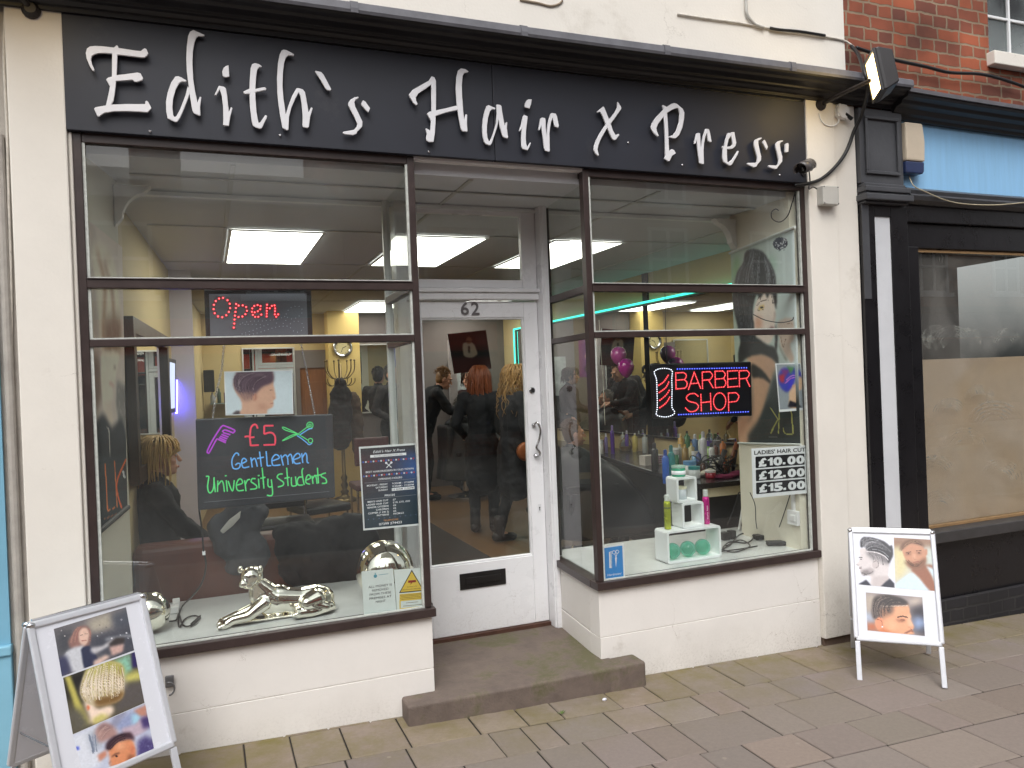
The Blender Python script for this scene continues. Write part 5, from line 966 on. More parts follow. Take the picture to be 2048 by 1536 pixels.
# ---- barber shop LED sign
f = FY(.115); t = thing('barber_sign', 'black illuminated barber shop board with red lettering and a striped pole', 'barber sign', f.px(1405, 834))
q = [(1301,728),(1503,723),(1505,832),(1308,838)]
mb = MB(); slab(mb, quad_on(f, q), f.n, .02); mb.build('board', M('led_board', (16,16,22), .35, var=.2), t, bevel=.008)
C2 = Tc((1348,500), 2.926); C = Tc((1100,700), 5.12); dots = []
for s_ in ([(10,720),(52,717)],[(52,717),(70,727),(70,745),(60,758)],[(15,762),(60,758)],[(62,760),(76,775),(74,797),(62,809)],[(62,809),(12,813)],[(10,730),(12,804)],
  [(85,815),(118,715)],[(122,724),(155,808)],[(104,782),(140,779)],[(167,810),(165,715)],[(172,714),(208,712)],[(214,716),(226,735),(212,757)],[(205,759),(172,762)],[(205,766),(228,805)],
  [(240,710),(242,805)],[(247,709),(284,708)],[(290,712),(300,728),(292,748)],[(286,752),(248,755)],[(294,756),(304,778),(294,799)],[(288,802),(248,805)],[(370,706),(313,709)],[(313,715),(315,803)],[(321,802),(372,798)],[(321,755),(365,751)],
  [(383,800),(381,708)],[(388,707),(424,705)],[(431,709),(441,725),(430,747)],[(424,750),(390,754)],[(424,757),(443,797)],
  [(140,855),(120,840),(88,845),(72,866),(90,886),(128,896),(143,918),(125,941),(92,945),(68,925)],[(157,845),(160,940)],[(213,840),(217,935)],[(165,893),(208,888)],[(320,940),(318,838)],[(325,837),(360,835)],[(367,839),(380,857),(370,880)],[(363,886),(326,890)]): dots += along(C2(s_), 3.1, 5)
dots += along(C2([(267+36*math.cos(a), 886+50*math.sin(a)) for a in np.linspace(0, 5.9, 12)]), 3.3, 4, True)
leds('lettering', t, f, dots, .0030, red_led, red_halo, .0062, .0006)
dots = []
for s_ in ([(1115,360),(1165,325),(1210,260)],[(1120,435),(1185,385),(1215,330)],[(1125,515),(1185,465),(1220,415)],[(1125,590),(1185,545),(1225,485)]): dots += along(C(s_), 4.2, 5)
leds('pole_stripes', t, f, dots, .0034, red_led, red_halo, .0075, .0006)
leds('pole_outline', t, f, along(C([(1070,245),(1070,220),(1110,195),(1185,188),(1245,205),(1252,240),(1247,300),(1250,400),(1248,500),(1250,590),(1275,630),(1265,660),(1200,685),(1130,680),(1088,660),(1098,600),(1098,500),(1095,400),(1092,310),(1078,262)]), 4.5, 4, True), .0034, white_led, None, 0, .0006)
leds('border_dots', t, f, along(C([(1305,195),(2012,182)]), 4.9, 1)+along(C([(1318,662),(2028,632)]), 4.9, 1), .0030, blue_led, blue_halo, .0058, .0006)
lead('thin wires hanging down to the barber shop board', [oy(1330,585,.12), oy(1331,640,.12), oy(1334,728,.12)], .0018)
lead('single pale thread hanging in the right window over the bottles', [oy(1198,640,.14), oy(1203,720,.14), oy(1206,760,.14), oy(1210,850,.14)], .0014, M('thread', (216,210,190), .5))
f = FY(.034); C = Tc((1180,900), 4.267); q = C([(103,824),(287,797),(301,1092),(119,1118)])
t = thing('hairdresser_sticker', 'blue window sticker with white comb and scissors at the bay corner', 'sticker', f.px(*((np.array(q[2])+np.array(q[3]))/2)))
mb = MB(); slab(mb, quad_on(f, q), f.n, .0015); mb.build('card', card_white, t)
mb = MB(); slab(mb, quad_on(f, C([(118,838),(275,815),(287,1078),(132,1100)]), .0006), f.n, .0005); mb.build('blue_field', M('sticker_blue', (28,136,214), .4, var=.03), t)
mb = MB(); strokes3(mb, [C([(168,870),(172,1008)])], 2.6, lambda u, v: f.px(u, v, .0016), f.n*-.0006, sm=1)
strokes3(mb, [C([(175,868+k_*10.5),(187,866+k_*10.5)]) for k_ in range(14)], 1.1, lambda u, v: f.px(u, v, .0016), f.n*-.0006, sm=1)
strokes3(mb, [C([(205+14*math.cos(a), 874+14*math.sin(a)) for a in np.linspace(0, 6.28, 12)]), C([(233+13*math.cos(a), 868+13*math.sin(a)) for a in np.linspace(0, 6.28, 12)]), C([(212,886),(221,918)]), C([(231,882),(221,918)])], 1.0, lambda u, v: f.px(u, v, .0017), f.n*-.0006, sm=2)
mb.prism([f.px(u, v, .0016) for u, v in C([(213,918),(230,916),(222,1000)])], f.n*-.0005); mb.build('comb_and_scissors', card_white, t)
tl, tr, br, bl = quad_on(f, q); g = Fr(bl, br-bl, tl-bl); W_, H_ = np.linalg.norm(br-bl), np.linalg.norm(tl-bl); text_obj('Hairdresser', g, .5*W_, .125*H_, .065*H_, t, card_white, d=.0014, width=.66*W_)

# ---- white display cubes and what stands on them
shelf_white = M('cube_white', (236,240,240), .3, var=.02)
def open_cube(label, x0, x1, y0, dpt, z0, h, th=.014):
    mb = MB(); r = .016
    def rr(a, b, c, d, rad, n=4):
        P = []
        for cx, cy, a0 in ((b-rad, c+rad, -1.5708), (b-rad, d-rad, 0), (a+rad, d-rad, 1.5708), (a+rad, c+rad, 3.1416)): P += [(cx+rad*math.cos(a0+i*1.5708/n), cy+rad*math.sin(a0+i*1.5708/n)) for i in range(n+1)]
        return P
    O = rr(x0, x1, z0, z0+h, r); I = rr(x0+th, x1-th, z0+th, z0+h-th, r*.5); n = len(O)
    vs = [(x, y0, z) for x, z in O]+[(x, y0, z) for x, z in I]+[(x, y0+dpt, z) for x, z in O]+[(x, y0+dpt, z) for x, z in I]
    fs = []
    for i in range(n):
        j = (i+1) % n; fs += [(i, j, n+j, n+i), (2*n+j, 2*n+i, 3*n+i, 3*n+j), (j, i, 2*n+i, 2*n+j), (n+i, n+j, 3*n+j, 3*n+i)]
    mb.add(vs, fs); return mb.build('display_cube', shelf_white, None, bevel=.0015, label=label, cat='display cube', group='white display cubes')
open_cube('wide white open display cube at the bottom of the stack on the window board', 2.985, 3.365, .15, .135, .5875, .193)
a, b = oz(1366,1055.8,.7815), oz(1407,1050,.7815); ym = .165; x2, x3 = oy(1366,1056,ym)[0], oy(1409,1050,ym)[0]
open_cube('small white open display cube in the middle of the stack, between two hair sprays', x2, x3, ym, .115, .7815, .152)
x4, x5 = oy(1354.5,1003,.17)[0], oy(1395,999.6,.17)[0]
open_cube('small white open display cube at the top of the stack, holding a white pot', x4, x5, .17, .115, .9345, .152)
def bottle(name, label, base, prof, mat, cap=None, capmat=None, band=None, cat='bottle', group=None, n=16, smooth=True):
    """prof: (r,z) of the body ; cap: (r,z) of the cap ; band: (r,z0,z1,mat) printed label"""
    t = thing(name, label, cat, base, group); mb = MB(); mb.lathe(prof, base, n=n); mb.build('body', mat, t, smooth=smooth)
    if cap: mb = MB(); mb.lathe(cap, base, n=n); mb.build('cap', capmat, t, smooth=False)
    if band: mb = MB(); mb.lathe([(band[0],band[1]),(band[0],band[2])], base, n=n); mb.build('label_band', band[3], t, smooth=True)
    return t
clear_cap = M('clear_cap', (206,212,206), .2, var=.05)
lime = M('lime_can', (178,190,40), .25, metal=.5, var=.12, scale=30); pink = M('pink_can', (206,44,140), .25, metal=.4, var=.1, scale=30)
b1 = oz(1336, 1054, .7815); b1 = np.array([3.035, .215, .781])
bt = bottle('spray_can', 'lime green hair spray can on the left of the wide display cube', b1, [(.0,0),(.019,0),(.021,.004),(.021,.155),(.016,.168)], lime, [(.014,.1685),(.015,.17),(.015,.20),(.011,.205),(.0,.205)], clear_cap, (.0214,.125,.133,M('can_dark',(70,84,20),.4)))
b2 = np.array([3.318, .225, .781])
bp_ = bottle('spray_can', 'bright pink curly hair spray can on the right of the wide display cube', b2, [(.0,0),(.019,0),(.021,.004),(.021,.155),(.016,.168)], pink, [(.014,.1685),(.015,.17),(.015,.205),(.011,.21),(.0,.21)], clear_cap)
gt = Fr(b2+np.array([-.006,-.0222,.03]), (0,0,1), (-1,0,0)); text_obj('curly hair', gt, .045, -.004, .010, bp_, M('print_white'), d=.0008, width=.085)
q = np.array([(x4+x5)/2-.015, .23, 1.0868]); gl_g = M('green_gel', (30,164,120), .18, var=.1, scale=18, coat=.5)
bottle('hair_gel_jar', 'round jar of green hair gel on top of the display cube stack', q, [(.0,0),(.038,0),(.042,.005),(.042,.046),(.038,.052)], gl_g, [(.041,.0525),(.042,.054),(.042,.066),(.0,.067)], M('clear_green', (170,206,190), .2), (.0425,.014,.036,M('print_white')), cat='jar')
q = np.array([(x4+x5)/2, .235, .949]); bottle('cream_pot', 'white pot with a pale lid inside the top display cube', q, [(.0,0),(.033,0),(.034,.06)], M('pot_white', (206,214,218), .4), [(.035,.0605),(.036,.062),(.036,.074),(.0,.076)], M('pot_lid', (226,222,190), .4), cat='pot')
gb = bpy.data.materials.new('green_glass'); gb.use_nodes = True; gt_ = gb.node_tree; bb = gt_.nodes['Principled BSDF']; bb.inputs['Base Color'].default_value = (*lin((140,208,192)),1); bb.inputs['Roughness'].default_value = .05; bb.inputs['Coat Weight'].default_value = .6
tp_ = gt_.nodes.new('ShaderNodeBsdfTransparent'); tp_.inputs[0].default_value = (*lin((150,230,206)),1); mx_ = gt_.nodes.new('ShaderNodeMixShader'); fr_n = gt_.nodes.new('ShaderNodeLayerWeight'); fr_n.inputs[0].default_value = .35
mr_ = gt_.nodes.new('ShaderNodeMapRange'); mr_.inputs[3].default_value = .16; mr_.inputs[4].default_value = .85; gt_.links.new(fr_n.outputs['Facing'], mr_.inputs[0]); gt_.links.new(mr_.outputs[0], mx_.inputs[0]); gt_.links.new(tp_.outputs[0], mx_.inputs[1]); gt_.links.new(bb.outputs[0], mx_.inputs[2]); gt_.links.new(mx_.outputs[0], gt_.nodes['Material Output'].inputs[0])
for k_, lab in enumerate(('glass ball nearest the door', 'middle glass ball', 'glass ball furthest from the door')):
    x = 3.055+.107*k_; ball('glass_ball', 'sea green %s inside the wide display cube' % lab, (x, .205, .602+.048), .047, gb, 'sea green glass balls')
# adapters, plugs and cables on the right window board
q = oz(1488, 1096, .5875)
mb = MB(); a = oz(1525,1078,.5885); mb.obox(a+[0,0,.016], (.055,-.012,0), (.008,.03,0), (0,0,.015)); mb.build('power_adapter', black_plastic, None, bevel=.004, label='black power adapter brick on the right window board, the one nearer the wall sockets', cat='adapter', group='adapters on the window board')
mb = MB(); a = oz(1556,1090,.5885); mb.obox(a+[0,0,.014], (.065,-.03,0), (.012,.024,0), (0,0,.013)); mb.build('power_adapter', M('adapter_grey', (48,48,50), .5), None, bevel=.004, label='slim charcoal power adapter closest to the glass on the right window board', cat='adapter', group='adapters on the window board')
tw = [(1452,1092),(1480,1080),(1500,1092),(1470,1104),(1446,1098),(1460,1084),(1492,1086),(1506,1076),(1500,1066),(1478,1070),(1460,1090),(1440,1102),(1480,1098),(1515,1092)]
lead('tangle of black cable behind the display cubes on the right window board', [oz(u, v, .593+.004*(i % 3)) for i, (u, v) in enumerate(tw)], .0045)
mb = MB(); a = oz(1455,1080,.5885); mb.box(a[0]-.035, a[0]+.02, a[1]-.01, a[1]+.05, a[2], a[2]+.05); mb.box(a[0]+.03, a[0]+.075, a[1]+.0, a[1]+.05, a[2], a[2]+.055); mb.build('plug_adaptor', M('plug_dark', (40,40,42), .45), None, bevel=.006, label='pair of black plugs in the cable tangle on the right window board', cat='plug')
lead('thin black lead from the price sign down to the larger power adapter', [oy(1500,985,.3), oy(1510,1010,.35), oy(1512,1045,.4), oz(1516,1068,.595)], .003)
lead('thin black lead looping up the wall under the price sign', [fw_r.px(1580,990,.01), fw_r.px(1572,1015,.01), fw_r.px(1560,1050,.01), oz(1550,1072,.60), oz(1540,1076,.60)], .003)
lead('white hose running down the end of the styling counter', [oy(1488,965,.85), oy(1487,1000,.83), oy(1482,1035,.8), oy(1478,1060,.75)], .008, white_plastic)
q = fw_r.px(1590,1035,.0); mb = MB(); mb.box(3.862, 3.884, q[1]-.045, q[1]+.045, q[2]-.045, q[2]+.045); mb.box(3.855, 3.8615, q[1]-.03, q[1]+.01, q[2]-.02, q[2]+.02); mb.box(3.868, 3.884, q[1]-.012, q[1]+.012, q[2]+.0455, q[2]+.16); mb.build('wall_socket', white_plastic, None, bevel=.003, label='white wall socket and trunking low on the right window wall', cat='socket')
# ================================================================== PAVEMENT SIGNS
alu = M('silver_aluminium', (214,216,222), .35, metal=.35, var=.04, scale=30)
def a_board(label, cx, cy, th, W, H, pb, hd):
    g0 = gz(cx); t = thing('pavement_sign', label, 'pavement sign', (cx, cy, g0), 'folding pavement signs')
    ex = np.array([math.cos(th), math.sin(th), 0]); fy = np.array([math.sin(th), -math.cos(th), 0]); c = np.array([cx, cy, g0]); zz = np.array([0,0,1.0])
    for side, lab in ((1, 'front'), (-1, 'rear')):
        apex = c+zz*H; foot = c+fy*hd*side; dn = (foot-apex); L = np.linalg.norm(dn); dn /= L
        e = ex*side; n = np.cross(e, -dn); F = Fr(apex+n*.004, e, -dn); Wh = W/2; Lp = L*pb
        mb = MB(); fwid = .026
        for x0, x1, y0, y1 in ((-Wh+.012, Wh-.012, -fwid, 0), (-Wh+.012, Wh-.012, -Lp, -Lp+fwid)): F.rect(mb, x0, x1, y0, y1, .010, .016)
        for x0, x1 in ((-Wh, -Wh+fwid), (Wh-fwid, Wh)): F.rect(mb, x0, x1, -Lp+fwid*.55, -fwid*.55, .0105, .017)
        fr = mb.build('snap_frame', alu, t, bevel=.007, seg=3)
        mb = MB(); F.rect(mb, -Wh+.012, Wh-.012, -Lp+.012, -.012, .0015, .006); pn = mb.build('panel', M('poster_paper', (224,226,234), .25, var=.02, coat=.3), t)
        for x in (-Wh+.018, Wh-.018):
            mb = MB(); a, b = F.p(x, -Lp-.0005, -.002), F.p(x, -L+.004, -.002); mb.bar(a, b, .026, .016, F.n); mb.build('leg', alu, t, bevel=.003)
        for sx in (-1, 1):
            mb = MB(); mb.ell(F.p(sx*(Wh-.012), -.012, .006), (.017,.012,.012), 8); mb.build('corner_clip', chrome, t, smooth=True)
        if side == 1: FF = F
    mb = MB(); mb.tube([c+zz*(H+.004)-ex*W*.45, c+zz*(H+.004)+ex*W*.45], .007, 8); mb.build('hinge_rod', chrome, t)
    a = c+fy*hd*.55+ex*(W/2-.03)+zz*(H*.42); b = c-fy*hd*.55+ex*(W/2-.03)+zz*(H*.42)
    for s_ in (-1, 1):
        o_ = ex*(W/2-.03)*s_; mb = MB(); mb.tube([c+fy*hd*.55+o_+zz*(H*.44), c-fy*hd*.55+o_+zz*(H*.44)], .003, 6); mb.build('stay', M('stay_grey', (120,122,126), .5, .4), t)
    return t, FF
tL, FL_ = a_board('white framed pavement sign with three salon photos at the lower left', .049, -.39, .596, .445, .78, .74, .26)
tR, FR_ = a_board('white framed pavement sign with three men\'s haircut photos by the right pilaster', 4.073, -.455, -.73, .444, .78, .745, .269)
C = Tc((90,1200), 4.573); P_ = lambda q: quad_on(FL_, C(q), .0024)
picture('photo', tL, P_([(80,265),(740,65),(815,460),(155,700)]), (130, 84), (100,98,104), [
 ('P', C([(80,265),(740,65),(770,250),(100,430)]), (118,114,116), 6), ('p', C([(380,190),(600,110),(640,240),(470,300),(410,290)]), (176,168,152), 6), ('p', C([(600,140),(750,90),(800,250),(650,280)]), (80,84,94), 6), ('p', C([(90,300),(250,260),(240,480),(130,500)]), (72,74,80), 7, .8),
 ('p', C([(400,350),(560,300),(800,240),(815,460),(600,520),(420,430)]), (70,72,82), 7, .9), ('s', (C([(560,360),(720,330),(800,330)]), 5), (150,154,160), 2, .9),
 ('p', C([(280,270),(340,235),(400,250),(415,330),(400,420),(330,440),(240,440),(215,380),(250,320)]), (150,112,104), 2), ('p', C([(310,300),(340,258),(385,262),(400,320),(385,395),(350,415),(315,380)]), (226,190,172), 1), ('s', (C([(325,325),(345,318)]), 1.0), (110,80,74), 0), ('s', (C([(365,312),(385,308)]), 1.0), (110,80,74), 0), ('s', (C([(335,375),(375,368)]), 1.4), (176,96,92), 0),
 ('p', C([(175,510),(230,450),(320,420),(360,430),(350,560),(370,620),(250,660),(220,600)]), (206,208,214), 2), ('p', C([(330,450),(400,420),(450,480),(480,560),(370,625),(345,540)]), (48,52,78), 1), ('p', C([(420,440),(520,420),(600,370),(640,360),(600,410),(500,470),(440,490)]), (196,194,198), 2), ('p', C([(580,400),(650,345),(730,345),(720,400),(600,430)]), (58,50,48), 2), ('p', C([(590,430),(720,400),(715,470),(610,510)]), (206,170,160), 2), ('p', C([(440,560),(560,500),(600,520),(520,570),(450,600)]), (220,190,176), 2), ('P', C([(120,530),(200,510),(240,660),(155,700)]), (66,68,96), 3)]+hs(C, [[(300,250),(240,330),(225,430)],[(330,240),(300,320),(290,430)]], 26, [(176,132,118),(120,84,80),(150,104,96)], 1.2, 5)+hs(C, [[(395,260),(415,320),(400,420)],[(410,270),(420,330),(405,420)]], 8, [(140,100,92),(176,132,118)], 1.2, 6)+[('e', (90+x_/4.573, 1200+y_/4.573, r_, r_), c_, 0, .5) for x_, y_, r_, c_ in ((480,330,1.2,(200,200,206)),(520,300,1,(190,190,200)),(610,350,1.5,(220,220,226)),(690,320,1,(206,206,214)),(745,300,1.4,(226,226,232)),(760,350,1.1,(196,196,206)),(180,330,1.2,(206,200,196)),(150,280,1,(190,186,186)),(200,480,1,(206,206,210)),(560,250,1.6,(120,116,112)),(500,230,1.4,(130,124,116)),(700,180,2,(150,150,160)))], print_mat, .12)
picture('photo', tL, P_([(165,712),(820,475),(910,940),(255,1228)]), (130, 90), (86,80,60), [
 ('P', C([(165,712),(420,620),(330,820),(330,960),(200,900)]), (34,32,30), 4), ('P', C([(180,705),(230,690),(330,950),(420,1130),(330,1160)]), (196,186,98), 2), ('p', C([(620,560),(780,490),(800,640),(700,740),(650,640)]), (142,196,172), 4, .6), ('P', C([(790,480),(822,475),(860,610),(800,620)]), (40,30,90), 2), ('p', C([(720,690),(850,640),(880,740),(730,760)]), (206,200,110), 4), ('p', C([(720,770),(880,740),(910,940),(640,1050),(640,960)]), (92,86,84), 5, .7), ('p', C([(210,1000),(330,1000),(420,1150),(260,1225)]), (98,94,84), 5, .8),
 ('p', C([(360,930),(440,930),(480,990),(600,960),(620,1040),(440,1130),(400,1060)]), (250,226,206), 3), ('p', C([(430,1090),(520,1040),(600,1060),(450,1140)]), (206,196,110), 3),
 ('p', C([(380,640),(500,570),(640,565),(715,610),(725,760),(715,880),(640,940),(480,970),(370,940),(320,850),(335,740)]), (206,190,158), 1), ('p', C([(380,640),(500,570),(640,565),(715,610),(720,690),(560,640),(400,720)]), (178,172,88), 4), ('p', C([(360,760),(540,720),(710,720),(715,800),(540,820),(360,850)]), (240,224,206), 6), ('p', C([(460,900),(600,870),(715,830),(710,890),(640,940),(480,970)]), (126,94,52), 3)]
+hs(C, [[(400,640),(345,740),(325,850),(375,940)],[(480,590),(440,720),(440,850),(470,960)],[(600,570),(590,720),(590,850),(600,950)],[(700,605),(720,700),(720,800),(705,890)]], 150, [(240,230,212),(226,210,178),(178,160,112),(150,124,84),(232,222,204),(206,196,120)], .8, 3, .5)+[('e', (*T1((90,1200),4.573)(395,985), 3, 5), (220,120,80), 1)], print_mat, .10)
picture('photo', tL, P_([(255,1235),(915,945),(1004,1395),(352,1600)]), (130, 84), (196,202,222), [
 ('p', C([(255,1240),(470,1150),(520,1500),(360,1590),(270,1500)]), (224,228,238), 5), ('P', C([(272,1345),(312,1335),(318,1368),(278,1378)]), (100,116,214), 1), ('p', C([(390,1220),(500,1180),(520,1330),(430,1400)]), (168,176,190), 5, .8),
 ('p', C([(600,1130),(740,1040),(940,970),(950,1180),(760,1250)]), (150,160,196), 4, .6), ('p', C([(640,1040),(760,1020),(640,1170),(580,1180)]), (150,152,176), 3), ('p', C([(790,1050),(880,1040),(870,1130),(800,1140)]), (170,214,236), 3), ('p', C([(810,1010),(920,960),(940,1090),(870,1060)]), (196,140,120), 2), ('p', C([(700,1180),(820,1140),(900,1060),(950,1120),(930,1190),(800,1260),(760,1260)]), (196,176,190), 2), ('p', C([(870,1080),(955,1060),(960,1160),(900,1180)]), (70,56,110), 3),
 ('p', C([(460,1190),(540,1120),(640,1170),(660,1240),(560,1290),(490,1300)]), (176,140,134), 3), ('p', C([(480,1180),(540,1130),(620,1160),(560,1200)]), (150,120,120), 2), ('p', C([(850,1290),(920,1240),(1000,1290),(1004,1395),(840,1470)]), (76,66,120), 4, .7),
 ('p', C([(580,1350),(680,1290),(790,1270),(830,1380),(810,1480),(700,1530),(610,1530),(590,1440)]), (222,146,104), 2), ('p', C([(560,1310),(640,1240),(780,1210),(820,1290),(780,1270),(660,1300),(590,1370),(560,1370)]), (70,46,56), 2), ('s', (C([(615,1430),(650,1408),(680,1400)]), 2.2), (80,50,44), 1), ('e', (*T1((90,1200),4.573)(655,1428), 3, 2), (60,40,40), 0), ('p', C([(760,1420),(820,1400),(800,1500),(740,1520)]), (150,92,66), 3), ('e', (*T1((90,1200),4.573)(800,1370), 5, 9), (214,130,96), 1), ('p', C([(480,1420),(560,1370),(570,1420),(500,1480)]), (206,140,116), 2), ('s', (C([(600,1470),(590,1500),(610,1515)]), 1.6), (160,96,70), 1), ('p', C([(640,1330),(720,1300),(740,1340),(660,1380)]), (240,176,136), 4)]+hs(C, [[(565,1360),(600,1290),(680,1230),(780,1220)],[(600,1370),(660,1310),(720,1280),(810,1285)]], 40, [(50,34,44),(96,68,70),(70,48,56)], 1.1, 7)+hs(C, [[(470,1240),(500,1160),(560,1130)],[(540,1280),(600,1220),(640,1190)]], 18, [(120,96,96),(190,160,150),(150,120,118)], 1.2, 8)+hs(C, [[(390,1240),(420,1340),(430,1420)],[(460,1230),(470,1330),(480,1420)]], 14, [(120,130,150),(226,230,238),(150,158,176)], 2, 9), print_mat, .10)
C = Tc((1690,1040), 4.268); P_ = lambda q: quad_on(FR_, C(q), .0024)
picture('photo', tR, P_([(92,135),(408,148),(425,578),(102,548)]), (84, 112), (226,228,240), [
 ('p', C([(130,300),(125,250),(190,240),(300,280),(370,330),(375,420),(370,480),(400,560),(230,560),(215,480),(150,470),(130,440),(120,400),(98,378),(118,350)]), (214,206,206), 1), ('p', C([(240,480),(370,480),(400,560),(230,570)]), (196,186,186), 2), ('p', C([(180,270),(300,275),(365,330),(370,380),(300,350),(230,330)]), (120,116,120), 4),
 ('p', C([(135,235),(130,180),(160,145),(230,150),(330,180),(380,220),(400,215),(412,280),(400,330),(370,370),(345,310),(280,275),(190,260),(170,225)]), (62,62,68), 1), ('s', (C([(150,190),(230,175),(320,210),(390,270)]), 1.6), (140,140,146), 1), ('s', (C([(180,220),(260,215),(340,250)]), 1.4), (120,120,126), 1), ('s', (C([(185,268),(270,278),(340,310),(368,340)]), 1.2), (244,240,242), 0),
 ('p', C([(140,430),(200,420),(250,430),(230,460),(150,470)]), (130,122,124), 3), ('s', (C([(120,318),(150,322)]), 1.4), (56,54,58), 0), ('e', (*T1((1690,1040),4.268)(136,335), 2, 1.2), (70,66,70), 0), ('e', (*T1((1690,1040),4.268)(262,378), 7, 9), (196,186,186), 0), ('s', (C([(240,360),(275,350),(285,390),(262,410)]), 1), (120,112,112), 0), ('p', C([(120,545),(180,510),(225,560),(230,575),(120,560)]), (44,46,60), 1), ('p', C([(300,570),(380,500),(420,540),(425,580)]), (44,46,60), 1), ('p', C([(205,400),(240,420),(225,450),(200,440)]), (176,166,168), 2), ('s', (C([(98,378),(112,386),(122,380)]), 1), (150,140,142), 0), ('s', (C([(122,412),(145,416)]), 1.4), (130,110,112), 0), ('s', (C([(126,405),(140,402)]), 1.2), (90,84,88), 0)]+hs(C, [[(140,230),(150,160),(230,150),(300,175)],[(175,235),(230,190),(310,205),(370,250)],[(200,262),(280,265),(340,300),(385,350)]], 60, [(36,36,42),(96,96,102),(150,150,156),(60,60,66),(120,120,126)], .9, 11)+hs(C, [[(190,275),(230,310),(240,350)],[(360,330),(365,380),(360,420)]], 40, [(150,144,146),(96,92,96),(176,170,172)], .8, 12, .6)+hs(C, [[(135,440),(190,460),(240,440)],[(150,475),(200,470),(255,430)]], 30, [(110,104,106),(90,86,90),(150,142,144)], .7, 13, .6), print_mat, .06)
picture('photo', tR, P_([(417,150),(760,170),(776,606),(432,579)]), (90, 112), (206,204,190), [
 ('P', C([(417,150),(760,170),(770,260),(420,250)]), (146,112,92), 8), ('p', C([(420,240),(540,240),(540,380),(480,500),(430,500)]), (216,206,160), 7), ('p', C([(640,240),(770,230),(776,480),(700,420)]), (196,206,200), 7),
 ('p', C([(432,579),(460,520),(570,450),(620,490),(700,560),(730,606)]), (206,224,238), 2), ('p', C([(570,420),(700,380),(760,400),(745,470),(775,560),(770,606),(720,600),(640,500),(600,460)]), (150,98,76), 2), ('p', C([(690,390),(770,420),(776,540),(745,480)]), (204,222,230), 2),
 ('p', C([(490,270),(500,220),(580,195),(660,220),(690,280),(690,340),(650,410),(590,420),(530,360)]), (198,146,118), 1), ('p', C([(510,350),(600,370),(690,320),(680,400),(600,430),(540,400)]), (132,92,72), 3), ('p', C([(465,260),(490,200),(560,165),(640,175),(680,230),(640,215),(560,200),(500,240)]), (120,90,74), 2), ('s', (C([(520,280),(560,272)]), 1.6), (90,62,50), 0), ('s', (C([(610,262),(650,262)]), 1.6), (90,62,50), 0), ('s', (C([(580,300),(590,335),(605,335)]), 1), (160,110,90), 0), ('s', (C([(585,362),(630,352)]), 1.4), (150,84,74), 0), ('e', (*T1((1690,1040),4.268)(692,275), 3, 7), (190,136,110), 1), ('p', C([(515,285),(560,278),(565,296),(520,300)]), (150,104,84), 2), ('p', C([(608,275),(655,272),(655,290),(612,292)]), (150,104,84), 2), ('e', (*T1((1690,1040),4.268)(542,288), 2, 1.1), (60,44,40), 0), ('e', (*T1((1690,1040),4.268)(632,281), 2, 1.1), (60,44,40), 0), ('p', C([(575,290),(600,285),(604,330),(582,335)]), (216,166,138), 2), ('p', C([(590,372),(625,368),(618,380),(598,382)]), (120,80,62), 1)]+hs(C, [[(480,260),(510,200),(590,170),(660,200)],[(500,240),(560,195),(620,200),(685,240)]], 36, [(96,70,56),(150,116,92),(120,90,74),(176,140,112)], .9, 14)+hs(C, [[(515,350),(560,395),(620,405),(680,350)],[(530,330),(570,370),(620,375),(690,320)]], 40, [(110,76,58),(140,98,76),(90,62,50)], .7, 15, .6), print_mat, .06)
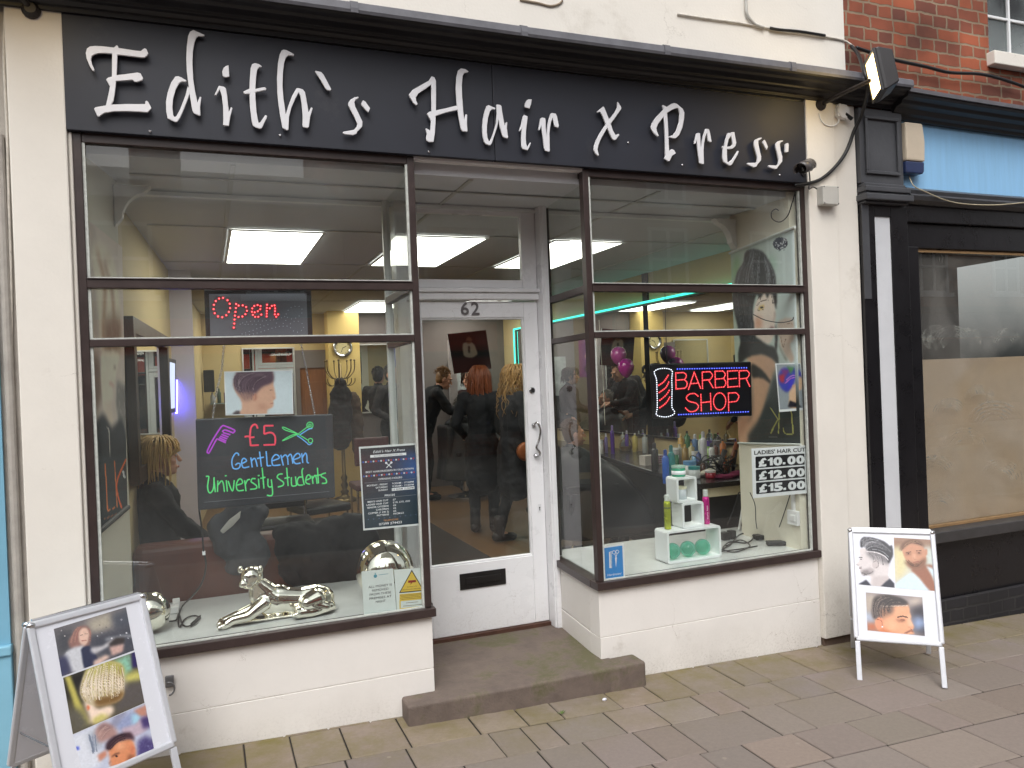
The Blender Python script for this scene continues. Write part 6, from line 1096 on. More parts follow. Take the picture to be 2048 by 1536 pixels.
picture('photo', tR, P_([(178,618),(660,660),(682,990),(192,942)]), (110, 84), (150,140,140), [
 ('p', C([(180,640),(260,640),(230,800),(190,790)]), (190,176,160), 6), ('p', C([(540,690),(640,660),(660,720),(560,740)]), (206,190,176), 6), ('p', C([(560,750),(665,720),(682,990),(580,940)]), (62,58,66), 7), ('e', (*T1((1690,1040),4.268)(625,880), 12, 14), (140,160,196), 6), ('p', C([(190,870),(260,880),(280,950),(192,942)]), (190,110,76), 4), ('p', C([(182,790),(230,800),(240,870),(190,870)]), (176,186,206), 5),
 ('p', C([(255,840),(250,760),(320,720),(420,720),(530,710),(555,790),(565,830),(550,850),(590,910),(575,940),(585,975),(430,970),(300,950),(260,900)]), (226,166,130), 1), ('p', C([(260,900),(340,930),(470,960),(300,960)]), (206,120,76), 4), ('p', C([(235,830),(230,720),(260,650),(350,640),(460,660),(530,700),(530,730),(420,735),(400,790),(320,810),(290,850)]), (92,82,80), 2), ('p', C([(290,760),(420,740),(400,800),(300,850)]), (150,112,92), 4), ('s', (C([(300,735),(400,735),(535,732)]), 1.1), (240,216,196), 0), ('p', C([(250,680),(350,640),(470,665),(530,710),(400,725),(280,725)]), (66,60,60), 2, .7),
 ('s', (C([(448,830),(490,822),(535,832)]), 2.6), (66,42,36), 0), ('e', (*T1((1690,1040),4.268)(490,855), 5, 2.4), (70,44,40), 0), ('e', (*T1((1690,1040),4.268)(295,880), 8, 12), (226,150,116), 1), ('s', (C([(275,850),(310,860),(320,910)]), 1.2), (150,84,60), 0), ('e', (*T1((1690,1040),4.268)(320,912), 1.6, 1.6), (240,240,244), 0), ('s', (C([(520,965),(560,945),(580,955)]), 2.2), (120,66,56), 1), ('s', (C([(545,915),(585,912)]), 1.2), (170,100,80), 1), ('p', C([(430,850),(470,845),(520,850),(505,872),(455,872)]), (176,116,90), 2), ('p', C([(540,790),(560,840),(585,905),(560,920),(535,880)]), (240,186,152), 2), ('p', C([(380,860),(440,880),(430,950),(350,930)]), (236,176,138), 4), ('s', (C([(560,930),(575,940)]), 1), (110,60,50), 0)]+hs(C, [[(240,830),(235,720),(270,655),(340,640)],[(300,840),(290,760),(330,690),(420,660)],[(400,780),(400,740),(450,700),(530,720)]], 70, [(60,54,54),(110,98,94),(84,74,72),(130,116,108),(48,44,44)], .8, 16, .5)+hs(C, [[(500,968),(540,945),(580,940)],[(510,978),(545,968),(585,965)]], 14, [(110,66,56),(150,96,80)], .7, 17, .5), print_mat, .06)
# ================================================================== SALON INTERIOR
ZF, ZC = .17, 2.77
cream = M('cream_wall', (228,222,204), .7, var=.04, scale=3); yellow = M('yellow_wall', (204,184,138), .7, var=.05, scale=3); greywall = M('grey_wall', (120,112,110), .7, var=.06)
LWX = lambda y: .03+.06*y
nL = np.array([1.0, -.06, 0]); nL /= np.linalg.norm(nL)
nR = np.array([1.0, -.20, 0]); nR /= np.linalg.norm(nR)      # splayed return wall beside the left window, splay widened to catch light
onR = lambda u, v, d=0: onpl(u, v, np.array([.02, 0, 0])+nR*d, nR)
onL = lambda u, v, d=0: onpl(u, v, np.array([.03, 0, 0])+nL*d, nL)
mb = MB(); mb.prism([(.03,.05,ZF-.2),(.126,.53,ZF-.2),(.03,.53,ZF-.2),(-.15,.5,ZF-.2),(-.15,.05,ZF-.2)], (0,0,ZC+.3-ZF)); mb.build('interior_wall', cream, shop)
mb = MB(); mb.prism([(3.885,.05,ZF-.2),(3.885,.62,ZF-.2),(3.885,.62,ZC+.1),(3.885,.05,ZC+.1)], (.15,0,0)); mb.build('interior_wall', cream, shop)
mb = MB(); mb.prism([(LWX(.531), .531, ZF-.2), (LWX(7.6), 7.6, ZF-.2), (LWX(7.6), 7.6, ZC+.1), (LWX(.531), .531, ZC+.1)], (-.2, 0, 0)); mb.build('interior_wall', yellow, shop)
mb = MB(); mb.prism([(4.0351,.50,ZF-.2),(5.0,.50,ZF-.2),(5.0,7.6,ZF-.2),(4.82,7.6,ZF-.2),(4.82,.619,ZF-.2),(4.0351,.619,ZF-.2)], (0,0,ZC+.3-ZF)); mb.build('interior_wall', yellow, shop)
mb = MB(); mb.box(.2, 5.0, 7.5, 7.7, ZF-.2, ZC+.1); mb.build('interior_wall', yellow, shop)
mb = MB(); mb.box(2.545, 4.82, 7.44, 7.4995, ZF, ZC); mb.build('back_panelling', greywall, shop)
mb = MB(); mb.box(-.1, 5.0, .72, 7.7, ZF-.2, ZF-.001); mb.box(1.6, 2.5, .7, .7199, ZF-.2, ZF-.001); mb.build('interior_floor', M('orange_floor', (112,82,48), .35, var=.2, scale=3, stretch=(7,.8,1)), shop)
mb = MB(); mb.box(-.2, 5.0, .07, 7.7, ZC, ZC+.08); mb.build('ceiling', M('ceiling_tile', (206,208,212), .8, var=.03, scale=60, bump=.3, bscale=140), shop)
mb = MB()
for x in (.66, 1.84, 2.99, 4.16): mb.box(x-.012, x+.012, .10, 7.5, ZC-.006, ZC-.0005)
for y in (.36, 1.56, 3.0, 4.42, 5.82, 7.24): mb.box(0.2, 4.82, y-.012, y+.012, ZC-.0095, ZC-.0065)
mb.build('ceiling_grid', M('grid_metal', (186,186,184), .5, var=.05), shop)
mb = MB(); mb.box(.08, 3.885, .66, .70, ZC-.03, ZC-.010); mb.build('ceiling_trim', inner_white, shop)
for x0, sg in ((.118, 1), (3.884, -1)):
    cy = .465 if sg > 0 else .555
    mb = MB(); P = [(x0, cy, ZC-.032), (x0+sg*.17, cy, ZC-.032)]+[(x0+sg*(.17-.135*math.sin(a)), cy, ZC-.20+.14*math.cos(a)+.0) for a in np.linspace(.25, 1.5, 7)]+[(x0, cy, ZC-.24)]
    mb.prism(P, (0, .06, 0)); mb.build('corbel', M('corbel_white', (214,212,206), .5), shop, bevel=.004)
mb = MB()
for k, (a, b) in enumerate(((.7,.0),(.7,.0))): pass
panel_e = emis('panel_light', (255,252,240), 5.2)
lp_n = 0
for row, (y0, y1) in enumerate(((1.6, 2.95), (5.85, 7.2))):
    for k, x0 in enumerate((.70, 1.88, 3.02) if row == 0 else (.95, 2.33, 3.75)):
        t = thing('ceiling_light', ('%s of the three square ceiling light panels nearest the window' if row == 0 else '%s of the three ceiling light panels at the back of the salon') % ('leftmost', 'middle', 'rightmost')[k], 'ceiling light', (x0+.29, (y0+y1)/2, ZC-.03), 'glowing ceiling light panels')
        mb = MB(); mb.box(x0, x0+.58, y0, y1, ZC-.016, ZC-.0105); mb.build('diffuser', panel_e, t)
        mb = MB(); mb.box(x0-.02, x0, y0-.02, y1+.02, ZC-.018, ZC-.0100); mb.box(x0+.58, x0+.6, y0-.02, y1+.02, ZC-.018, ZC-.0100); mb.box(x0, x0+.58, y0-.02, y0, ZC-.018, ZC-.0100); mb.box(x0, x0+.58, y1, y1+.02, ZC-.018, ZC-.0100); mb.build('frame', inner_white, t)
mb = MB(); mb.box(1.55, 2.75, .8, 5.6, ZF, ZF+.008); mb.build('door_mat', M('dark_mat', (34,30,28), .9, var=.3, scale=30), None, label='long dark mat on the orange floor inside the door', cat='mat')
mb = MB(); mb.box(2.10, 2.53, 7.12, 7.4395, ZF, ZC); mb.build('pillar', M('pillar_yellow', (218,188,116), .7, var=.03), shop)
mb = MB(); q1 = oy(387, 700, 3.5); mb.box(LWX(3.5)-.1, q1[0], 3.5, 3.8, ZF, ZC); mb.build('pillar', M('column_pale', (196,190,200), .6, var=.03), shop)
# clock
q = np.array([2.29, 7.118, 2.255]); t = thing('wall_clock', 'round silver rimmed wall clock on the yellow pillar above the coat stand', 'clock', q)
mb = MB(); mb.lathe([(.0,0),(.13,0),(.14,.02),(.125,.04),(.095,.03),(.092,.018)], q, (0,-1,0), 32); mb.build('rim', chrome, t, smooth=True)
mb = MB(); mb.lathe([(.093,0),(.093,.019)], q, (0,-1,0), 32); mb.build('dial', M('dial_cream', (216,200,150), .5), t)
mb = MB(); mb.bar(q+[0,-.0225,0], q+[.05,-.0225,.02], .008, .003); mb.bar(q+[0,-.0225,0], q+[-.02,-.0225,-.06], .006, .003); mb.build('hand', black_plastic, t)
mb = MB()
for k in range(12): a = k*math.pi/6; mb.obox(q+[.078*math.cos(a), -.0205, .078*math.sin(a)], (.008*math.cos(a),0,.008*math.sin(a)), (0,.001,0), (-.0025*math.sin(a),0,.0025*math.cos(a)))
mb.build('hour_marks', black_plastic, t)
# mirrors
def wall_mirror(label, corners, n, fmat, fw_=.03, dep=.02):
    c = [np.asarray(p, float) for p in corners]; n = np.asarray(n, float); F = Fr(c[3], c[2]-c[3], c[0]-c[3]); W_, H_ = np.linalg.norm(c[2]-c[3]), np.linalg.norm(c[0]-c[3])
    t = thing('wall_mirror', label, 'mirror', (c[2]+c[3])/2, 'salon wall mirrors'); mb = MB(); F.rect(mb, 0, W_, 0, H_, .0, .008); mb.build('mirror_glass', mirror_mat, t)
    mb = MB()
    for a in ((-fw_, 0, -fw_, H_+fw_), (W_, W_+fw_, -fw_, H_+fw_), (0, W_, -fw_, 0), (0, W_, H_, H_+fw_)): F.rect(mb, *a, dep*.6, dep)
    mb.build('frame', fmat, t, bevel=.002); return t
wall_mirror('large wall mirror above the styling counter edged with a turquoise light strip', [(4.80,6.86,2.43),(4.80,1.1,2.43),(4.80,1.1,1.08),(4.80,6.86,1.08)], (-1,0,0), black_plastic, .02)
wall_mirror('narrow mirror on the back wall right of the yellow pillar', [(2.57,7.42,2.30),(3.02,7.42,2.30),(3.02,7.42,1.34),(2.57,7.42,1.34)], (0,-1,0), M('mirror_frame_pale', (200,200,198), .4), .02)
wall_mirror('back wall mirror left of the brown door', [(1.0,7.48,2.28),(1.66,7.48,2.28),(1.66,7.48,1.2),(1.0,7.48,1.2)], (0,-1,0), MATS['mirror_frame_pale'], .02)
dk_wood = M('dark_wood', (52,40,34), .4, var=.2)
y0, y1 = 1.04, 2.6; a, b = onL(251, 640, .05), onL(251, 890, .05)
zt_, zb_ = 2.05, 1.30
wall_mirror('wide dark framed mirror on the left salon wall', [(LWX(y0)+.03,y0,zt_),(LWX(y1)+.03,y1,zt_),(LWX(y1)+.03,y1,zb_),(LWX(y0)+.03,y0,zb_)], nL, dk_wood, .09, .05)
mb = MB(); mb.tube([(4.775,1.1,2.465),(4.775,6.9,2.465),(4.775,6.9,1.2)], .011, 8); mb.build('light_strip', emis('turquoise', (70,255,226), 1.5), None, label='glowing turquoise light strip along the top of the large mirror', cat='light strip')
# brown door, speaker, shelf on the back wall
t = thing('inner_door', 'brown panelled wooden door with an arched surround on the back wall', 'door', (1.92, 7.48, ZF))
mb = MB(); mb.box(1.74, 2.098, 7.46, 7.4995, ZF, 2.0); mb.build('leaf', M('door_brown', (140,92,58), .45, var=.2, stretch=(8,1,1)), t)
mb = MB()
for z0 in (.4, 1.2): mb.box(1.79, 2.06, 7.45, 7.4595, z0, z0+.6)
mb.build('panel', MATS['door_brown'], t, bevel=.01)
mb = MB(); mb.box(1.68, 1.7395, 7.43, 7.4995, ZF, 2.25); mb.box(1.7395, 2.098, 7.43, 7.4995, 2.001, 2.25); mb.build('surround', greywall, t)
mb = MB(); q = oy(419, 760, 7.2); mb.box(q[0]-.075, q[0]+.06, 7.1, 7.28, q[2]-.16, q[2]+.13); mb.build('speaker', M('speaker_black', (26,26,30), .6), None, bevel=.012, label='small black loudspeaker on the yellow back wall at the left', cat='speaker')
t = thing('wall_shelf', 'glass shelf of bottles on the yellow back wall under the loudspeaker', 'shelf', (.75, 7.3, 1.3))
mb = MB(); mb.box(.55, 1.0, 7.1, 7.49, 1.55, 1.565); mb.box(.55, 1.0, 7.1, 7.49, 1.2, 1.215); mb.build('shelf_board', M('shelf_glass', (150,160,156), .2), t)
rnd = random.Random(4)
for k in range(10):
    x = .58+.085*(k % 5); z = 1.2155 if k < 5 else 1.5655; h = rnd.uniform(.1,.2); mb = MB(); mb.lathe([(.025,0),(.027,h*.7),(.012,h*.8),(.012,h)], (x, 7.25, z), n=10)
    mb.build('shelf_bottle', M('shelf_bottle_%d' % (k % 4), [(90,60,50),(170,170,170),(60,80,60),(120,50,70)][k % 4], .3), None, smooth=True, label='tiny bottle on the glass wall shelf at the back', cat='bottle', group='bottles on the glass wall shelf')
t = thing('light_sign', 'slim lit picture frame glowing violet on the left wall beyond the wide mirror', 'light frame', onL(345, 826, .03))
q = [onL(u, v, .05) for u, v in ((338,716),(352,720),(352,824),(338,827))]; mb = MB(); mb.prism(q, nL*-.03); mb.build('frame', black_plastic, t)
q = [onL(u, v, .0515) for u, v in ((340,724),(350,727),(350,816),(340,818))]; mb = MB(); mb.prism(q, nL*-.001); mb.build('screen', emis('screen_pale', (206,214,240), 1.1), t)
mb = MB(); mb.bar(onL(353,718,.03), onL(353,826,.03), .02, .03); mb.build('glow_strip', emis('violet', (92,84,255), 14), t)
# banner and pictures at the back
f = Fr((0, 7.43, 0), (1,0,0), (0,0,1))
t = thing('salon_banner', 'purple and blue salon banner on the back wall right of the narrow mirror', 'banner', (3.3, 7.43, 1.7))
def bn(s, tt):
    c = np.array([84,60,150.])+(s[...,None]-.5)*np.array([90,-20,-60.]); return c
picture('print', t, [(3.07,7.43,2.35),(3.50,7.43,2.35),(3.50,7.43,1.72),(3.07,7.43,1.72)], (50, 60), bn, [('e', (*proj((3.18,7.43,2.1)), 5, 9), (206,80,150), 2), ('e', (*proj((3.36,7.43,2.05)), 4, 7), (220,180,170), 1), ('e', (*proj((3.36,7.43,1.85)), 7, 7), (40,36,60), 2)], poster_mat, .2)
f = FY(5.8); t = thing('film_poster', 'dark maroon poster of a seated man in a pale shirt hung askew inside the door', 'poster', f.px(943, 740))
q = [(895,668),(972,660),(983,737),(908,748)]; mb = MB(); slab(mb, quad_on(f, q, -.003), f.n, .01); mb.build('backing', M('poster_edge', (206,206,210), .4), t)
C = Tc((830,620), 5.12)
picture('print', t, quad_on(f, q, .001), (80, 80), lambda s, tt: np.array([58,22,26.])*(1-tt[...,None])+np.array([84,26,28.])*tt[...,None], [('P', C([(350,380),(760,360),(770,470),(380,480)]), (20,16,20), 4), ('p', C([(490,350),(540,330),(600,345),(640,440),(620,470),(570,490),(500,465)]), (206,190,176), 1), ('e', (830+552/5.12, 620+310/5.12, 6, 7), (150,100,84), 1), ('p', C([(545,370),(560,370),(560,440),(548,440)]), (30,24,28), 1), ('s', (C([(530,320),(575,320)]), 1.2), (60,40,40), 0)], poster_mat, .06)
mb = MB(); q = oy(905, 730, 6.4); mb.box(q[0]-.05, q[0]+.06, 6.4, 6.43, 1.15, 2.3); mb.build('picture_board', M('frame_pale', (206,196,196), .5, var=.3, scale=5), None, label='tall narrow pale picture board standing behind the askew dark poster', cat='picture')
t = thing('display_cabinet', 'dark display cabinet with pale shelves deep inside the salon behind the door', 'cabinet', (4.2, 7.2, ZF))
mb = MB(); q0 = oy(922, 800, 7.0); mb.box(q0[0]-.05, q0[0]+.75, 7.0, 7.4, ZF, 1.45); mb.build('body', M('cabinet_black', (24,24,26), .4), t, bevel=.004)
mb = MB(); mb.box(q0[0]-.05, q0[0]+.2, 7.1, 7.4, 1.4501, 2.05); mb.build('upper_shelves', M('cabinet_pale', (200,204,206), .5, var=.4, scale=9), t)
# sofa with coats
leather = M('brown_leather', (92,44,28), .42, var=.25, scale=5, bump=.15, bscale=60)
t = thing('sofa', 'brown leather sofa with its back to the left window', 'sofa', (.78, 1.25, ZF))
mb = MB(); mb.box(.10, 1.42, .84, 1.03, .30, .885); mb.build('back', leather, t, bevel=.05, seg=4)
mb = MB(); mb.box(.105, 1.415, .9, 1.62, .21, .50); mb.build('seat', leather, t, bevel=.05, seg=4)
for x in (.09, 1.27): mb = MB(); mb.box(x, x+.16, .86, 1.60, .20, .70); mb.build('arm', leather, t, bevel=.05, seg=4)
for x in (.16, 1.36):
    for y in (.92, 1.54): mb = MB(); mb.lathe([(.025,0),(.03,.06)], (x, y, ZF), n=10); mb.build('leg', dk_wood, t)
def cloth_heap(name, label, blobs, mat, cat='coat', vox=.012, smo=6):
    mb = MB()
    for c, r in blobs: mb.ell(c, r, 14)
    return folds(mb.build(name, mat, None, smooth=True, label=label, cat=cat, remesh=vox, smo=smo), .045, .09)
hood = M('hoodie_grey', (66,68,74), .9, var=.25, scale=12, bump=.5, bscale=90); blackc = M('coat_black', (20,20,24), .85, var=.35, scale=9, bump=.4, bscale=70)
cloth_heap('hooded_top', 'grey hooded top slung over the back of the brown sofa', [((.66,.86,.98),(.12,.10,.12)),((.60,.82,.88),(.10,.07,.12)),((.70,.81,.80),(.10,.06,.13)),((.72,.90,1.02),(.10,.12,.06)),((.64,.82,.74),(.09,.05,.06)),((.56,.84,.94),(.08,.07,.09))], hood)
mb = MB(); mb.prism([oy(u, v, .765) for u, v in ((482,1022),(480,1036),(466,1052),(446,1068),(440,1062),(458,1040))], (0,.012,0)); mb.build('hood_lining', M('lining_pale', (190,188,182), .8), None, bevel=.004, label='pale folded lining showing on the grey hooded top', cat='lining')
cloth_heap('coat', 'black coat heaped over the right end of the brown sofa', [((.98,.86,.80),(.16,.09,.14)),((1.18,.87,.84),(.18,.11,.11)),((1.32,.86,.74),(.12,.10,.20)),((1.06,.83,.68),(.22,.07,.13)),((1.22,.83,.62),(.17,.07,.14)),((.92,.86,.88),(.10,.09,.06)),((1.28,.88,.91),(.10,.09,.05))], blackc)
# coat stand
q = np.array([2.20, 6.85, ZF]); t = thing('coat_stand', 'dark metal coat stand with curled hooks in front of the yellow pillar', 'coat stand', q)
brz = M('antique_brass', (120,104,72), .3, metal=.9, var=.2)
mb = MB(); mb.lathe([(.17,0),(.17,.02),(.12,.05),(.05,.07),(.04,.1),(.06,.13),(.03,.16),(.05,.22),(.03,.26),(.045,.32),(.025,.36),(.022,1.85),(.0,1.86)], q, n=18); mb.build('pole', brz, t, smooth=True)
for k in range(7):
    a = k*6.283/7; d = np.array([math.cos(a), math.sin(a), 0])
    mb = MB(); mb.tube(spline([q+[0,0,1.68], q+d*.10+[0,0,1.66], q+d*.19+[0,0,1.76], q+d*.20+[0,0,1.90]], 5), .008, 6); mb.ell(q+d*.20+[0,0,1.90], .016, 8)
    mb.tube(spline([q+[0,0,1.62], q+d*.12+[0,0,1.56], q+d*.19+[0,0,1.60], q+d*.20+[0,0,1.66]], 5), .007, 6); mb.build('hook', brz, t, smooth=True)
cloth_heap('coat', 'long dark coat hanging on the coat stand', [(q+[-.02,-.12,1.58],(.08,.07,.10)),(q+[-.02,-.13,1.42],(.15,.09,.16)),(q+[-.04,-.13,1.2],(.17,.10,.25)),(q+[-.06,-.13,.98],(.16,.10,.25)),(q+[-.05,-.13,.85],(.15,.09,.16))], blackc)
cloth_heap('coat', 'brown tweed coat hanging on the right side of the coat stand', [(q+[.16,-.05,1.30],(.10,.09,.18)),(q+[.18,-.05,1.05],(.10,.09,.28)),(q+[.2,-.05,.78],(.09,.08,.22))], M('tweed', (78,62,48), .9, var=.4, scale=60))
# styling counter and clutter
t = thing('styling_counter', 'long black styling counter along the right wall under the large mirror', 'counter', (4.3, 3.5, ZF))
top = [(3.80,.98),(4.79,.98),(4.79,6.8),(4.36,6.8),(4.32,3.6),(3.98,2.0)]
mb = MB(); mb.prism([(x, y, .90) for x, y in top], (0,0,-.04)); mb.build('top', M('counter_black', (30,26,28), .22, var=.2), t, bevel=.006)
ins_ = [(3.84,1.03),(4.78,1.03),(4.78,6.75),(4.41,6.75),(4.37,3.62),(4.03,2.0)]; mb = MB(); mb.prism([(x, y, .859) for x, y in ins_], (0,0,-.68)); mb.build('cabinet', M('cabinet_black'), t)
mb = MB(); mb.box(3.86, 4.35, 1.015, 1.0295, .79, .855); mb.build('end_trim', M('trim_cream', (206,194,164), .5), t)
for k, yy in enumerate((1.6, 2.6)):
    mb = MB(); mb.obox((3.93+.2*k, yy-.02, .72), (.018,.006,0), (-.012,.05,0), (0,0,.006)); mb.build('drawer_handle', chrome, t)
def cnt(u, v):
    """spot on the counter top along the sight line at u; rows further back for smaller v"""
    if u < 1310: return oz(u, v, .9005) if oz(u, v, .9005)[0] < 4.74 else ox(u, v, 4.7)*np.array([1,1,0])+np.array([0,0,.9005])
    y = 1.16+(950-v)*.019; q = oy(u, 925, y); x = min(q[0], 4.72); return np.array([x, y, .9005])
def simple_bottle(label, u, v, h, r, col, capcol, shape=0, rough=.25, cat='bottle', clear=False):
    b = cnt(u, v); m = M('bottle_%02x%02x%02x' % col, col, rough, var=.1, coat=.3); cm = M('bottlecap_%02x%02x%02x' % capcol, capcol, .35, var=.05)
    if shape == 0: return bottle('bottle', label, b, [(.0,0),(r*.95,0),(r,.004),(r,h*.74),(r*.55,h*.82)], m, [(r*.5,h*.8205),(r*.5,h*.97),(r*.3,h),(.0,h)], cm, cat=cat, group='bottles and jars on the styling counter')
    if shape == 1: return bottle('bottle', label, b, [(.0,0),(r*.95,0),(r,.004),(r,h*.8),(r*.4,h*.86),(r*.35,h*.92)], m, [(r*.36,h*.9205),(r*.3,h),(.0,h)], cm, cat=cat, group='bottles and jars on the styling counter')
    return bottle('jar', label, b, [(.0,0),(r*.95,0),(r,.006),(r,h*.75)], m, [(r*1.03,h*.7505),(r*1.03,h),(.0,h)], cm, cat='jar', group='bottles and jars on the styling counter')
for a in (('white bottle by the corner post on the styling counter', 1202,908,.15,.03,(214,212,206),(230,230,230),2), ('tall purple bottle with a white nozzle, furthest left of the purple pair', 1213,906,.21,.018,(150,140,196),(226,226,230),0), ('tall deep purple hair spray on the styling counter', 1226,908,.30,.022,(98,64,160),(170,150,210),0), ('purple bottle behind the wicker basket on the styling counter', 1254,886,.22,.02,(110,80,176),(226,220,240),0), ('clear bottle beside the purple bottle behind the basket', 1246,884,.2,.02,(186,190,180),(230,230,230),1),
          ('tall bright blue spray can on the styling counter', 1331,950,.25,.026,(20,92,190),(20,70,160),0), ('tall teal spray can beside the blue one', 1343,950,.28,.028,(20,130,128),(30,110,110),0), ('white pot with blue lid near the teal can', 1379,938,.12,.05,(214,216,214),(96,150,196),2), ('amber bottle with a gold cap on the styling counter', 1371,912,.2,.03,(140,110,40),(206,170,70),1), ('green glass bottle on the styling counter', 1352,915,.17,.028,(40,116,70),(206,206,200),2),
          ('clear bottle with pale label left of the amber one', 1360,905,.19,.03,(176,176,160),(220,214,190),1), ('tall white bottle near the mirror end of the clutter', 1408,912,.30,.03,(216,218,224),(206,206,214),0), ('small dark blue bottle with a pump before the white bottle', 1398,925,.17,.022,(36,60,120),(150,170,206),1), ('purple topped green bottle at the back of the clutter', 1419,903,.2,.03,(120,170,50),(84,60,160),2), ('gold topped bottle among the counter clutter', 1384,900,.18,.028,(196,186,140),(206,176,80),1), ('brown bottle at the back of the styling counter', 1432,908,.18,.026,(96,50,30),(40,36,34),1), ('pink pot beside the brush pile', 1440,925,.09,.035,(196,90,110),(210,206,206),2), ('pale blue bottle behind the white pot', 1390,915,.14,.026,(110,160,200),(226,226,226),2),
          ('squat clear jar of cotton wool behind the blue spray can',1349,905,.16,.045,(206,208,204),(190,196,196),2), ('tall gold shampoo bottle at the back of the clutter',1364,890,.26,.032,(190,150,70),(226,206,150),1), ('tall green bottle with black cap at the back of the clutter',1376,885,.27,.03,(50,110,60),(30,30,30),1), ('clear spray bottle of blue liquid in the clutter',1392,888,.24,.03,(90,130,180),(226,226,226),0), ('white tube standing on its lid in the clutter',1424,915,.2,.026,(222,222,220),(60,60,66),0), ('orange oil bottle near the hair brushes',1447,912,.22,.028,(196,110,40),(40,36,34),1),
          ('lime topped white bottle near the hair brushes',1437,893,.24,.03,(206,210,200),(130,180,40),0), ('red topped black bottle near the hair brushes',1456,895,.25,.03,(34,32,36),(170,30,40),1), ('silver canister at the mirror side of the clutter',1468,905,.2,.035,(180,182,186),(120,120,126),2), ('brown glass dropper bottle in front of the towel',1405,940,.11,.022,(80,44,26),(30,28,28),1), ('small red pot on the counter edge',1420,948,.06,.04,(150,30,50),(206,200,200),2), ('teal lidded tub on the counter edge',1388,944,.09,.045,(200,206,206),(30,140,140),2), ('yellow labelled bottle behind the wicker basket',1270,880,.2,.03,(206,186,90),(230,230,226),1), ('clear bottle with a silver top behind the white carton',1290,890,.2,.03,(170,174,170),(200,200,204),1), ('black pump bottle behind the white carton',1310,915,.24,.03,(30,30,34),(60,60,64),0)):
    simple_bottle(*a)
for k, (u, v, lab) in enumerate(((1206,866,'glass dome jar of red combs on the styling counter, nearest the corner post'), (1246,864,'glass dome jar holding silver clips further along the styling counter'))):
    b = cnt(u, v+22); t = thing('comb_jar', lab, 'jar', b, 'comb jars'); mb = MB(); mb.lathe([(.045,0),(.045,.12),(.03,.15),(.012,.16)], b, n=16); mb.build('glass', pane_mat, t, smooth=True); mb = MB(); mb.lathe([(.03,.003),(.03,.09)], b, n=10); mb.build('combs', M('combs_%d' % k, ((120,40,44),(150,150,150))[k], .4), t)
b = cnt(1252, 893); t = thing('wicker_basket', 'small wicker basket with a looped handle on the styling counter', 'basket', b); wk = M('wicker', (150,126,90), .8, var=.4, scale=80)
mb = MB(); mb.lathe([(.05,0),(.075,.05),(.07,.052),(.047,.006)], b, n=18); mb.build('bowl', wk, t); mb = MB(); mb.tube([b+[.07*math.cos(a), 0, .05+.09*math.sin(a)] for a in np.linspace(0, math.pi, 12)], .006, 6); mb.build('handle', wk, t, smooth=True)
b = oz(1300, 930, .9005); t = thing('hair_colour_box', 'white cardboard box with rows of pink squares on the styling counter', 'box', b)
mb = MB(); mb.box(b[0]-.06, b[0]+.14, b[1]-.02, b[1]+.08, b[2], b[2]+.085); mb.build('box', M('carton', (214,206,196), .6), t)
mb = MB()
for i in range(7):
    for j in range(4): mb.box(b[0]+.0+.019*i, b[0]+.013+.019*i, b[1]-.0215, b[1]-.0203, b[2]+.01+.018*j, b[2]+.022+.018*j)
mb.build('swatches', M('swatch_pink', (150,60,120), .5, var=.5, scale=60), t)
cloth_heap('towel', 'crumpled cream towel on the styling counter by the brushes', [(cnt(1410,942)+np.array([0,0,.02]),(.07,.05,.03)),(cnt(1425,938)+np.array([0,0,.03]),(.06,.05,.03)),(cnt(1435,928)+np.array([0,0,.04]),(.05,.04,.035))], M('towel_cream', (206,198,180), .9, bump=.6), cat='towel', vox=.008)
cloth_heap('towel', 'dark magenta towel folded on the front edge of the styling counter', [(cnt(1450,950)+np.array([0,-.02,.012]),(.11,.05,.02)),(cnt(1472,948)+np.array([0,-.02,.012]),(.09,.05,.02))], M('towel_magenta', (110,24,62), .9, bump=.6), cat='towel', vox=.008)
for k, (u0, v0, u1, v1, lab) in enumerate(((1430,950,1450,900,'curling tongs with a black handle leaning in the brush pile'), (1450,955,1475,885,'brown handled hair brush leaning at the end of the styling counter'), (1465,955,1470,900,'black hair brush standing at the end of the styling counter'), (1485,950,1492,890,'black hair dryer hose end hanging at the counter corner'))):
    a, b = oy(u0, v0, 1.35), oy(u1, v1, 1.35); mb = MB(); mb.tube([a, a*.5+b*.5, b], [.012, .016, .022], 8); mb.build('hair_brush', M('brush_%d' % k, ((60,56,56),(130,70,36),(30,28,30),(34,32,34))[k], .4, var=.3), None, smooth=True, label=lab, cat='hair brush', group='hair tools on the styling counter')
rnd = random.Random(9)
mb = MB()
P = [oy(u, v, 1.3)+[rnd.uniform(-.05,.05), rnd.uniform(-.1,.2), 0] for u, v in [(1430+rnd.uniform(-10,40), 935+rnd.uniform(-25,22)) for k in range(34)]]
mb.tube(spline(P, 5), .0045, 5); mb.build('tangled_lead', black_plastic, None, smooth=True, label='tangled black appliance leads heaped on the end of the styling counter', cat='cable')
lead('grey appliance lead dangling over the end of the styling counter', [oy(u, v, .98) for u, v in ((1480,930),(1497,955),(1498,975),(1486,990),(1478,985),(1470,1010),(1455,1050))], .004, M('lead_grey', (60,60,64), .5))
for k, (u, v, c_) in enumerate(((1237,712,(190,80,160)), (1252,736,(170,20,140)))):
    q = ox(u, v, 4.5); t = thing('balloon', ('pale pink party balloon by the large mirror', 'deep magenta party balloon by the large mirror')[k], 'balloon', q, 'balloons'); mb = MB(); mb.lathe([(.0,-.105),(.012,-.10),(.02,-.095),(.05,-.07),(.078,-.02),(.085,.02),(.07,.065),(.04,.09),(.0,.1)], q, n=18); mb.build('bulb', M('balloon_%d' % k, c_, .2, coat=.6, var=.05), t, smooth=True)
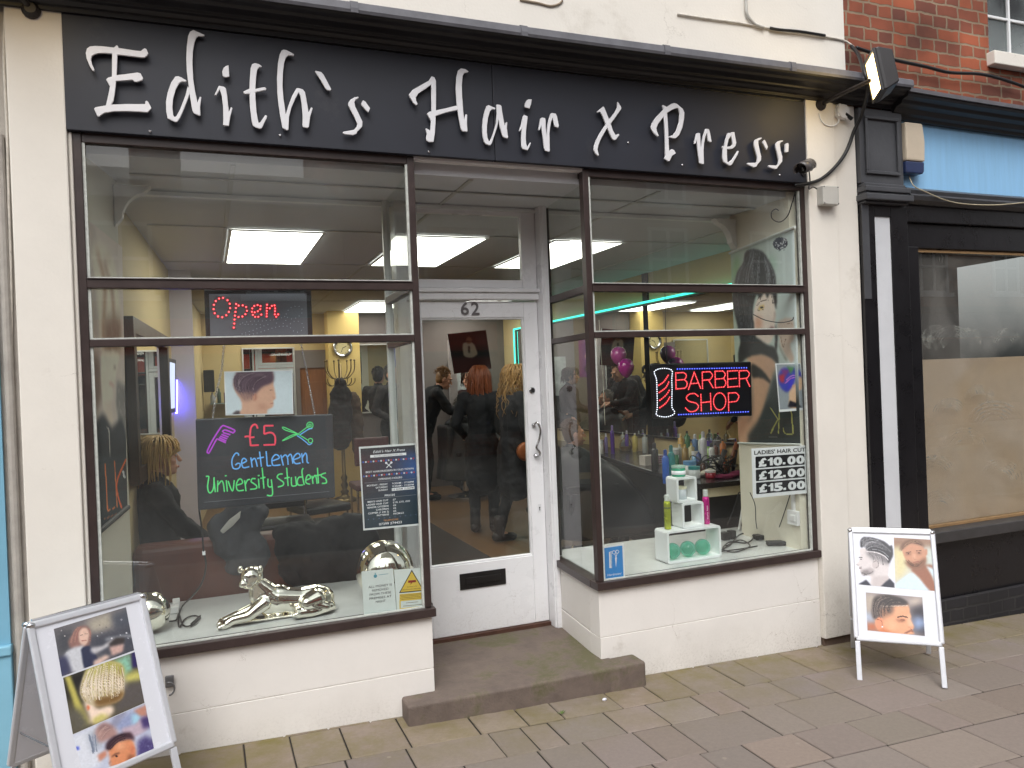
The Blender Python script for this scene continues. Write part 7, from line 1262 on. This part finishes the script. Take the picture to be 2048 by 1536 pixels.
q = oy(1052, 903, 2.9); t = thing('round_bag', 'round tan leather bag with a clasp hanging beside the curly haired woman', 'handbag', q)
mb = MB(); mb.lathe([(.0,-.03),(.07,-.03),(.088,-.02),(.088,.02),(.07,.03),(.0,.03)], q, (0,-1,0), 28); mb.build('body', M('tan_leather', (156,88,46), .45, var=.12, scale=12), t, smooth=True)
mb = MB(); mb.tube([q+[.02*math.cos(a)+.012, -.034, .014*math.sin(a)] for a in np.linspace(0, 6.28, 12)], .003, 6); mb.build('clasp', chrome, t)
t = thing('salon_chair', 'low maroon backed chair seen behind the price list', 'chair', (2.0, 4.6, ZF)); a = oy(745, 880, 4.6)
mb = MB(); mb.box(a[0]-.2, a[0]+.18, 4.6, 4.64, .85, a[2]+.03); mb.build('backrest', M('maroon', (84,24,30), .5), t, bevel=.02)
mb = MB(); mb.box(a[0]-.2, a[0]+.18, 4.6, 5.05, .58, .65); mb.build('seat', M('maroon'), t, bevel=.02)
for sx in (-.18, .15):
    for yy in (4.62, 5.02): mb = MB(); mb.tube([(a[0]+sx, yy, ZF), (a[0]+sx, yy, .59)], .014, 8); mb.build('leg', chrome, t)
# left wall poster
t = thing('face_poster', 'tall poster of a fair haired face with orange lettering on the left window wall', 'poster', (.05, .6, 1.1)); C = Tc((160,420), 2.0235)
q = [onR(u, v, .006) for u, v in ((166,432),(244,494),(255,1014),(198,1064))]
picture('print', t, q, (90, 190), (244,228,214), [
 ('P', C([(0,0),(60,30),(90,500),(70,900),(20,900)]), (226,210,196), 4), ('p', C([(45,160),(90,140),(140,220),(160,380),(165,560),(150,600),(95,580),(80,480),(60,280)]), (255,244,219), 3), ('s', (C([(70,170),(100,300),(95,480),(100,560)]), 5), (191,145,110), 3, .5), ('s', (C([(120,200),(100,220),(130,330),(140,520)]), 4), (180,135,103), 3, .5), ('p', C([(100,440),(165,430),(168,560),(100,580)]), (145,108,82), 5, .4), ('p', C([(30,560),(80,600),(90,760),(60,830),(40,760)]), (156,126,110), 4),
 ('p', C([(85,590),(120,570),(158,585),(150,640),(140,700),(130,725),(136,750),(126,775),(110,815),(92,790)]), (255,247,226), 1), ('p', C([(96,780),(126,770),(136,880),(100,880)]), (255,237,217), 2), ('s', (C([(118,700),(134,708)]), 2.5), (210,133,121), 1), ('s', (C([(128,640),(146,636)]), 1.6), (133,103,87), 1),
 ('p', C([(150,690),(195,720),(195,980),(160,880),(145,780)]), (145,140,135), 2, .95), ('p', C([(65,870),(95,830),(130,880),(170,850),(196,980),(196,1010),(68,1010)]), (36,38,43), 2), ('s', (C([(110,880),(118,900),(122,1000)]), 1.6), (233,226,214), 0), ('P', C([(66,1000),(200,985),(205,1230),(70,1310)]), (52,59,63), 2),
 ('s', (C([(102,1030),(112,1218)]), 2.2), (255,145,70), 0), ('s', (C([(112,1218),(150,1200)]), 1.6), (255,145,70), 0), ('s', (C([(140,1018),(150,1198)]), 1.8), (255,145,70), 0), ('s', (C([(186,1010),(148,1110),(168,1205)]), 3.0), (255,117,52), 0), ('s', (C([(175,1060),(180,1080)]), 4), (244,249,249), 0, .6), ('s', (C([(100,1250),(160,1225)]), 2), (168,110,75), 0, .7)], attr_mat('matt_poster', .8), .05)
mb = MB(); mb.tube([onR(198,1064,.01), onR(256,1014,.01)], .012, 8); mb.build('hanging_rail', black_plastic, t)
# salon chairs in front of the mirror
def barber_chair(label, x, y, h=0., s=1.):
    t = thing('barber_chair', label, 'barber chair', (x, y, ZF), 'barber chairs'); lth = M('chair_black', (22,22,25), .35, var=.2, bump=.1); f_ = np.array([math.sin(h), math.cos(h), 0]); r_ = np.array([math.cos(h), -math.sin(h), 0]); c = np.array([x, y, ZF]); zz = np.array([0,0,1.])
    mb = MB(); mb.lathe([(.26,0),(.26,.02),(.06,.05),(.045,.08),(.045,.34)], c, n=20); mb.build('pedestal', chrome, t, smooth=False)
    mb = MB(); mb.obox(c+zz*.40, r_*.25, f_*.25, zz*.06); mb.build('seat', lth, t, bevel=.03, seg=3)
    mb = MB(); mb.obox(c+zz*.70-f_*.27, r_*.24, f_*.05, zz*.28); mb.build('backrest', lth, t, bevel=.04, seg=3)
    for s_ in (-1, 1): mb = MB(); mb.obox(c+zz*.60+r_*.29*s_+f_*.02, r_*.035, f_*.24, zz*.03); mb.obox(c+zz*.48+r_*.29*s_-f_*.16, r_*.02, f_*.03, zz*.09); mb.build('armrest', lth, t, bevel=.012)
    mb = MB(); mb.obox(c+zz*.16+f_*.36, r_*.17, f_*.09, zz*.014); mb.obox(c+zz*.24+f_*.27, r_*.02, f_*.02, zz*.10); mb.build('footrest', chrome, t, bevel=.004)
barber_chair('black barber chair holding the caped boy beside the door', 3.47, 2.35, math.pi/2); barber_chair('black barber chair holding the grey haired customer deep in the salon', 3.72, 6.2, math.pi/2)

def waiting_chair(label, x, y, h):
    t = thing('waiting_chair', label, 'chair', (x, y, ZF), 'black waiting chairs'); f_ = np.array([math.sin(h), math.cos(h), 0]); r_ = np.array([math.cos(h), -math.sin(h), 0]); c = np.array([x, y, ZF]); zz = np.array([0,0,1.]); lth = M('chair_black')
    mb = MB(); mb.obox(c+zz*.45, r_*.22, f_*.22, zz*.035); mb.build('seat', lth, t, bevel=.02); mb = MB(); mb.obox(c+zz*.72-f_*.22, r_*.21, f_*.025, zz*.17); mb.build('backrest', lth, t, bevel=.02)
    for sx in (-.19, .19):
        for sy in (-.19, .19): mb = MB(); mb.tube([c+r_*sx+f_*sy, c+r_*sx+f_*sy+zz*(.42 if sy > 0 else .75)], .011, 8); mb.build('leg', chrome, t)
waiting_chair('black waiting chair with chrome legs facing the sofa, nearer the left wall', 1.05, 2.75, math.pi); waiting_chair('black waiting chair with chrome legs beside the door mat', 1.42, 3.5, math.pi*.9)
# ================================================================== PEOPLE
skin_m = M('skin', (206,150,122), .5, var=.08, scale=20); 
def rotx(v, piv, ax, ang):
    v = np.asarray(v, float)-piv; ax = ax/np.linalg.norm(ax); return piv+v*math.cos(ang)+np.cross(ax, v)*math.sin(ang)+ax*(ax@v)*(1-math.cos(ang))
def person(label, pos, h, H=1.68, sit=False, lean=0., hands=None, head_turn=0., head_pitch=0., hair=None, top=(24,24,28), legs=(22,22,26), shoes=(20,18,18), cape=None, coat=0., collar=None, skin=(206,150,122), step=0.):
    s = H/1.68; f = np.array([math.sin(h), math.cos(h), 0]); r = np.array([math.cos(h), -math.sin(h), 0]); z = np.array([0,0,1.]); P0 = np.asarray(pos, float)
    t = thing('person', label, 'person', P0); W = lambda a, b, c: P0+(r*a+f*b+z*c)*s
    pel = W(0, 0, .52 if sit else .93); 
    ub = lambda a, b, c: rotx(pel+(r*a+f*b+z*(c-.93))*s, pel, r, -lean)     # upper body point (standing coordinates), leaned forward
    tm = M('cloth_%02x%02x%02x' % top, top, .85, var=.3, scale=14, bump=.4, bscale=80); lm = M('cloth_%02x%02x%02x' % legs, legs, .85, var=.25, scale=14, bump=.3, bscale=90); sm = M('cloth_%02x%02x%02x' % shoes, shoes, .5, var=.2)
    kn, an, hp = [], [], []
    for k, sd in enumerate((-1, 1)):
        hp.append(pel+r*.09*sd*s-z*.04*s)
        if sit: kn.append(W(.11*sd, .43, .50)); an.append(W(.11*sd, .46, .09))
        else: kn.append(W(.10*sd, .05+step*sd*.5, .49)); an.append(W(.10*sd, -.0+step*sd, .09))
    sh = [ub(-.175, -.01, 1.39), ub(.175, -.01, 1.39)]
    hands = hands or [(-.24, .08, .85), (.24, .08, .85)]
    wr, el = [], []
    for k, sd in enumerate((-1, 1)):
        w_ = W(*hands[k]); v = w_-sh[k]; d = np.linalg.norm(v); l1, l2 = .28*s, .25*s
        if d > (l1+l2)*.985: w_ = sh[k]+v/d*(l1+l2)*.985; v = w_-sh[k]; d = np.linalg.norm(v)
        a = (l1*l1-l2*l2+d*d)/(2*d); hgt = math.sqrt(max(l1*l1-a*a, 0)); pole = -z*1.0+r*.5*sd-f*.4; u = v/d; pole = pole-u*(pole@u); pole /= np.linalg.norm(pole)
        el.append(sh[k]+u*a+pole*hgt); wr.append(w_)
    # head frame
    nk0, nk1 = ub(0, -.01, 1.42), ub(0, .015, 1.50); hc = ub(0, .035, 1.585)
    hf = rotx(f, np.zeros(3), z, -head_turn); hr = np.cross(hf, z); hf = rotx(hf, np.zeros(3), hr, head_pitch-lean*.4); hu = np.cross(hr, hf); R = np.stack([hr, hf, hu], 1)
    X = lambda a, b, c: hc+R@(np.array([a, b, c])*s)
    mb = MB()
    mb.cap(pel, ub(0, 0, 1.12), .125*s, .115*s); mb.cap(ub(0,0,1.12), ub(0,-.01,1.33), .115*s, .13*s); mb.cap(ub(-.11,-.01,1.375), ub(.11,-.01,1.375), .065*s, .065*s); mb.cap(nk0, nk1, .056*s, .052*s)
    mb.ell(X(0,-.012,.02), np.array([.074,.094,.105])*s, 18, R=R); mb.ell(X(0,.028,-.045), np.array([.056,.062,.075])*s, 14, R=R); mb.cap(X(0,.05,-.085), X(0,.072,-.09), .03*s, .02*s)
    mb.cap(X(0,.090,.018), X(0,.112,-.022), .009*s, .014*s, 8); mb.cap(X(-.035,.078,.035), X(.035,.078,.035), .014*s, .014*s, 8)
    mb.ell(X(0,.093,-.062), np.array([.024,.010,.011])*s, 8, R=R)
    for sd in (-1, 1): mb.ell(X(.076*sd,-.012,.0), np.array([.010,.020,.032])*s, 10, R=R); mb.ell(X(.042*sd,.06,-.02), np.array([.022,.022,.026])*s, 8, R=R)
    for k, sd in enumerate((-1, 1)):
        mb.cap(hp[k], kn[k], .082*s, .055*s); mb.cap(kn[k], an[k], .053*s, .036*s); mb.cap(an[k], an[k]+f*.12*s-z*.05*s, .036*s, .03*s)
        mb.cap(sh[k], el[k], .052*s, .04*s); mb.cap(el[k], wr[k], .038*s, .026*s)
        d = wr[k]-el[k]; d /= np.linalg.norm(d); x, y, _ = ortho(d); x = r*sd-d*((r*sd)@d); x /= np.linalg.norm(x)+1e-9; y = np.cross(d, x); pm = wr[k]+d*.045*s
        mb.cap(wr[k], wr[k]+d*.07*s, .026*s, .032*s, 8)
        for i, (ln, of) in enumerate(((.072,.028),(.080,.010),(.075,-.009),(.058,-.026))):
            b0 = wr[k]+d*.075*s+x*of*s; b1 = b0+d*ln*.5*s+y*.010*s; b2 = b1+d*ln*.38*s+y*.026*s; mb.cap(b0, b1, .0105*s, .0095*s, 8); mb.cap(b1, b2, .0095*s, .008*s, 8)
        b0 = wr[k]+d*.03*s+x*.028*s; b1 = b0+d*.035*s+x*.022*s+y*.012*s; mb.cap(b0, b1, .012*s, .0105*s, 8); mb.cap(b1, b1+d*.03*s+y*.012*s, .0105*s, .009*s, 8)
    mb.build('body', M('skin_%02x%02x%02x' % skin, skin, .5, var=.08, scale=20), t, smooth=True, remesh=.007, smo=2)
    em = M('eye_dark', (36,28,24), .2, var=0); ew = M('eye_white', (226,220,214), .3, var=0)
    for sd in (-1, 1):
        e = MB(); e.ell(X(.031*sd,.086,.012), np.array([.011,.006,.006])*s, 8, R=R); eo = e.build('eye', ew, t, smooth=True); e = MB(); e.ell(X(.031*sd,.0905,.012), np.array([.0055,.003,.0055])*s, 8, R=R); e.build('iris', em, eo, smooth=True)
        e = MB(); e.cap(X(.018*sd,.094,.033), X(.046*sd,.087,.036), .0035*s, .0028*s, 6); e.build('eyebrow', M('brow', (70,50,36), .8), t)
    e = MB(); e.ell(X(0,.101,-.062), np.array([.021,.006,.0075])*s, 8, R=R); e.build('mouth', M('lips', (170,90,84), .4), t, smooth=True)
    # clothes
    c = MB(); k_ = 1.14
    c.cap(pel-z*.02*s, ub(0,0,1.12), .15*s, .135*s); c.cap(ub(0,0,1.12), ub(0,-.01,1.32), .14*s, .155*s); c.cap(ub(-.13,-.01,1.375), ub(.13,-.01,1.375), .082*s, .082*s); c.cap(ub(0,-.015,1.40), ub(0,-.0,1.455), .075*s, .066*s)
    for k in (0, 1): c.cap(sh[k], el[k], .068*s, .056*s); c.cap(el[k], wr[k]-(wr[k]-el[k])*.06, .055*s, .042*s)
    if coat and not sit:
        c.cap(pel, W(0, 0, .93-coat), .17*s, .19*s, 14)
    folds(c.build('coat' if coat else 'jacket', tm, t, smooth=True, remesh=.011, smo=3), .035, .10)
    c = MB()
    for k in (0, 1): c.cap(hp[k], kn[k], .098*s, .068*s); c.cap(kn[k], an[k]+z*.02, .066*s, .05*s)
    c.cap(pel-r*.07*s, pel+r*.07*s, .115*s, .115*s); folds(c.build('trousers', lm, t, smooth=True, remesh=.011, smo=3), .03, .08)
    for k in (0, 1):
        c = MB(); c.cap(an[k]-z*.035*s-f*.03*s, an[k]-z*.05*s+f*.15*s, .048*s, .038*s); c.cap(an[k]-z*.03, an[k]+z*.12*s, .052*s, .055*s); lo = P0[2]+.002; c.v = [(a, b, max(q, lo)) for a, b, q in c.v]; c.build('boot', sm, t, smooth=True)
    if cape:
        c = MB(); n = 28; ring_ = []
        prof = [(.075,.03),(.13,.0),(.235,-.06),(.30,-.20),(.36,-.40),(.42,-.62),(.45,-.80)]
        nb0 = ub(0,-.0,1.44); vs = []; rs = np.random.default_rng(2)
        for i, (rd, dz) in enumerate(prof):
            for j in range(n):
                a = 2*math.pi*j/n; fl = 1+.07*math.sin(a*7+i*.5)*min(1, i/4); fx = (1.25 if math.sin(a) > 0 else .75) if i > 2 else 1.0
                vs.append(nb0+r*rd*fl*math.cos(a)*s*(1.05 if i < 4 else .95)+f*(rd*fl*math.sin(a)*fx+(.10*(i-2) if i > 2 and math.sin(a) > 0 else 0))*s+z*dz*s)
        c.add(vs, [(i*n+j, i*n+(j+1) % n, (i+1)*n+(j+1) % n, (i+1)*n+j) for i in range(len(prof)-1) for j in range(n)])
        co = c.build('cape', M('cape_%02x%02x%02x' % cape, cape, .45, var=.2, scale=8), t, smooth=True); so_ = co.modifiers.new('Solid', 'SOLIDIFY'); so_.thickness = .006; ss = co.modifiers.new('Sub', 'SUBSURF'); ss.levels = 1; ss.render_levels = 1
    if collar:
        c = MB(); c.lathe([(.062,-.02),(.07,.0),(.066,.03),(.058,.04)], ub(0,.0,1.455)*1.0, ub(0,.02,1.5)-ub(0,0,1.42), 16); c.build('collar', M('collar_%02x%02x%02x' % collar, collar, .8, bump=.4), t, smooth=True)
    if hair:
        col, ln, style = hair; hm = M('hair_%02x%02x%02x' % col, col, .45, var=.35, scale=40, stretch=(1,1,.15)); c = MB(); rg = np.random.default_rng(int(sum(col)))
        c.ell(X(0,-.026,.030), np.array([.081,.092,.101])*s, 16, R=R); c.ell(X(0,-.045,-.01), np.array([.074,.062,.075])*s, 12, R=R)
        n = 190 if ln > .1 else 240
        for i in range(n):
            a = rg.uniform(-math.pi, math.pi); el_ = rg.uniform(.05, 1.5)
            dv = np.array([math.cos(el_)*math.sin(a), math.cos(el_)*math.cos(a), math.sin(el_)])
            if dv[1] > .45 and dv[2] < .55: continue
            if dv[1] > .1 and ln <= .1 and dv[2] < .15: continue
            b = np.array([dv[0]*.080, dv[1]*.093-.016, .03+dv[2]*.100]); L_ = ln*rg.uniform(.75, 1.1); pts = []; out = np.array([dv[0], dv[1]-.15, 0]); out /= np.linalg.norm(out)+1e-6
            ph = rg.uniform(0, 6.28); steps = 9 if ln > .1 else 4
            for j in range(steps):
                q = j/(steps-1)
                if ln > .1:
                    sp = out*(.012+.030*min(1, q*2.5)+(.05*q if style == 'curly' else .015*q)); dn = np.array([0,0,-L_*q**1.15])
                    if dv[2] > .3: sp = out*(.095*(1-dv[2]*.0)*min(1, q*3.2)-.0*q)*(1 if abs(dv[0])+abs(dv[1]) > 0 else 1)*min(1.0, (1-np.hypot(dv[0], dv[1])*.85)+.25); dn = np.array([0,0,.012*math.sin(min(1,q*3)*3.14)-L_*max(0, q-.12)**1.1])
                    wv = (.020 if style == 'curly' else .005)*np.array([math.sin(ph+q*(16 if style == 'curly' else 6)), math.cos(ph+q*(14 if style == 'curly' else 5)), 0])*q**.3
                    p_ = b+sp+dn+wv
                    if p_[1] > .045 and p_[2] < .03: p_[1] = .045
                else: p_ = b+dv*L_*q*.6+np.array([0,-.5*L_*q, .2*L_*q])
                pts.append(X(*p_))
            c.tube(pts, [(.0065 if ln > .1 else .005)*s*(1-.55*j/(steps-1)) for j in range(steps)], 5)
        c.build('hair', hm, t, smooth=True)
    return t
person('seated blonde woman in black turned sideways on the brown sofa behind the left window', (.20, 1.36, ZF+.02), math.pi/2-.12, 1.62, sit=True, hands=[(-.10,.34,.56),(.14,.36,.56)], hair=((214,176,112), .24, 'straight'), top=(20,20,24), skin=(226,176,150))
person('barber in a black jacket bending over the seated customer, seen through the door glass', (3.16, 6.26, ZF), math.pi/2+.1, 1.76, lean=.42, hands=[(-.06,.58,1.12),(.16,.56,1.10)], hair=((120,84,48), .05, 'short'), top=(24,24,30), head_pitch=-.2)
person('grey haired customer in a dark cape sitting in the barber chair deep inside', (3.68, 6.2, ZF+.02), math.pi/2, 1.70, sit=True, hair=((120,112,104), .03, 'short'), cape=(26,28,34), hands=[(-.14,.30,.62),(.14,.30,.62)])
person('woman with long auburn hair standing with her back to the door in a black coat', (3.10, 3.72, ZF), .5, 1.66, hair=((126,66,36), .40, 'straight'), top=(20,22,28), coat=.36, hands=[(-.2,.16,.98),(.2,.16,.98)])
person('woman with long curly fair hair in profile, wearing a black coat and white scarf', (3.22, 3.10, ZF), math.pi/2-.1, 1.65, hair=((158,122,72), .42, 'curly'), top=(22,24,30), coat=.34, collar=(214,210,204), hands=[(-.16,.22,.98),(.2,.1,.86)], step=.16, skin=(222,168,142))
person('boy with short brown hair in a black cape seated beside the right window post', (3.44, 2.34, ZF-.02), math.pi/2+.15, 1.52, sit=True, hair=((96,64,36), .04, 'short'), cape=(20,20,24), hands=[(-.14,.30,.62),(.14,.30,.62)], skin=(222,164,138))
person('woman in black at the big mirror, her reflection showing behind the barber shop board', (3.95, 4.35, ZF), math.pi/2-.2, 1.64, lean=.12, hands=[(-.10,.40,1.12),(.14,.42,1.10)], hair=((54,40,34), .12, 'straight'), top=(30,28,34), skin=(216,160,132))
person('man in a dark jacket standing at the back left of the askew film poster', (2.92, 7.0, ZF), math.pi*.8, 1.78, hands=[(-.2,.16,1.0),(.2,.16,1.0)], hair=((40,32,28), .03, 'short'), top=(30,26,28))
person('short haired woman in dark red standing deep in the salon beyond the seated customer', (4.02, 6.75, ZF), math.pi*1.3, 1.66, hands=[(-.12,.3,1.05),(.12,.3,1.05)], hair=((60,40,30), .14, 'straight'), top=(52,24,28))
